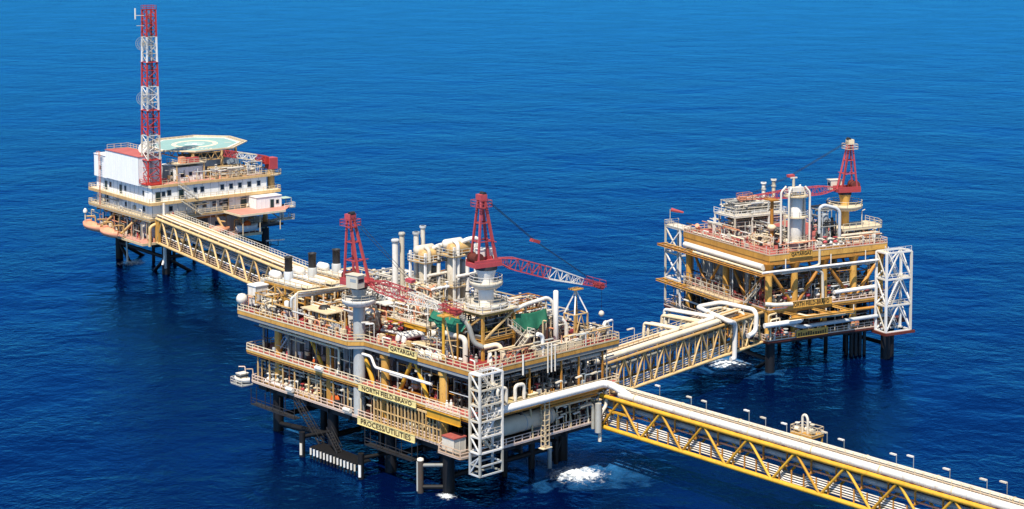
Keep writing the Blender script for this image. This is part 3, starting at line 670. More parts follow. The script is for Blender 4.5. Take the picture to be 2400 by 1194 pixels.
# landing pads of the decks under cranes
# ---- modules on the mid and low level (in the shade)
def room(fr, label, u0, u1, w0, w1, z0, z1, mat, doors=(), wins=(), name='equipment_room', cat='cabin', ribs=True, group=None, roof=None):
    t = thing(fr, name, label, cat, (u0, w0, z0), group)
    wl = MB().bb(u0, u1, w0, w1, z0+0.01, z1).build('walls', mat, t)
    if ribs:
        m = MB(); k = max(2, int((w1-w0)/1.2))
        for i in range(k+1): m.bb(u0-0.05, u0-0.001, w0+(w1-w0)*i/k-0.05, w0+(w1-w0)*i/k+0.05, z0+.05, z1-.05)
        k = max(2, int((u1-u0)/1.2))
        for i in range(k+1): m.bb(u0+(u1-u0)*i/k-0.05, u0+(u1-u0)*i/k+0.05, w0-0.05, w0-0.001, z0+.05, z1-.05)
        m.build('wall_ribs', mat, wl)
    rf = MB().bb(u0-0.15, u1+0.15, w0-0.15, w1+0.15, z1, z1+0.18).build('roof', roof or mat, t)
    for face, pos, wdt, zb, zt in doors:
        m = MB(); f = MB()
        if face == 'u': m.bb(u0-0.10, u0-0.02, pos-wdt/2, pos+wdt/2, zb, zt); f.bb(u0-0.07, u0-0.015, pos-wdt/2-0.12, pos+wdt/2+0.12, zb, zt+0.12)
        else: m.bb(pos-wdt/2, pos+wdt/2, w0-0.10, w0-0.02, zb, zt); f.bb(pos-wdt/2-0.12, pos+wdt/2+0.12, w0-0.07, w0-0.015, zb, zt+0.12)
        d = m.build('door', 'door', t); f.build('door_frame', 'lgrey', d)
    for face, pos, wdt, zb, zt in wins:
        m = MB(); f = MB()
        if face == 'u': m.bb(u0-0.085, u0-0.02, pos-wdt/2, pos+wdt/2, zb, zt); f.bb(u0-0.07, u0-0.015, pos-wdt/2-0.1, pos+wdt/2+0.1, zb-0.1, zt+0.1)
        else: m.bb(pos-wdt/2, pos+wdt/2, w0-0.085, w0-0.02, zb, zt); f.bb(pos-wdt/2-0.1, pos+wdt/2+0.1, w0-0.07, w0-0.015, zb-0.1, zt+0.1)
        d = m.build('window', 'glass', t); f.build('window_frame', 'clean', d)
    return t
room(P, 'blue grey cabin with a dark door beside the stair at the far left of the mid deck', 3.0, 12, 45.4, 52.5, 13.9, 18.6, 'bgrey', doors=[('u', 48.2, 1.1, 14, 16.4)])
room(P, 'blue grey cabin with double doors on the mid deck, left of the orange clad worker', 3.2, 12, 40.2, 44.6, 13.9, 18.4, 'bgrey', doors=[('u', 43.4, 1.2, 14, 17.0), ('u', 41.6, 1.2, 14, 17.0)])
room(P, 'pale cabin with white framed doors on the mid deck, right of the orange clad worker', 3.0, 12, 33.0, 38.4, 13.9, 18.2, 'bgrey', doors=[('u', 36.8, 1.3, 14, 17.0)], wins=[('u', 34.6, 1.2, 15.2, 16.8)])
room(P, 'dark panelled cabin on the mid deck behind the cream sign', 5.0, 14, 25.5, 32, 13.9, 18.8, 'grey')
room(P, 'grey cabin with a pale door on the low deck behind the orange reel', 2.6, 10, 34, 39.5, 8.3, 12.2, 'bgrey', doors=[('u', 36.6, 1.3, 8.4, 11.0)])
room(P, 'grey cabin with white door frame on the low deck, left of the orange reel', 3.0, 10, 40.6, 46, 8.3, 12.2, 'grey', doors=[('u', 42.0, 1.4, 8.4, 11.4)])
st = thing(P, 'access_stair', 'blue grey stair climbing at the far left end of the mid deck', 'stair', (2, 52, 13.9))
MB().stairs((1.9, 53.5, 13.9), (1.9, 48.8, 18.8), 1.0, (1, 0, 0)).build('stair_flight', 'bgrey', st)
# white vessel on the right face
hv = thing(P, 'horizontal_vessel', 'long pale blue horizontal tank under the mid deck on the right face', 'tank', (10, 1.4, 8.3))
MB().vessel((4.5, 1.4, 10.9), (17.6, 1.4, 10.9), 1.45, 22).build('shell', 'clean', hv)
for u in (6.5, 15.5):
    MB().bb(u-0.3, u+0.3, 0.4, 2.5, 8.3, 10.1).build('saddle', 'bgrey', hv)
for u in (5.5, 11.5, 16.9): MB().lathe((u, 1.4, 10.9), [(1.49, -0.06), (1.49, 0.06)], 22, axis='x').build('band', 'bgrey', hv)
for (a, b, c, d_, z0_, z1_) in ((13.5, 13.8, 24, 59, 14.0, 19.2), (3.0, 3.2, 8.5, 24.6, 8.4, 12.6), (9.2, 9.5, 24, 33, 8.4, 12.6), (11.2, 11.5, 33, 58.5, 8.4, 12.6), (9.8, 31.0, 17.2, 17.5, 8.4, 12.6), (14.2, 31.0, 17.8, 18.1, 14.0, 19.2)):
    MB().bb(a, b, c, d_, z0_, z1_).build('shade_panel', 'dark', pp)  # dark sheets added to stop light and stand in for interior shade
# dense skids inside the shaded levels, dark paint standing in for deeper shade
i = 0
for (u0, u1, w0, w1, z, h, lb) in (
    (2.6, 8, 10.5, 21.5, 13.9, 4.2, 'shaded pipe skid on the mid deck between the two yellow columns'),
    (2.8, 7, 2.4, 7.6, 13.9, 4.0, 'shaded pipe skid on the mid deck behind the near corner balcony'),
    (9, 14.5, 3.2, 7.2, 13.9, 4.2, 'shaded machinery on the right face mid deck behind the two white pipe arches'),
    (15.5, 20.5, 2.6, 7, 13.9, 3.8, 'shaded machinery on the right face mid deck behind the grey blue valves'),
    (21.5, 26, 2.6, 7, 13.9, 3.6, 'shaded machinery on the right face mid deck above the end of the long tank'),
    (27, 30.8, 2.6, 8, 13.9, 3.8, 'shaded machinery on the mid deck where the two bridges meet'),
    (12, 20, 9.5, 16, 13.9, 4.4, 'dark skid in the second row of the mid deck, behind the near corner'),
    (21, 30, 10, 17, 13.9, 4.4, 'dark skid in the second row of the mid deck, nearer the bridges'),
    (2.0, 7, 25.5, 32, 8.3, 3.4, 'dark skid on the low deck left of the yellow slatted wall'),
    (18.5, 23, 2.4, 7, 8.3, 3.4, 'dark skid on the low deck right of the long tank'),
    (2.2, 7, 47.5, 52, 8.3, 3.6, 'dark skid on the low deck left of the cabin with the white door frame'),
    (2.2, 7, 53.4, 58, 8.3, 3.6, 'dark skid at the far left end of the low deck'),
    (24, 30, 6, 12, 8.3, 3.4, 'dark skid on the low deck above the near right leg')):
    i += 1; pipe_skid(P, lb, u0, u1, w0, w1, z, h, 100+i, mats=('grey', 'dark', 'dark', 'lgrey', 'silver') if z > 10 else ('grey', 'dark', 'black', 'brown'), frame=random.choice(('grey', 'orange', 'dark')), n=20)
# low deck edge details, left face
manifold(P, 'row of small red and white valves along the far left low deck rail', (0.7, 55.5, 8.3), 7, 1.3, (0, -1), h=1.5, mat='white', seed=3)
manifold(P, 'row of cream valves on the low deck below the mid deck lamp', (0.8, 45.5, 8.3), 4, 1.2, (0, -1), h=1.3, mat='cream', seed=5)
manifold(P, 'cluster of pale pump heads behind the yellow slatted wall', (1.0, 17.0, 8.3), 6, 1.2, (0, -1), h=1.7, mat='cream', seed=8, r=0.2)
manifold(P, 'row of grey blue valves on the shaded mid deck of the right face', (14.5, 1.6, 13.9), 6, 1.5, (1, 0), h=1.8, mat='lgrey', seed=9, r=0.22)
for (u, lb) in ((9.5, 'nearer the white stair tower'), (13.0, 'further from the white stair tower')):
    t = thing(P, 'pump_unit', 'cream yellow boxed pump on the mid deck edge, ' + lb, 'pump', (u, 0.2, 13.9))
    MB().bb(u-1.2, u+1.2, 0.0, 1.6, 14.05, 14.35).build('base_frame', 'yellow', t); MB().bb(u-0.9, u+0.9, 0.2, 1.4, 14.35, 15.3).build('housing', 'sign', t)
    MB().prism([(u-1.0, 0.1), (u+1.0, 0.1), (u+1.0, 1.5), (u-1.0, 1.5)], 15.3, 15.4).build('lid', 'cream', t); MB().cyl((u, 0.8, 15.4), (u, 0.8, 15.8), 0.3, n=10).build('cap', 'yellow', t)
t = thing(P, 'hose_reel', 'round orange hose reel on the low deck edge', 'hose reel', (0.9, 35.9, 8.3))
MB().cyl((0.6, 35.9, 9.3), (1.1, 35.9, 9.3), 0.95, n=16).build('reel', 'hivis', t); MB().cyl((0.5, 35.9, 9.3), (1.2, 35.9, 9.3), 0.3, n=10).build('hub', 'coral', t); MB().bar((0.85, 35.9, 8.3), (0.85, 35.9, 9.3), 0.25).build('stand', 'brown', t)
for (w, z, lb) in ((47.0, 8.9, 'low deck rail beside the cream valves'), (38.5, 14.2, 'mid deck rail below the orange clad worker'), (30.8, 8.7, 'low deck rail left of the PROCESS / UTILITIES board')):
    t = thing(P, 'life_raft_canister', 'white canister box hung on the ' + lb, 'canister', (-0.5, w, z))
    MB().cyl((-0.5, w-0.9, z+0.3), (-0.5, w+0.9, z+0.3), 0.36, n=12).build('shell', 'clean', t); MB().bar((-0.5, w-0.95, z-0.05), (-0.5, w+0.95, z-0.05), 0.6, 0.1).build('cradle', 'lgrey', t)
room(P, 'white cabin with a pink roof on the corner balcony of the low deck', -1.9, 0.4, 2.2, 4.9, 8.3, 10.6, 'clean', wins=[], name='control_cabin', roof='pdeck')
person(P, 'worker in orange coveralls and white helmet at the mid deck rail', (0.6, 41.4, 13.9), (-1, 0.2))
# lamps along the low and mid deck edges
for k, (w, z) in enumerate(((45.5, 8.3), (30.5, 8.3), (28.6, 8.3), (25.2, 8.3))):
    lamp_post(P, ('leftmost of the four lamps along the low deck rail of the left face', 'second from the left of the four lamps along the low deck rail', 'third from the left of the four lamps along the low deck rail', 'rightmost of the four lamps along the low deck rail, by the slatted wall')[k], (0.1, w, z), 2.4, (0.3, 1), mat='cream', arm=0.6, group='low deck lamps')
for k, (u, z) in enumerate(((19, 13.9), (23.5, 13.9), (27, 13.9))):
    lamp_post(P, ('lamp on the right face mid deck nearest the stair tower', 'middle lamp on the right face mid deck', 'lamp on the right face mid deck nearest the bridges')[k], (u, -0.2, z), 2.6, (-1, 0), mat='cream', arm=0.6, group='mid deck lamps')
for k, (u, z) in enumerate(((19.3, 8.3), (23, 8.3))):
    lamp_post(P, ('lamp on the right face low deck, left of two', 'lamp on the right face low deck, right of two')[k], (u, -0.2, z), 2.4, (-1, 0), mat='cream', arm=0.6, group='low deck lamps of the right face')
t = thing(P, 'access_ladder', 'pale ladder cage standing before the long tank on the right face', 'ladder', (14.6, -0.6, 7.2))
m = MB()
for a in (14.2, 15.2):
    for b in (-0.3, -1.1): m.bar((a, b, 6.6), (a, b, 15.8), 0.13)
for k in range(11):
    z = 6.8 + 0.85*k
    for a, b in (((14.2,-0.3),(15.2,-0.3)), ((15.2,-0.3),(15.2,-1.1)), ((15.2,-1.1),(14.2,-1.1)), ((14.2,-1.1),(14.2,-0.3))): m.bar((*a, z), (*b, z), 0.1)
m.build('cage', 'cream', t); MB().bb(13.7, 15.7, -1.3, -0.2, 6.5, 6.62).build('landing', 'cream', t)

# ---- stair tower at the near corner
stair_tower(P, 'white open stair tower at the near corner of the process platform', -0.9, 3.7, -2.6, -0.35, 9.2, 21.3, 5, pr=0.16, xbrace=False)
t = thing(P, 'tower_base', 'grey steel cage under the white stair tower of the process platform', 'frame', (-0.9, -2.6, 5.6))
for a, b in ((-0.9, -2.6), (3.7, -2.6), (3.7, -0.35), (-0.9, -0.35)): MB().bar((a, b, 5.6), (a, b, 8.98), 0.3).build('post', 'lgrey', t)
for z in (5.7, 7.2):
    for a, b in (((-0.9,-2.6),(3.7,-2.6)), ((3.7,-2.6),(3.7,-0.35)), ((3.7,-0.35),(-0.9,-0.35)), ((-0.9,-0.35),(-0.9,-2.6))): MB().bar((*a, z), (*b, z), 0.22).build('tie', 'lgrey', t)
MB().bar((-0.9, -0.35, 5.8), (-0.9, -2.6, 8.8), 0.2).build('brace', 'lgrey', t); MB().bar((-0.9, -2.6, 8.8), (-0.9, -0.35, 7.2), 0.16).build('brace', 'lgrey', t)

# ---- cranes
crane(P, 'red crane on a white pedestal at the left face, boom over the red deck', (0.8, 29.1), 8.3, 29.8, 1.0, 'lgrey', [(27.6, 2.9)], (0.16, -1), (3.0, 8.2, 28.9), (0.5, 30.9, 41.0), (1.8, 17, 32.5), cabside=-1, splits=(0.52, 0.86), depth=0.9, legw=0.34)  # pedestal paint greyed to carry the shade below the deck
crane(P, 'red crane on a white pedestal at the near corner, boom stretched out over the sea', (9.6, 7.6), 28.4, 35.0, 1.25, 'clean', [(29.2, 3.4), (32.6, 2.7)], (1, -0.16), (31.0, 4.2, 29.6), (8.9, 7.9, 46.0), (19.0, 6.2, 38.2), cabside=1, hook=4.2, splits=(0.5, 0.85), legw=0.34)
# yellow frame that carries the right crane
t = thing(P, 'crane_support_frame', 'yellow braced frame carrying the right hand crane', 'frame', (9.6, 7.6, 21))
fu0, fu1, fw0, fw1 = 6.2, 12.8, 4.6, 10.4
for a in (fu0, fu1):
    for b in (fw0, fw1): MB().bar((a, b, 21), (a, b, 28.2), 0.4).build('post', 'yellow', t)
for z in (24.0, 28.2):
    for a, b in (((fu0,fw0),(fu1,fw0)), ((fu1,fw0),(fu1,fw1)), ((fu1,fw1),(fu0,fw1)), ((fu0,fw1),(fu0,fw0))): MB().ibeam((*a, z), (*b, z), 0.35, 0.5).build('beam', 'yellow', t)
MB().bar((fu0+.1, fw0, 24.2), (fu1-.1, fw0, 28.0), 0.28).build('brace', 'pyellow', t); MB().bar((fu0, fw0+.1, 28.0), (fu0, fw1-.1, 24.2), 0.28).build('brace', 'pyellow', t)
f = MB().bb(fu0-0.6, fu1+0.6, fw0-0.6, fw1+0.6, 28.48, 28.62).build('deck', 'cream', t); MB().rail([(fu0-.5, fw0-.5, 28.62), (fu1+.5, fw0-.5, 28.62), (fu1+.5, fw1+.5, 28.62), (fu0-.5, fw1+.5, 28.62)], close=True, r=0.1).build('railing', 'white', f)
f = MB().bb(fu0, fu1+0.3, fw0, fw1, 24.26, 24.36).build('deck', 'grating', t); MB().rail([(fu0, fw0, 24.36), (fu1, fw0, 24.36), (fu1, fw1, 24.36)], r=0.09).build('railing', 'pyellow', f)
pipe_skid(P, 'dark machinery inside the yellow frame under the right hand crane', 7.0, 12.2, 5.4, 9.8, 24.4, 3.6, 31, mats=('grey', 'dark', 'byellow'), frame='grey', n=12)
pipe_skid(P, 'dark machinery on the red deck under the right hand crane', 7.0, 12.4, 5.2, 9.8, 21.0, 2.8, 32, mats=('grey', 'dark', 'lgrey'), frame='grey', n=12)
# zig-zag stair beside it
t = thing(P, 'access_stair', 'white zigzag stair down to the top deck beside the right hand crane', 'stair', (13, 3, 21))
MB().stairs((10.8, 3.3, 26.2), (13.6, 3.3, 24.0), 0.9, (0, 1, 0)).build('stair_flight', 'white', t); MB().stairs((14.0, 2.6, 24.0), (8.6, 1.3, 21.0), 0.9, (0.2, 1, 0)).build('stair_flight', 'white', t)
l = MB().bb(13.6, 15.0, 2.0, 3.7, 23.9, 24.0).build('landing', 'cream', t); MB().rail([(13.8, 2.0, 24.0), (15.0, 2.0, 24.0), (15.0, 3.7, 24.0)], r=0.09).build('railing', 'white', l)
for a, b in ((13.7, 3.6), (14.9, 3.6), (14.9, 2.1)): MB().bar((a, b, 21), (a, b, 23.9), 0.18).build('post', 'cream', t)

# boom rests
t = thing(P, 'boom_rest', 'tall yellow trestle holding the tip of the long boom', 'trestle', (27.0, 4.6, 21))
for a, b in ((25.5, 3.6), (28.5, 3.6), (25.5, 6.0), (28.5, 6.0)):
    MB().bar((a, b, 21), (a, b, 25.4), 0.22).build('post', 'pyellow', t); MB().bar((a, b, 25.4), (27.0, 4.8, 29.2), 0.2).build('post', 'white', t)
MB().cyl((27, 4.8, 21), (27, 4.8, 29.4), 0.16, n=8).build('mast', 'yellow', t)
m = MB()
for a, b in (((25.5,3.6),(28.5,3.6)), ((28.5,3.6),(28.5,6)), ((28.5,6),(25.5,6)), ((25.5,6),(25.5,3.6))): m.bar((*a, 25.4), (*b, 25.4), 0.18)
m.bar((25.5, 3.6, 21.2), (27, 3.6, 25.3), 0.13); m.bar((28.5, 3.6, 21.2), (27, 3.6, 25.3), 0.13); m.build('tie', 'pyellow', t)
MB().bb(26.0, 28.0, 4.0, 5.6, 29.3, 29.5).build('saddle', 'yellow', t)
t = thing(P, 'boom_rest', 'yellow post and strut holding the tip of the left crane boom', 'trestle', (1.6, 8.6, 21))
MB().cyl((1.5, 8.6, 21), (1.5, 8.6, 28.4), 0.24, n=10).build('post', 'byellow', t); MB().bar((1.7, 8.4, 27.6), (2.2, 6.8, 21), 0.16).build('strut', 'pyellow', t); MB().bar((3.2, 7.2, 21), (3.2, 7.2, 27), 0.2).build('strut', 'yellow', t)
MB().bar((1.5, 8.6, 24.3), (3.2, 7.2, 24.3), 0.14).build('tie', 'pyellow', t); MB().bb(0.7, 3.6, 7.6, 9.2, 28.2, 28.4).build('saddle', 'yellow', t)

# ---- turbine generator packages, far left of the top deck
def turbine(label, uc):
    t = thing(P, 'turbine_package', label, 'generator', (uc, 53, 21), 'turbine generator packages')
    for w in (60, 57, 54, 51, 48):
        for a in (uc-1.9, uc+1.9): MB().bar((a, w, 21), (a, w, 25.4), 0.26).build('post', 'yellow', t)
        MB().bar((uc-1.9, w, 25.2), (uc+1.9, w, 25.2), 0.22).build('beam', 'yellow', t); MB().bar((uc-1.9, w, 23.3), (uc+1.9, w, 23.3), 0.2).build('beam', 'pyellow', t)
    for a in (uc-1.9, uc+1.9):
        MB().bar((a, 60.2, 25.3), (a, 47.6, 25.3), 0.25, 0.35).build('beam', 'yellow', t); MB().bar((a, 60, 23.3), (a, 48, 23.3), 0.2).build('beam', 'yellow', t)
        for w in (60, 54): MB().bar((a, w, 23.4), (a, w-3, 25.2), 0.16).build('brace', 'pyellow', t); MB().bar((a, w-6, 23.4), (a, w-3, 25.2), 0.16).build('brace', 'pyellow', t)
    e = MB().bb(uc-1.2, uc+1.2, 52.5, 59, 21.3, 23.9).build('enclosure', 'lgrey', t)
    for w in (54, 56, 58): MB().bb(uc-1.26, uc-1.202, w-0.6, w+0.6, 21.4, 23.4).build('door', 'dark', e)
    MB().bb(uc-1.1, uc+1.1, 48.6, 51.4, 21.2, 23.0).build('gearbox', 'dark', t); MB().vessel((uc, 51.6, 24.2), (uc, 48.4, 24.2), 0.6, 12).build('lube_drum', 'white', t)
    rf = MB().prism([(uc-1.35, 61.4), (uc+1.35, 61.4), (uc+1.35, 52.0), (uc+0.9, 50.6), (uc+0.9, 47.4), (uc-0.9, 47.4), (uc-0.9, 50.6), (uc-1.35, 52.0)], 25.5, 25.85).build('duct_roof', 'clean', t)
    MB().vessel((uc, 60.6, 26.5), (uc, 58.6, 26.5), 0.75, 12).build('silencer', 'clean', rf); MB().pipe([(uc+0.2, 57, 26.1), (uc+0.2, 51.5, 26.1), (uc+0.2, 48.6, 25.9)], 0.36).build('duct', 'clean', rf)
    MB().bb(uc-1.5, uc+1.5, 47.6, 50.4, 25.9, 26.0).build('hatch', 'cream', rf); MB().rail([(uc-1.9, 61, 25.5), (uc-1.9, 47.4, 25.5), (uc+1.9, 47.4, 25.5)], r=0.08).build('railing', 'cream', rf)
    s_ = MB().lathe((uc, 55.6, 25.85), [(0.85, 0), (0.85, 1.7), (0.72, 1.85)], 18).build('stack_base', 'lgrey', t)
    MB().lathe((uc, 55.6, 27.7), [(0.70, 0), (0.70, 2.4), (0.80, 2.45), (0.80, 2.6), (0.62, 2.62), (0.6, 1.2)], 18).build('exhaust_stack', 'dark', s_)
    MB().prism([(uc-1.2, 61.0), (uc+1.2, 61.0), (uc+0.8, 63.2), (uc-0.8, 63.2)], 23.3, 25.3).build('intake_hood', 'clean', t)
    for k in range(4): MB().pipe([(uc-1.5+0.9*k, 49.4, 22.2+0.4*k), (uc-1.5+0.9*k, 46.6, 22.2+0.4*k), (uc-1.5+0.9*k, 45.9, 21.2)], 0.15, n=7).build('fuel_pipe', ('white', 'cream', 'lgrey', 'white')[k], t)
    return t
turbine('generator package with a dark exhaust stack, leftmost of three on the top deck', 5.6)
turbine('generator package with a dark exhaust stack, middle of three on the top deck', 10.8)
turbine('generator package with a dark exhaust stack, rightmost of three, behind the left crane', 16.2)
room(P, 'white intake box behind yellow posts at the far left edge of the top deck', 0.4, 2.9, 58.2, 60.6, 21.8, 25.2, 'clean', name='intake_box')
t = thing(P, 'pressure_sphere', 'small white ball shaped tank at the far left corner of the top deck', 'tank', (-0.6, 60.2, 21)); t_ = MB().lathe((-1.0, 60.6, 22.9), [(0.05,-1.0),(0.6,-0.85),(0.92,-0.4),(1.0,0),(0.92,0.4),(0.6,0.85),(0.05,1.0)], 16).build('shell', 'clean', t); MB().bar((-1.0, 60.6, 21), (-1.0, 60.6, 22.0), 0.4).build('stand', 'white', t)
manifold(P, 'white valves below the intake frame at the far left top deck rail', (0.2, 56.5, 21), 5, 1.2, (0, -1), h=1.5, mat='white', seed=21)
vertical_vessel(P, 'slim white upright filter beside the grey riser on the top deck', (0.6, 49.2), 21, 24.0, 0.42, ladder=False, toppipe=False, name='filter_vessel', cat='filter')
# grey riser and pipe rack running back toward the left crane
t = thing(P, 'pipe_rack', 'rack of pale pipes running from the grey riser to the left crane', 'pipe rack', (4, 47, 21))
for k in range(4):
    MB().pipe([(0.4+0.35*k, 47.6-0.1*k, 21.0), (0.4+0.35*k, 47.6-0.1*k, 25.0+0.28*k), (12.5, 46.6-0.5*k, 25.0+0.28*k)], 0.26 if k == 0 else 0.16).build('pipe', ('lgrey', 'cream', 'clean', 'cream')[k], t)
for a in (3.2, 5.6, 8.0, 10.4): MB().bar((a, 45.3, 21), (a, 45.3, 25.2), 0.2).build('post', 'cream', t); MB().bar((a, 47.5, 21), (a, 47.5, 25.2), 0.2).build('post', 'orange', t); MB().bar((a, 45.3, 24.7), (a, 47.5, 24.7), 0.18).build('beam', 'orange', t)
pipe_skid(P, 'dark pump skid under the pale pipe rack', 3.4, 11, 42.6, 45.0, 21, 3.0, 41, mats=('dark', 'grey', 'lgrey'), frame='orange', n=14)
t = thing(P, 'equipment_shelter', 'flat cream roof on yellow posts by the top deck rail, dark bundle on it', 'shelter', (3, 41, 21))
rf = MB().prism([(0.6, 45.2), (5.2, 44.6), (5.2, 37.6), (0.6, 37.6)], 23.6, 23.78).build('roof', 'cream', t)
for a in (0.9, 4.9):
    for b in (37.9, 40.2, 42.5, 44.4): MB().bar((a, b, 21), (a, b, 23.6), 0.2).build('post', 'yellow', t)
for b in (38.6, 39.8, 41.0, 42.2, 43.4): MB().vessel((1.9, b, 21.5), (1.9, b, 22.9), 0.38, 10).build('bottle', 'white', t)
bm = MB(); bm.lathe((2.8, 41.3, 23.78), [(1.1, 0), (1.0, 0.25), (0.75, 0.5), (0.3, 0.62), (0.02, 0.64)], 9); tb = thing(P, 'rolled_bundle', 'dark rolled bundle lying on the flat cream roof', 'bundle', (2.8, 41.3, 23.78)); bm.build('bundle', 'dark', tb); MB().bar((1.7, 41.3, 24.0), (3.9, 41.3, 24.05), 0.35, 0.2).build('strap', 'brown', tb)
room(P, 'white box cabin behind the left crane pedestal', 4.4, 8.4, 33.2, 36.6, 21, 23.6, 'white', wins=[('w', 6.4, 1.4, 22, 22.9)], name='switch_cabin')
room(P, 'tall brown cabinet with a white lid on the red deck', 10.0, 13.0, 33.6, 36.2, 21, 24.4, 'brown', name='cabinet', roof='white', cat='cabinet')
room(P, 'low pink crate beside the tall brown cabinet', 7.6, 9.6, 34.4, 37.6, 21, 22.6, 'coral', name='crate', cat='crate', roof='coral')
for k, (u0, u1, w0, w1, h, mats, frm, lb) in enumerate((
    (-0.9, 1.6, 51.4, 56.6, 3.6, ('white', 'cream', 'dark'), 'yellow', 'yellow framed valve skid on the top deck rail below the leftmost generator'),
    (7.6, 9.2, 47.0, 58.5, 3.8, ('white', 'cream', 'dark', 'coral'), 'yellow', 'narrow pipe skid between the leftmost and middle generators'),
    (12.9, 14.2, 47.0, 58.5, 3.8, ('white', 'cream', 'dark', 'coral'), 'yellow', 'narrow pipe skid between the middle and rightmost generators'),
    (12.4, 17.5, 44.0, 46.6, 3.4, ('white', 'cream', 'clean'), 'pyellow', 'pale pipe skid below the rightmost generator'),
    (5.8, 9.6, 38.0, 42.0, 3.6, ('dark', 'grey', 'cream', 'white'), 'pyellow', 'yellow framed skid behind the flat cream roof'),
    (18.6, 24, 53, 59.5, 4.4, ('white', 'clean', 'cream', 'lgrey'), 'cream', 'pale pipe skid at the back corner behind the generators'),
    (2.0, 5.4, 30.4, 33.0, 2.2, ('white', 'coral', 'cream'), 'cream', 'small pump skid right behind the left crane pedestal'),
    (11.0, 15.5, 30.5, 33.2, 3.0, ('white', 'cream', 'clean', 'coral'), 'pyellow', 'pale pipe skid right of the tall brown cabinet'),
    (26, 31, 22, 34, 3.6, ('white', 'clean', 'lgrey'), 'cream', 'pale pipe skid on the back edge behind the tall modules'))):
    pipe_skid(P, lb, u0, u1, w0, w1, 21, h, 500+k, mats=mats, frame=frm, n=26)
# process towers
def tower(label, uc, wc, z0, z1, r, vents):
    t = thing(P, 'process_module', label, 'process module', (uc, wc, z0))
    for a, b in ((uc-2.4, wc-2.0), (uc+2.4, wc-2.0), (uc+2.4, wc+2.0), (uc-2.4, wc+2.0)): MB().bar((a, b, z0), (a, b, z1), 0.35).build('post', 'clean', t)
    for z in (z0+3.0, z1-1.8):
        f = MB().bb(uc-2.7, uc+2.7, wc-2.3, wc+2.3, z, z+0.15).build('floor', 'pyellow', t); MB().rail([(uc-2.7, wc-2.3, z+.15), (uc+2.7, wc-2.3, z+.15), (uc+2.7, wc+2.3, z+.15), (uc-2.7, wc+2.3, z+.15)], close=True, r=0.1).build('railing', 'white', f)
    MB().vessel((uc-0.9, wc, z0+0.8), (uc-0.9, wc, z1-2.2), r, 16).build('column_vessel', 'white', t); MB().vessel((uc+1.2, wc, z0+0.8), (uc+1.2, wc, z1-3.2), r*0.8, 16).build('column_vessel', 'lgrey', t)
    MB().vessel((uc-2.0, wc-0.5, z1-0.6), (uc+2.0, wc-0.5, z1-0.6), 0.95, 16).build('drum', 'pyellow', t); MB().vessel((uc-1.7, wc+1.2, z1), (uc+1.8, wc+1.2, z1), 0.8, 14).build('drum', 'clean', t)  # first drum's yellow is a reflection put into its paint
    MB().pipe([(uc-1.2, wc-1.6, z0+1), (uc-1.2, wc-1.6, z1+0.4), (uc-1.2, wc-0.4, z1+0.8), (uc-0.4, wc, z1+0.2)], 0.34, n=10).build('pipe', 'clean', t)
    MB().pipe([(uc+0.6, wc-0.6, z1+0.3), (uc+1.0, wc-1.6, z1+0.9), (uc+3.2, wc-1.8, z1+0.9), (uc+3.2, wc-1.8, z0)], 0.42, n=10).build('pipe', 'clean', t)
    for zz in (z0+1.2, z0+3.8, z1-2.4): MB().cyl((uc+3.2, wc-1.8, zz), (uc+3.2, wc-1.8, zz+0.18), 0.47, n=10).build('collar', 'dark', t); MB().cyl((uc+0.4, wc-2.2, zz+0.8), (uc+0.4, wc-2.2, zz+0.98), 0.41, n=10).build('collar', 'dark', t)
    MB().pipe([(uc-2.2, wc-2.4, z0+5), (uc+3.0, wc-2.4, z0+5), (uc+3.0, wc-2.4, z0)], 0.28, n=10).build('pipe', 'white', t); MB().pipe([(uc+0.4, wc-2.2, z0+0.3), (uc+0.4, wc-2.2, z1-2)], 0.36, n=10).build('pipe', 'white', t)
    for (dx, dy, zt, rr) in vents:
        v = MB().cyl((uc+dx, wc+dy, z0), (uc+dx, wc+dy, zt), rr, n=12).build('vent_pipe', 'clean', t); MB().cyl((uc+dx, wc+dy, zt-0.35), (uc+dx, wc+dy, zt), rr*1.45, n=12).build('cap', 'lgrey', v)
    return t
tower('tall white process module with a drum painted reflection yellow and two vents, left of two', 17.4, 31.0, 24.6, 33.4, 0.95, [(-0.6, 2.6, 36.3, 0.45), (0.9, 2.6, 37.2, 0.4)])
tower('tall white process module with a drum painted reflection yellow and big white downcomer, right of two', 20.6, 27.2, 24.6, 34.6, 1.05, [])
for (u, w, z, r, lb) in ((17.2, 39.8, 34.2, 0.55, 'tall white vent pipe with a round top, left of the pair'), (18.7, 39.8, 35.2, 0.45, 'tall white vent pipe with a dark collar, right of the pair')):
    t = thing(P, 'vent_stack', lb, 'vent', (u, w, 21)); v = MB().cyl((u, w, 21), (u, w, z), r, n=14).build('stack', 'clean', t); MB().lathe((u, w, z-0.6), [(r*1.02, 0), (r*1.35, 0.1), (r*1.35, 0.45), (r*1.0, 0.6)], 14).build('collar', 'lgrey', v)
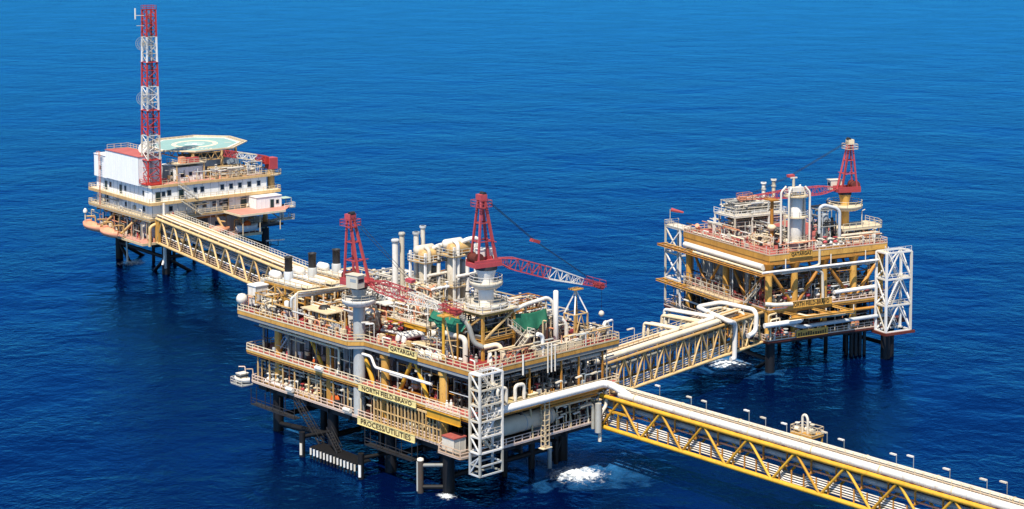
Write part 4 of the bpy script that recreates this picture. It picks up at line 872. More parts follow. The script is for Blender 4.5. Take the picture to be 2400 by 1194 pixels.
# elevated module deck
t = thing(P, 'module_deck', 'raised yellow edged deck under the two tall white process modules', 'platform', (19, 29, 21))
f = MB().bb(12.5, 25.5, 24.0, 35.5, 24.3, 24.55).build('floor', 'pyellow', t)
for a, b in (((12.5,24),(25.5,24)), ((12.5,24),(12.5,35.5))): MB().ibeam((*a, 24.1), (*b, 24.1), 0.4, 0.8).build('edge_beam', 'byellow', f)
MB().rail([(12.6, 35.4, 24.55), (12.6, 24.1, 24.55), (25.4, 24.1, 24.55)], r=0.1).build('railing', 'white', f)
MB().pipe([(12.6, 23.5, 23.6), (26.5, 23.5, 23.6)], 0.4, n=10).build('pipe', 'clean', t)
for a in (12.9, 17, 21, 25.1):
    for b in (24.4, 30, 35.1): MB().bar((a, b, 21), (a, b, 24.2), 0.3).build('post', 'orange', t)
for a in (17, 21): MB().bar((a, 24.4, 21.2), (a+3, 24.4, 24.0), 0.2).build('brace', 'yellow', t)
t = thing(P, 'module_deck', 'low railed deck with a yellow edge below the left crane boom', 'platform', (10, 26, 21))
f = MB().bb(7.8, 11.8, 20.2, 30.4, 23.2, 23.4).build('floor', 'cream', t); MB().ibeam((7.6, 30.4, 23.0), (7.6, 20.2, 23.0), 0.3, 0.7).build('edge_beam', 'byellow', f); MB().rail([(7.8, 30.4, 23.4), (7.8, 20.2, 23.4), (11.8, 20.2, 23.4)], r=0.1).build('railing', 'white', f)
for b in (20.6, 25, 30): MB().bar((8.0, b, 21), (8.0, b, 23.2), 0.3).build('post', 'orange', t); MB().bar((11.6, b, 21), (11.6, b, 23.2), 0.3).build('post', 'orange', t)
k = 0
for (u0, u1, w0, w1, z, h, mats, frm, lb) in (
    (8.6, 11.4, 20.8, 29.8, 23.4, 3.4, ('white', 'clean', 'cream', 'coral'), 'white', 'crowded white pipe skid on the low railed deck below the boom'),
    (13.0, 16.0, 37.5, 43.0, 21, 4.6, ('white', 'clean', 'lgrey'), 'white', 'white pipe skid behind the tall brown cabinet'),
    (19.5, 25.0, 37.5, 43.0, 21, 5.2, ('white', 'clean', 'silver'), 'white', 'white pipe skid at the foot of the two tall vents'),
    (20.5, 27, 45, 52, 21, 5.0, ('white', 'clean', 'lgrey'), 'white', 'pale pipe skid behind the rightmost generator package'),
    (13.2, 24.6, 24.6, 29.0, 21.0, 3.0, ('white', 'brown', 'orange', 'lgrey'), 'orange', 'shaded pipe skid under the raised module deck'),
    (13.2, 16.0, 24.8, 29.8, 24.6, 3.6, ('white', 'clean', 'coral', 'cream'), 'white', 'pipe skid on the raised module deck, before the left tall module'),
    (22.9, 25.2, 29.8, 34.8, 24.6, 3.8, ('white', 'clean', 'cream'), 'yellow', 'pipe skid on the raised module deck, behind the right tall module'),
    (5.2, 9.4, 10.8, 16.8, 21, 3.2, ('dark', 'grey', 'lgrey', 'white'), 'cream', 'dark pump skid on the red deck under the green tarpaulin'),
    (10.2, 15.6, 11.6, 18.5, 21, 4.4, ('white', 'lgrey', 'cream', 'dark'), 'yellow', 'tall pipe skid on the red deck behind the green tarpaulin'),
    (14.2, 19.6, 5.0, 9.5, 21, 4.8, ('dark', 'grey', 'white'), 'cream', 'dark framed pipe skid right of the zigzag stair'),
    (16.0, 22.6, 7.2, 11.6, 25.4, 2.8, ('red', 'coral', 'white', 'cream'), 'orange', 'red and white tangle of pipes above the right green tarpaulin'),
    (16.0, 22.6, 6.0, 11.6, 21, 4.2, ('dark', 'grey', 'lgrey', 'white'), 'cream', 'dark pipe skid under the right green tarpaulin'),
    (16.5, 24.5, 12.6, 19.5, 21, 4.6, ('white', 'clean', 'cream'), 'white', 'white pipe skid behind the right green tarpaulin'),
    (23.6, 26.0, 5.4, 9.0, 21, 2.6, ('white', 'red', 'lgrey'), 'cream', 'small pipe skid left of the tall yellow trestle'),
    (28.8, 31.4, 2.2, 6.2, 21, 1.8, ('white', 'grey', 'dark'), 'cream', 'low pump skid right of the tall yellow trestle'),
    (25.5, 31, 10.5, 20, 21, 3.4, ('white', 'clean', 'lgrey'), 'white', 'low white pipe skid at the far right of the top deck')):
    k += 1; pipe_skid(P, lb, u0, u1, w0, w1, z, h, 200+k, mats=mats, frame=frm, n=38)
vertical_vessel(P, 'slender white column with a cap right of the green tarpaulin', (21.2, 3.6), 21, 30.0, 0.42, ladder=False, toppipe=False)
t = thing(P, 'header_pipe', 'fat white insulated pipe bending over the right green tarpaulin', 'pipe', (16, 6, 21))
MB().pipe([(12.6, 4.6, 28.0), (16.5, 5.6, 28.3), (21.5, 5.8, 28.6), (22.4, 5.4, 27.6), (22.4, 5.2, 25.2), (23.8, 4.6, 24.8), (24.4, 4.4, 23.8), (24.4, 4.4, 21)], 0.33, n=10).build('pipe', 'white', t)
for u in (16.5, 21.0): MB().bar((u, 5.7, 21), (u, 5.7, 28), 0.24).build('post', 'cream', t)
t = thing(P, 'discharge_pipe', 'fat white pipe frame standing on the red deck before the crane frame', 'pipe', (3, 5, 21))
MB().pipe([(4.2, 11.5, 24.6), (3.6, 5.8, 24.8), (3.6, 5.8, 21.0)], 0.42, n=12).build('pipe', 'clean', t); MB().pipe([(3.6, 9.5, 21.3), (3.6, 6.4, 21.3)], 0.22).build('pipe', 'white', t); MB().bar((4.0, 10.5, 21), (4.0, 10.5, 24.3), 0.2).build('post', 'white', t)
t = thing(P, 'discharge_pipe', 'black and white fat pipe twisting down left of the crane frame', 'pipe', (5, 5, 21))
MB().pipe([(5.2, 8.6, 27.6), (5.0, 6.6, 26.6), (5.2, 5.6, 23.8), (6.2, 4.4, 23.2)], 0.42, n=12).build('pipe', 'grey', t); MB().pipe([(6.2, 4.4, 23.2), (8.2, 3.2, 23.6), (8.6, 2.6, 22.4), (8.8, 2.4, 21.0)], 0.4, n=12).build('pipe', 'cream', t); MB().pipe([(6.2, 3.2, 21), (6.4, 3.2, 22.6), (5.6, 2.2, 22.4), (5.4, 1.8, 21)], 0.3, n=10).build('pipe', 'white', t)
t = thing(P, 'suction_duct', 'twin fat white pipes lying on the red deck above the QATARGAS board', 'pipe', (6, 22, 21))
for k_ in (0, 1): MB().pipe([(4.6, 23.6-1.5*k_, 21.1), (4.7, 23.6-1.5*k_, 21.9), (7.4, 22.8-1.2*k_, 22.1), (9.6, 20.6-0.6*k_, 22.3)], 0.5, n=12).build('pipe', 'clean', t)
MB().bb(7.0, 9.8, 19.2, 20.6, 21.0, 21.9).build('plinth', 'white', t)
manifold(P, 'white valve cluster on the red deck behind the twin fat pipes', (9.4, 24.5, 21), 6, 1.3, (0.3, -1), h=1.8, mat='clean', seed=31, r=0.24)
manifold(P, 'white valve cluster on the red deck by the low railed deck', (6.2, 29.5, 21), 4, 1.1, (0.2, -1), h=1.4, mat='clean', seed=33, r=0.2)
t = thing(P, 'deck_hatch', 'square cream hatch cover on the red deck behind the QATARGAS board', 'hatch', (4.2, 17.6, 21)); MB().prism([(2.8, 19.2), (5.6, 18.2), (5.2, 15.2), (2.6, 16.0)], 21.05, 21.75).build('coaming', 'brown', t); MB().prism([(2.6, 19.5), (5.8, 18.4), (5.4, 14.9), (2.4, 15.8)], 21.76, 21.9).build('cover', 'cream', t)
t = thing(P, 'wrapped_equipment', 'white wrapped lump of equipment by the top deck rail right of the QATARGAS board', 'equipment', (1.8, 12.3, 21))
m = MB(); rr = random.Random(4)
for k_ in range(7): m.lathe((1.6+rr.uniform(-.5,.5), 14.4-0.75*k_, 21.0), [(0.7,0),(0.75,0.35),(0.5+rr.random()*0.2,0.8),(0.1,1.0+rr.random()*0.4)], 9)
m.build('wrapping', 'clean', t)
def tarp(label, pts, seed):
    """a sagging sheet over four corners p00,p10,p01,p11, with folds and thickness"""
    t = thing(P, 'tarpaulin', label, 'tarpaulin', pts[0]); rr = random.Random(seed); n, mm = 18, 12
    a, b, c, d = [Vector(q) for q in pts]; vs = []; fs = []
    ph = [rr.uniform(0, 6) for _ in range(4)]
    for j in range(mm+1):
        for i in range(n+1):
            x, y = i/n, j/mm; p = a.lerp(b, x).lerp(c.lerp(d, x), y)
            sag = -0.9*math.sin(math.pi*x)*(0.4+0.6*y) + 0.22*math.sin(x*17+ph[0]+y*3) * y + 0.15*math.sin(x*31+ph[1]) * y
            off = 0.25*math.sin(x*14+ph[2])*(0.3+y)
            vs.append(p + Vector((-off*0.6, -off*0.7, sag)))
    for j in range(mm):
        for i in range(n): fs.append((j*(n+1)+i, j*(n+1)+i+1, (j+1)*(n+1)+i+1, (j+1)*(n+1)+i))
    m = MB(); m.add(vs, fs, True); o = m.build('sheet', 'green', t); so = o.modifiers.new('thickness', 'SOLIDIFY'); so.thickness = 0.05
    return t
tarp('green tarpaulin slung over the skid left of the crane frame', [(6.4, 16.8, 27.0), (5.2, 6.6, 27.3), (4.8, 16.2, 26.0), (4.0, 7.0, 25.3)], 3)
tarp('green tarpaulin slung over the skid right of the crane frame', [(12.7, 4.9, 27.5), (19.8, 4.5, 27.3), (12.3, 3.9, 25.3), (19.4, 3.6, 25.4)], 9)
for (a_, b_) in ((5.8, 16.8), (5.6, 11.8), (5.0, 6.6)): MB().bar((a_, b_, 21), (a_, b_, 27.2), 0.2).build('post', 'pyellow', pp)
for a_ in (13.0, 16.4, 19.8): MB().bar((a_, 4.7, 21), (a_, 4.7, 27.4), 0.2).build('post', 'cream', pp)
t = thing(P, 'locker_row', 'row of low cream lockers along the right rail of the top deck', 'lockers', (18, 1.2, 21))
for k_ in range(6): l_ = MB().bb(14.2+1.7*k_, 15.7+1.7*k_, 0.6, 1.6, 21.02, 22.0+0.15*(k_ % 2)).build('locker', 'cream', t); MB().bb(14.15+1.7*k_, 15.75+1.7*k_, 0.55, 1.65, 22.0+0.15*(k_ % 2), 22.08+0.15*(k_ % 2)).build('lid', 'white', l_)
pipes(pp, [('clean', 0.3, [(31.2, 1.6, 21), (31.2, 1.6, 23.6), (30.4, 1.4, 23.9), (30.0, 1.3, 23.3)]), ('rail', 0.5, [(29.4, 1.8, 21), (29.4, 1.8, 22.4)]),
           ('clean', 0.2, [(13.0, 14, 26.8), (6.5, 13, 26.8), (6.5, 13, 21)]), ('white', 0.25, [(26, 12, 21), (26, 12, 25.5), (26, 24, 25.5), (26, 24, 21)]), ('white', 0.3, [(14, 45, 24.4), (14, 37, 24.4), (14, 36, 21)])])
for k, (u, w, dd) in enumerate(((31.6, 0.8, (-1, 0)), (1.0, 26.6, (-0.5, 1)), (1.0, 25.4, (-0.5, 1)), (19.0, 59, (-1, 0.5)), (24.0, 58, (-1, 0.5)))):
    lamp_post(P, ('lamp at the far right corner of the top deck', 'left of two lamps on the top deck rail right of the left crane', 'right of two lamps on the top deck rail right of the left crane', 'left of two far lamps behind the generator packages', 'right of two far lamps behind the generator packages')[k], (u, w, 21), 3.2, dd, mat='white', arm=0.6)
# small boat at the low deck end
t = thing(P, 'service_boat', 'small white boat hung at the far left end of the low deck', 'boat', (-0.5, 62.2, 7.6))
def hull(m, c, L, Bm, H, axis, z0):
    ax = Vector((axis[0], axis[1], 0)).normalized(); sd = Vector((-ax.y, ax.x, 0)); C = Vector((c[0], c[1], z0)); vs = []; fs = []; n = 9
    for i in range(n):
        x = -1 + 2*i/(n-1); wd = (1 - abs(x)**2.6)*0.98 + 0.02
        for (yy, zz) in ((0, 0.12*abs(x)**2), (0.55, 0.18), (0.92, 0.55), (1.0, 1.0)): vs.append(C + ax*x*L/2 + sd*yy*wd*Bm/2 + Vector((0, 0, (zz + 0.15*x*x)*H)))
        for (yy, zz) in ((1.0, 1.0), (0.92, 0.55), (0.55, 0.18)): vs.append(C + ax*x*L/2 - sd*yy*wd*Bm/2 + Vector((0, 0, (zz + 0.15*x*x)*H)))
    for i in range(n-1):
        for k_ in range(7): fs.append((i*7+k_, i*7+(k_+1) % 7, (i+1)*7+(k_+1) % 7, (i+1)*7+k_))
    m.add(vs, fs, True); return m
hull(MB(), (-0.9, 60.9), 3.4, 2.0, 0.9, (-0.3, 0.9), 7.7).build('hull', 'clean', t); MB().bb(-1.7, -0.1, 60.2, 61.6, 8.6, 9.4).build('cabin', 'white', t); MB().bb(-1.8, 0.0, 60.1, 61.7, 9.41, 9.5).build('cabin_roof', 'white', t); MB().bb(-1.74, -0.06, 60.16, 61.64, 8.85, 9.15).build('window_band', 'glass', t)
for w_ in (59.6, 62.0): MB().pipe([(0.2, w_-0.6, 8.3), (0.2, w_-0.4, 10.3), (-0.9, w_, 10.4)], 0.1, n=6).build('davit', 'rail', t); MB().cyl((-0.9, w_, 10.4), (-0.9, w_, 8.5), 0.04, n=5).build('fall_wire', 'dark', t)
MB().bb(-2.2, 0.4, 59.1, 62.6, 7.45, 7.6).build('cradle_deck', 'grey', t); MB().rail([(-2.2, 59.1, 7.6), (-2.2, 62.6, 7.6), (0.4, 62.6, 7.6)], r=0.08).build('railing', 'white', t)
# boat landing and mooring pile
t = thing(P, 'boat_landing', 'dark boat landing with white striped fender posts under the process platform', 'boat landing', (-2, 30, 0))
MB().bb(-3.4, -0.6, 24.4, 37.2, 1.75, 2.0).build('landing_deck', 'black', t)
for k_ in range(14):
    w = 24.9 + 0.92*k_; f = MB().cyl((-3.55, w, -0.8), (-3.55, w, 1.9), 0.17, n=8).build('fender', 'black', t); MB().cyl((-3.55, w, 0.7), (-3.55, w, 1.85), 0.185, n=8).build('stripe', 'clean', f)
for w in (22.8, 38.8):
    f = MB().cyl((-3.9, w, -4), (-3.9, w, 4.2), 0.5, n=12).build('pile', 'black', t); MB().cyl((-4.2, w-0.1, 0.4), (-4.2, w-0.1, 2.4), 0.28, n=8).build('stripe', 'clean', f); MB().cyl((-3.9, w, 3.4), (2, w-1, 3.4), 0.35, n=8).build('strut', 'black', t)
MB().stairs((-1.2, 37, 2.0), (-0.6, 45, 7.6), 1.0, (1, 0, 0)).build('stair_flight', 'dark', t); MB().stairs((-2.0, 31.0, 2.0), (-1.6, 34.4, 4.6), 1.0, (1, 0, 0)).build('stair_flight', 'dark', t)
t = thing(P, 'mooring_pile', 'pale weathered steel pile with a side arm in the water by the near corner', 'pile', (-1.2, 11.1, 0))
MB().cyl((-1.2, 11.1, -4), (-1.2, 11.1, 5.2), 0.5, n=14).build('pile', 'grating', t); MB().cyl((-1.55, 11.3, 0.3), (-1.55, 11.3, 5.0), 0.24, n=8).build('rubbing_strip', 'lgrey', t); MB().cyl((-1.2, 11.1, 4.4), (2.0, 8.2, 4.4), 0.3, n=10).build('strut', 'grey', t); MB().cyl((-1.2, 11.1, 0.9), (2.0, 8.2, 0.9), 0.4, n=10).build('strut', 'black', t)
MB().lathe((-1.2, 11.1, 5.2), [(0.55,0),(0.5,0.3),(0.1,0.45)], 12).build('cap', 'white', t)

# ---- small fittings along the faces: drop lines, conduits, junction boxes, cable trays, floodlights
rf_ = random.Random(77)
def fittings(parent, seed, face, a0, a1, zf, zc, n, mats, off=0.0, inset=(0.15, 1.6)):
    """face 'u' = left face (positions run along w), 'w' = right face (positions run along u)"""
    r_ = random.Random(seed)
    def pt(a, d, z): return (off+d, a, z) if face == 'u' else (a, off+d, z)
    for k in range(n):
        a = r_.uniform(a0, a1); d = r_.uniform(*inset); kind = r_.random(); mt = r_.choice(mats); m = MB()
        if kind < 0.34:
            z1 = r_.uniform(zf+1.0, zc); m.pipe([pt(a, d, zf), pt(a, d, z1), pt(a + r_.choice((-1, 1))*r_.uniform(0.4, 2.0), d+0.1, z1), ], r_.choice((0.06, 0.09, 0.13)), n=6); m.build('pipe', mt, parent)
        elif kind < 0.5:
            m.bar(pt(a, d, zf), pt(a, d, zc), r_.uniform(0.1, 0.2)); m.build('post', mt, parent)
        elif kind < 0.68:
            b = a + r_.uniform(2.5, 7.0); z = r_.uniform(zf+1.8, zc-0.1); b = min(b, a1); m.pipe([pt(a, d, z), pt(b, d, z)], r_.choice((0.07, 0.1, 0.16)), n=6); m.build('pipe', mt, parent)
        elif kind < 0.84:
            z = zf + r_.uniform(0.1, 1.4); s_ = r_.uniform(0.25, 0.6); p0, p1 = pt(a-s_, d, z), pt(a+s_, d+s_, z+s_*1.6); m.bb(min(p0[0], p1[0]), max(p0[0], p1[0]), min(p0[1], p1[1]), max(p0[1], p1[1]), p0[2], p1[2]); m.build('junction_box', mt, parent)
        elif kind < 0.93:
            m.lathe(pt(a, d, zf), [(0.28, 0), (0.3, 0.7), (0.2, 0.9), (0.08, 1.1), (0.2, 1.15), (0.02, 1.3)], 8); m.build('valve', r_.choice(('red', 'coral', 'white', mt)), parent)
        else:
            m.bar(pt(a, d, zc-0.1), pt(a, d, zc-0.9), 0.09); p_ = pt(a, d-0.15, zc-0.95); m.bb(p_[0]-0.25, p_[0]+0.25, p_[1]-0.25, p_[1]+0.25, p_[2]-0.2, p_[2]); m.build('floodlight', 'white', parent)
LM = ('white', 'cream', 'cream', 'pyellow', 'lgrey', 'dark', 'coral')
fittings(pp, 1, 'u', 30.5, 60.5, 21.0, 23.6, 60, LM, off=-1.4)
fittings(pp, 2, 'u', 1.0, 27.0, 21.0, 22.6, 30, LM, off=0.5)
fittings(pp, 3, 'u', 30, 59, 13.9, 19.4, 60, ('grey', 'cream', 'dark', 'dark', 'lgrey'), off=0.1, inset=(0.3, 2.6))  # mid and low level fittings lean to dark paint in place of shade
fittings(pp, 4, 'u', 1, 30, 13.9, 19.4, 50, ('grey', 'cream', 'orange', 'lgrey', 'dark', 'dark'), off=0.3, inset=(0.8, 3.4))
fittings(pp, 5, 'u', 24.5, 58.5, 8.3, 12.8, 90, ('cream', 'pyellow', 'grey', 'coral', 'dark', 'dark', 'brown'), off=0.1, inset=(0.2, 2.2))
fittings(pp, 6, 'u', 2, 24, 8.3, 12.6, 40, ('cream', 'grey', 'dark', 'dark'), off=0.4, inset=(0.4, 2.2))
fittings(pp, 7, 'w', 4, 31, 21.0, 23.4, 50, LM, off=0.1)
fittings(pp, 8, 'w', 4, 31, 13.9, 19.2, 60, ('lgrey', 'cream', 'dark', 'dark', 'orange', 'bgrey', 'grey'), off=0.1, inset=(0.4, 2.6))
fittings(pp, 9, 'w', 18, 30, 8.3, 12.8, 50, ('cream', 'grey', 'dark', 'dark', 'brown'), off=0.1, inset=(0.3, 2.4))

# loose pipework and fittings spread over the top deck
for k, (o_, a0, a1, zc, n, mts) in enumerate(((2.0, 31, 47, 24.2, 46, LM), (5.0, 31, 46, 24.8, 46, LM), (2.5, 47, 60, 24.6, 40, LM), (9.0, 44, 60, 25.2, 40, LM), (14.0, 36, 60, 25.4, 50, LM), (20.0, 36, 60, 25.4, 50, LM),
      (3.5, 4, 16, 23.6, 30, ('white', 'lgrey', 'dark', 'cream', 'grey')), (9.0, 9, 24, 25.0, 50, LM), (13.0, 3, 22, 26.0, 60, LM), (18.0, 3, 22, 26.0, 60, LM), (24.0, 2, 24, 24.0, 50, LM), (7.5, 24, 36, 24.5, 40, LM), (12.5, 24, 35, 28.0, 40, ('white', 'white', 'cream', 'lgrey', 'pyellow')))):
    fittings(pp, 40+k, 'u', a0, a1, 21.0 if k < 12 else 24.6, zc, n, mts, off=o_, inset=(0, 4.5))
for k, (u, w) in enumerate(((6, 14), (6, 30), (6, 46), (14, 8), (20, 8), (14, 22), (22, 22), (14, 38), (22, 38), (14, 54), (22, 54))): MB().cyl((u, w, -5), (u, w, 7.2), 0.45 + 0.1*(k % 3), n=10).build('shadow_post', 'black', pp)  # black framing added in place of the deep shadow under the decks
for w in (14, 30, 46): MB().bar((2, w, 5.6), (28, w, 5.6), 0.6).build('shadow_beam', 'black', pp); MB().bar((2, w, 6.8), (28, w+6, 5.0), 0.4).build('shadow_brace', 'black', pp)
for u in (6, 14, 22): MB().bar((u, 4, 4.9), (u, 57, 4.9), 0.5).build('shadow_beam', 'black', pp)

# ================================================================== BRIDGES
ORD = ('first', 'second', 'third', 'fourth', 'fifth', 'sixth', 'seventh', 'eighth', 'ninth', 'tenth', 'eleventh', 'twelfth', 'thirteenth')
def bridge_deck(t, L, width, z, mat, y0=0.6, y1=None, x0=0.0):
    y1 = y1 or width-0.4
    return MB().bb(x0, L, y0, y1, z, z+0.1).build('walkway', mat, t)
# long bridge leaving to the lower right
B3 = Frame(14.53, 279.23, -48.72)
b3 = bridge(B3, 'long bright yellow truss bridge with fat white pipes running to the lower right', 108.8, 3.9, 7.2, 12.35, 12, 'byellow', chord=0.36, diag=0.21)
MB().bar((2.0, 0.0, 10.2), (6.2, 0.0, 10.2), 0.3).build('knee_beam', 'byellow', b3); MB().bar((4.1, 0.0, 7.3), (4.1, 0.0, 10.1), 0.22).build('knee_post', 'byellow', b3)
for k in range(12):
    x = 9.07*k
    for dx in (0.0, 4.53):
        MB().bar((x+dx+2.2, 0.9, 9.6), (x+dx+2.2, 0.9, 12.2), 0.22).build('hanger', 'orange', b3); MB().bar((x+dx+2.2, 0.4, 9.6), (x+dx+2.2, 3.2, 9.6), 0.2).build('hanger_beam', 'orange', b3)
        MB().bar((x+dx+2.2, 0.9, 11.4), (x+dx+3.0, 0.5, 12.1), 0.14).build('knee_brace', 'byellow', b3)
    for dx in (1.2, 3.5, 5.8, 8.1): MB().bar((x+dx, 0.35, 7.3), (x+dx, 0.35, 9.4), 0.17).build('pipe_post', 'orange', b3)
wk = MB().bb(1, 108, 1.2, 2.7, 12.55, 12.65).build('walkway', 'grating', b3)
MB().rail([(1, 1.25, 12.65), (108, 1.25, 12.65)], r=0.08, step=1.5).build('railing', 'rail', wk); MB().rail([(1, 2.65, 12.65), (108, 2.65, 12.65)], r=0.08, step=1.5).build('railing', 'cream', wk)
MB().pipe([(4, 0.5, 13.25), (109, 0.5, 13.25)], 0.58, n=16).build('fat_pipe', 'white', b3)
MB().pipe([(-3, 3.3, 13.2), (109, 3.3, 13.2)], 0.48, n=16).build('fat_pipe', 'white', b3)
for k in range(24): MB().bb(4.53*k+1.9, 4.53*k+2.5, 0.0, 1.1, 12.5, 12.8).build('pipe_saddle', 'brown', b3)
for k in range(9): MB().cyl((12*k+7.5, 0.5, 13.25), (12*k+7.7, 0.5, 13.25), 0.66, n=16).build('flange', 'cream', b3); MB().cyl((12*k+3.1, 3.3, 13.2), (12*k+3.3, 3.3, 13.2), 0.56, n=16).build('flange', 'cream', b3)
MB().pipe([(-1.5, 2.0, 10.6), (109, 2.0, 10.6)], 0.45, n=12).build('inner_pipe', 'lgrey', b3); MB().pipe([(-1.5, 3.1, 10.1), (109, 3.1, 10.1)], 0.35, n=10).build('inner_pipe', 'lgrey', b3)
MB().pipe([(-1.5, 1.3, 9.9), (109, 1.3, 9.9)], 0.14, n=7).build('inner_pipe', 'coral', b3); MB().pipe([(-1.5, 1.0, 11.5), (109, 1.0, 11.5)], 0.12, n=7).build('inner_pipe', 'dark', b3)
for k in range(5):
    z = 7.75 + 0.36*k
    MB().pipe([(-1.2, 0.65, z), (37.0, 0.65, z), (38.0, 0.65, z-0.7), (41.6, 0.65, z-0.7), (42.6, 0.65, z), (109, 0.65, z)], 0.105, n=7).build('small_pipe', 'clean', b3)
for k in range(3): MB().pipe([(-1.2, 2.6+0.4*k, 7.7), (109, 2.6+0.4*k, 7.7)], 0.13, n=7).build('small_pipe', 'lgrey', b3)
for k, x in enumerate((9.4, 16.3, 19.5, 28.3, 31.6, 35.7, 43.3, 46.4, 55.6, 58.5, 64.5, 70.4, 73.5)):
    lamp_post(B3, ORD[k] + ' lamp post along the long bright yellow bridge counting from the process platform', (x, 4.1, 12.5), 2.1 if k % 3 else 2.5, (-1, 0.35), mat='grey', arm=0.5, group='lamps of the long bridge')
t = thing(B3, 'valve_platform', 'small yellow platform with white valves beside the long bridge', 'platform', (38.2, 5.4, 13))
f = MB().bb(36.4, 40.4, 4.1, 7.0, 13.3, 13.65).build('floor', 'yellow', t); MB().rail([(36.4, 4.2, 13.65), (36.4, 6.9, 13.65), (40.4, 6.9, 13.65), (40.4, 4.2, 13.65)], close=True, r=0.09).build('railing', 'cream', f)
MB().pipe([(37.8, 5.2, 13.6), (37.8, 5.2, 16.2), (38.4, 5.2, 16.5), (38.8, 5.2, 15.9), (38.8, 5.2, 13.6)], 0.2).build('vent_pipe', 'clean', t)
for q_ in ((38.4, 5.8, 14.1, 0.26), (39.6, 5.3, 14.2, 0.24), (37.0, 5.0, 14.1, 0.22)): m = MB(); valve(m, q_[:3], q_[3]); m.build('valve', 'white', t)
for a in (36.6, 40.2):
    for b in (4.3, 6.8): MB().bar((a, b, 12.0), (a, b, 13.3), 0.2).build('support', 'yellow', t)

# bridge to the wellhead platform
B2 = Frame(9.931, 290.791, 50.43); L2 = 62.2
b2 = bridge(B2, 'faded yellow truss bridge with white pipes and loops between process and wellhead platforms', L2, 5.0, 6.5, 12.5, 10, 'pyellow', verticals=3, farmat='orange', chord=0.32, diag=0.19)
wk = bridge_deck(b2, L2-6, 5.0, 12.85, 'grating', 1.5, 4.6, -1)
for k in range(10): MB().bar((2+5.5*k, 0.2, 13.02), (2+5.5*k, 4.6, 13.02), 0.3, 0.2).build('pipe_support', 'pyellow', b2)
MB().rail([(-1, 4.55, 13.0), (L2-6, 4.55, 13.0)], r=0.1, step=1.6).build('railing', 'cream', wk); MB().rail([(-1, 1.9, 13.0), (40, 1.9, 13.0)], r=0.09, step=1.6).build('railing', 'rail', wk)
MB().pipe([(-3, 0.45, 13.4), (46.5, 0.45, 13.4)], 0.55, n=14).build('fat_pipe', 'cream', b2)
for k in range(3): MB().pipe([(-3, 2.6+0.6*k, 13.35), (L2-4, 2.6+0.6*k, 13.35)], 0.2, n=8).build('pipe', ('cream', 'pyellow', 'cream')[k], b2)
MB().pipe([(-1, 2.2, 10.6), (L2, 2.2, 10.6)], 0.4, n=10).build('inner_pipe', 'lgrey', b2); MB().pipe([(-1, 3.6, 9.6), (L2, 3.6, 9.6)], 0.35, n=10).build('inner_pipe', 'lgrey', b2)
for k in range(4): MB().pipe([(-3, 0.6, 7.0+0.42*k), (44, 0.6, 7.0+0.42*k), (L2-8, 0.6, 7.0+0.42*k)], 0.12, n=7).build('small_pipe', ('cream', 'clean')[k % 2], b2)
MB().pipe([(36, 1.4, 8.2), (45, 1.4, 8.2), (46, 1.4, 9.2), (46, 1.4, 8.0)], 0.16, n=7).build('small_pipe', 'clean', b2)
def loop(label, x0, x1, yo, z, mat, r):
    t = thing(B2, 'expansion_loop', label, 'pipe loop', (x0, 5.0, 12.6))
    for d in (0, 0.75): MB().pipe([(x0-6+d, 1.2+d*0.4, z), (x0+d, 1.2+d*0.4, z), (x0+d, yo-d, z), (x0+d*0.5, yo+0.1-d, z-0.9), (x0+d*0.5-0.2, yo+0.1-d, z-2.6)], r, n=9).build('pipe', mat, t)
    for yy in (5.6, yo-0.6): MB().bar((x0-0.4, yy, 12.2), (x0+1.4, yy, 12.2), 0.2).build('bracket', 'white', t); MB().bar((x0+0.5, 5.0, 12.1), (x0+0.5, yo, 12.1), 0.22).build('cantilever', 'cream', t)
    for yy in (6.0, yo-0.8): MB().bar((x0+0.2, yy, 10.2), (x0+0.2, yy, z), 0.16).build('post', 'white', t)
    return t
loop('cream pipe loop jutting from the far side of the wellhead bridge, nearest the process platform', 34.6, 36, 9.0, 14.0, 'cream', 0.3)
loop('cream pipe loop jutting from the far side of the wellhead bridge, middle of three', 42.0, 43, 10.0, 14.0, 'cream', 0.34)
loop('pale pipe loop jutting from the far side of the wellhead bridge, nearest the wellhead platform', 46.6, 48, 12.6, 14.0, 'white', 0.34)
t = thing(B2, 'pipe_loop', 'big white square pipe loop rising over the wellhead end of the bridge', 'pipe loop', (53, 4, 12.5))
MB().pipe([(49.8, -0.6, 5.6), (50.6, -0.9, 5.6), (50.8, -0.9, 12.6), (47.6, -1.6, 13.5), (53.4, 9.6, 13.7), (60.0, 8.2, 13.7), (59.2, -0.4, 13.5), (59.2, -0.4, 9.2), (56.6, -0.2, 8.8)], 0.48, n=14, bend=1.3).build('pipe', 'clean', t)
MB().pipe([(48.5, 0.8, 13.0), (52.6, 7.9, 13.2), (57.8, 7.0, 13.2), (57.4, 1.2, 13.0), (57.4, 1.2, 8.0)], 0.3, n=10, bend=0.9).build('pipe', 'clean', t)
for a, b in ((51.0, 0.2), (54.0, 0.2), (54.0, 6.5), (58.0, 5.5)): MB().bar((a, b, 7.0), (a, b, 13.0), 0.22).build('post', 'orange', t)
MB().bb(50.5, 58.0, 0.6, 5.4, 12.55, 12.75).build('floor', 'orange', t); MB().rail([(50.6, 5.3, 12.75), (57.9, 5.3, 12.75)], r=0.1).build('railing', 'byellow', t)
pipe_skid(B2, 'tangle of small cream pipes inside the big white loop', 51.2, 56.8, 1.0, 4.8, 9.2, 3.2, 77, mats=('cream', 'white', 'byellow', 'coral'), frame='orange', n=22)
for k, x in enumerate((12.0, 26.0)): lamp_post(B2, ('lamp post on the wellhead bridge nearer the process platform', 'lamp post on the wellhead bridge nearer the loops')[k], (x, 5.2, 12.6), 2.6, (-1, 0.4), mat='white')

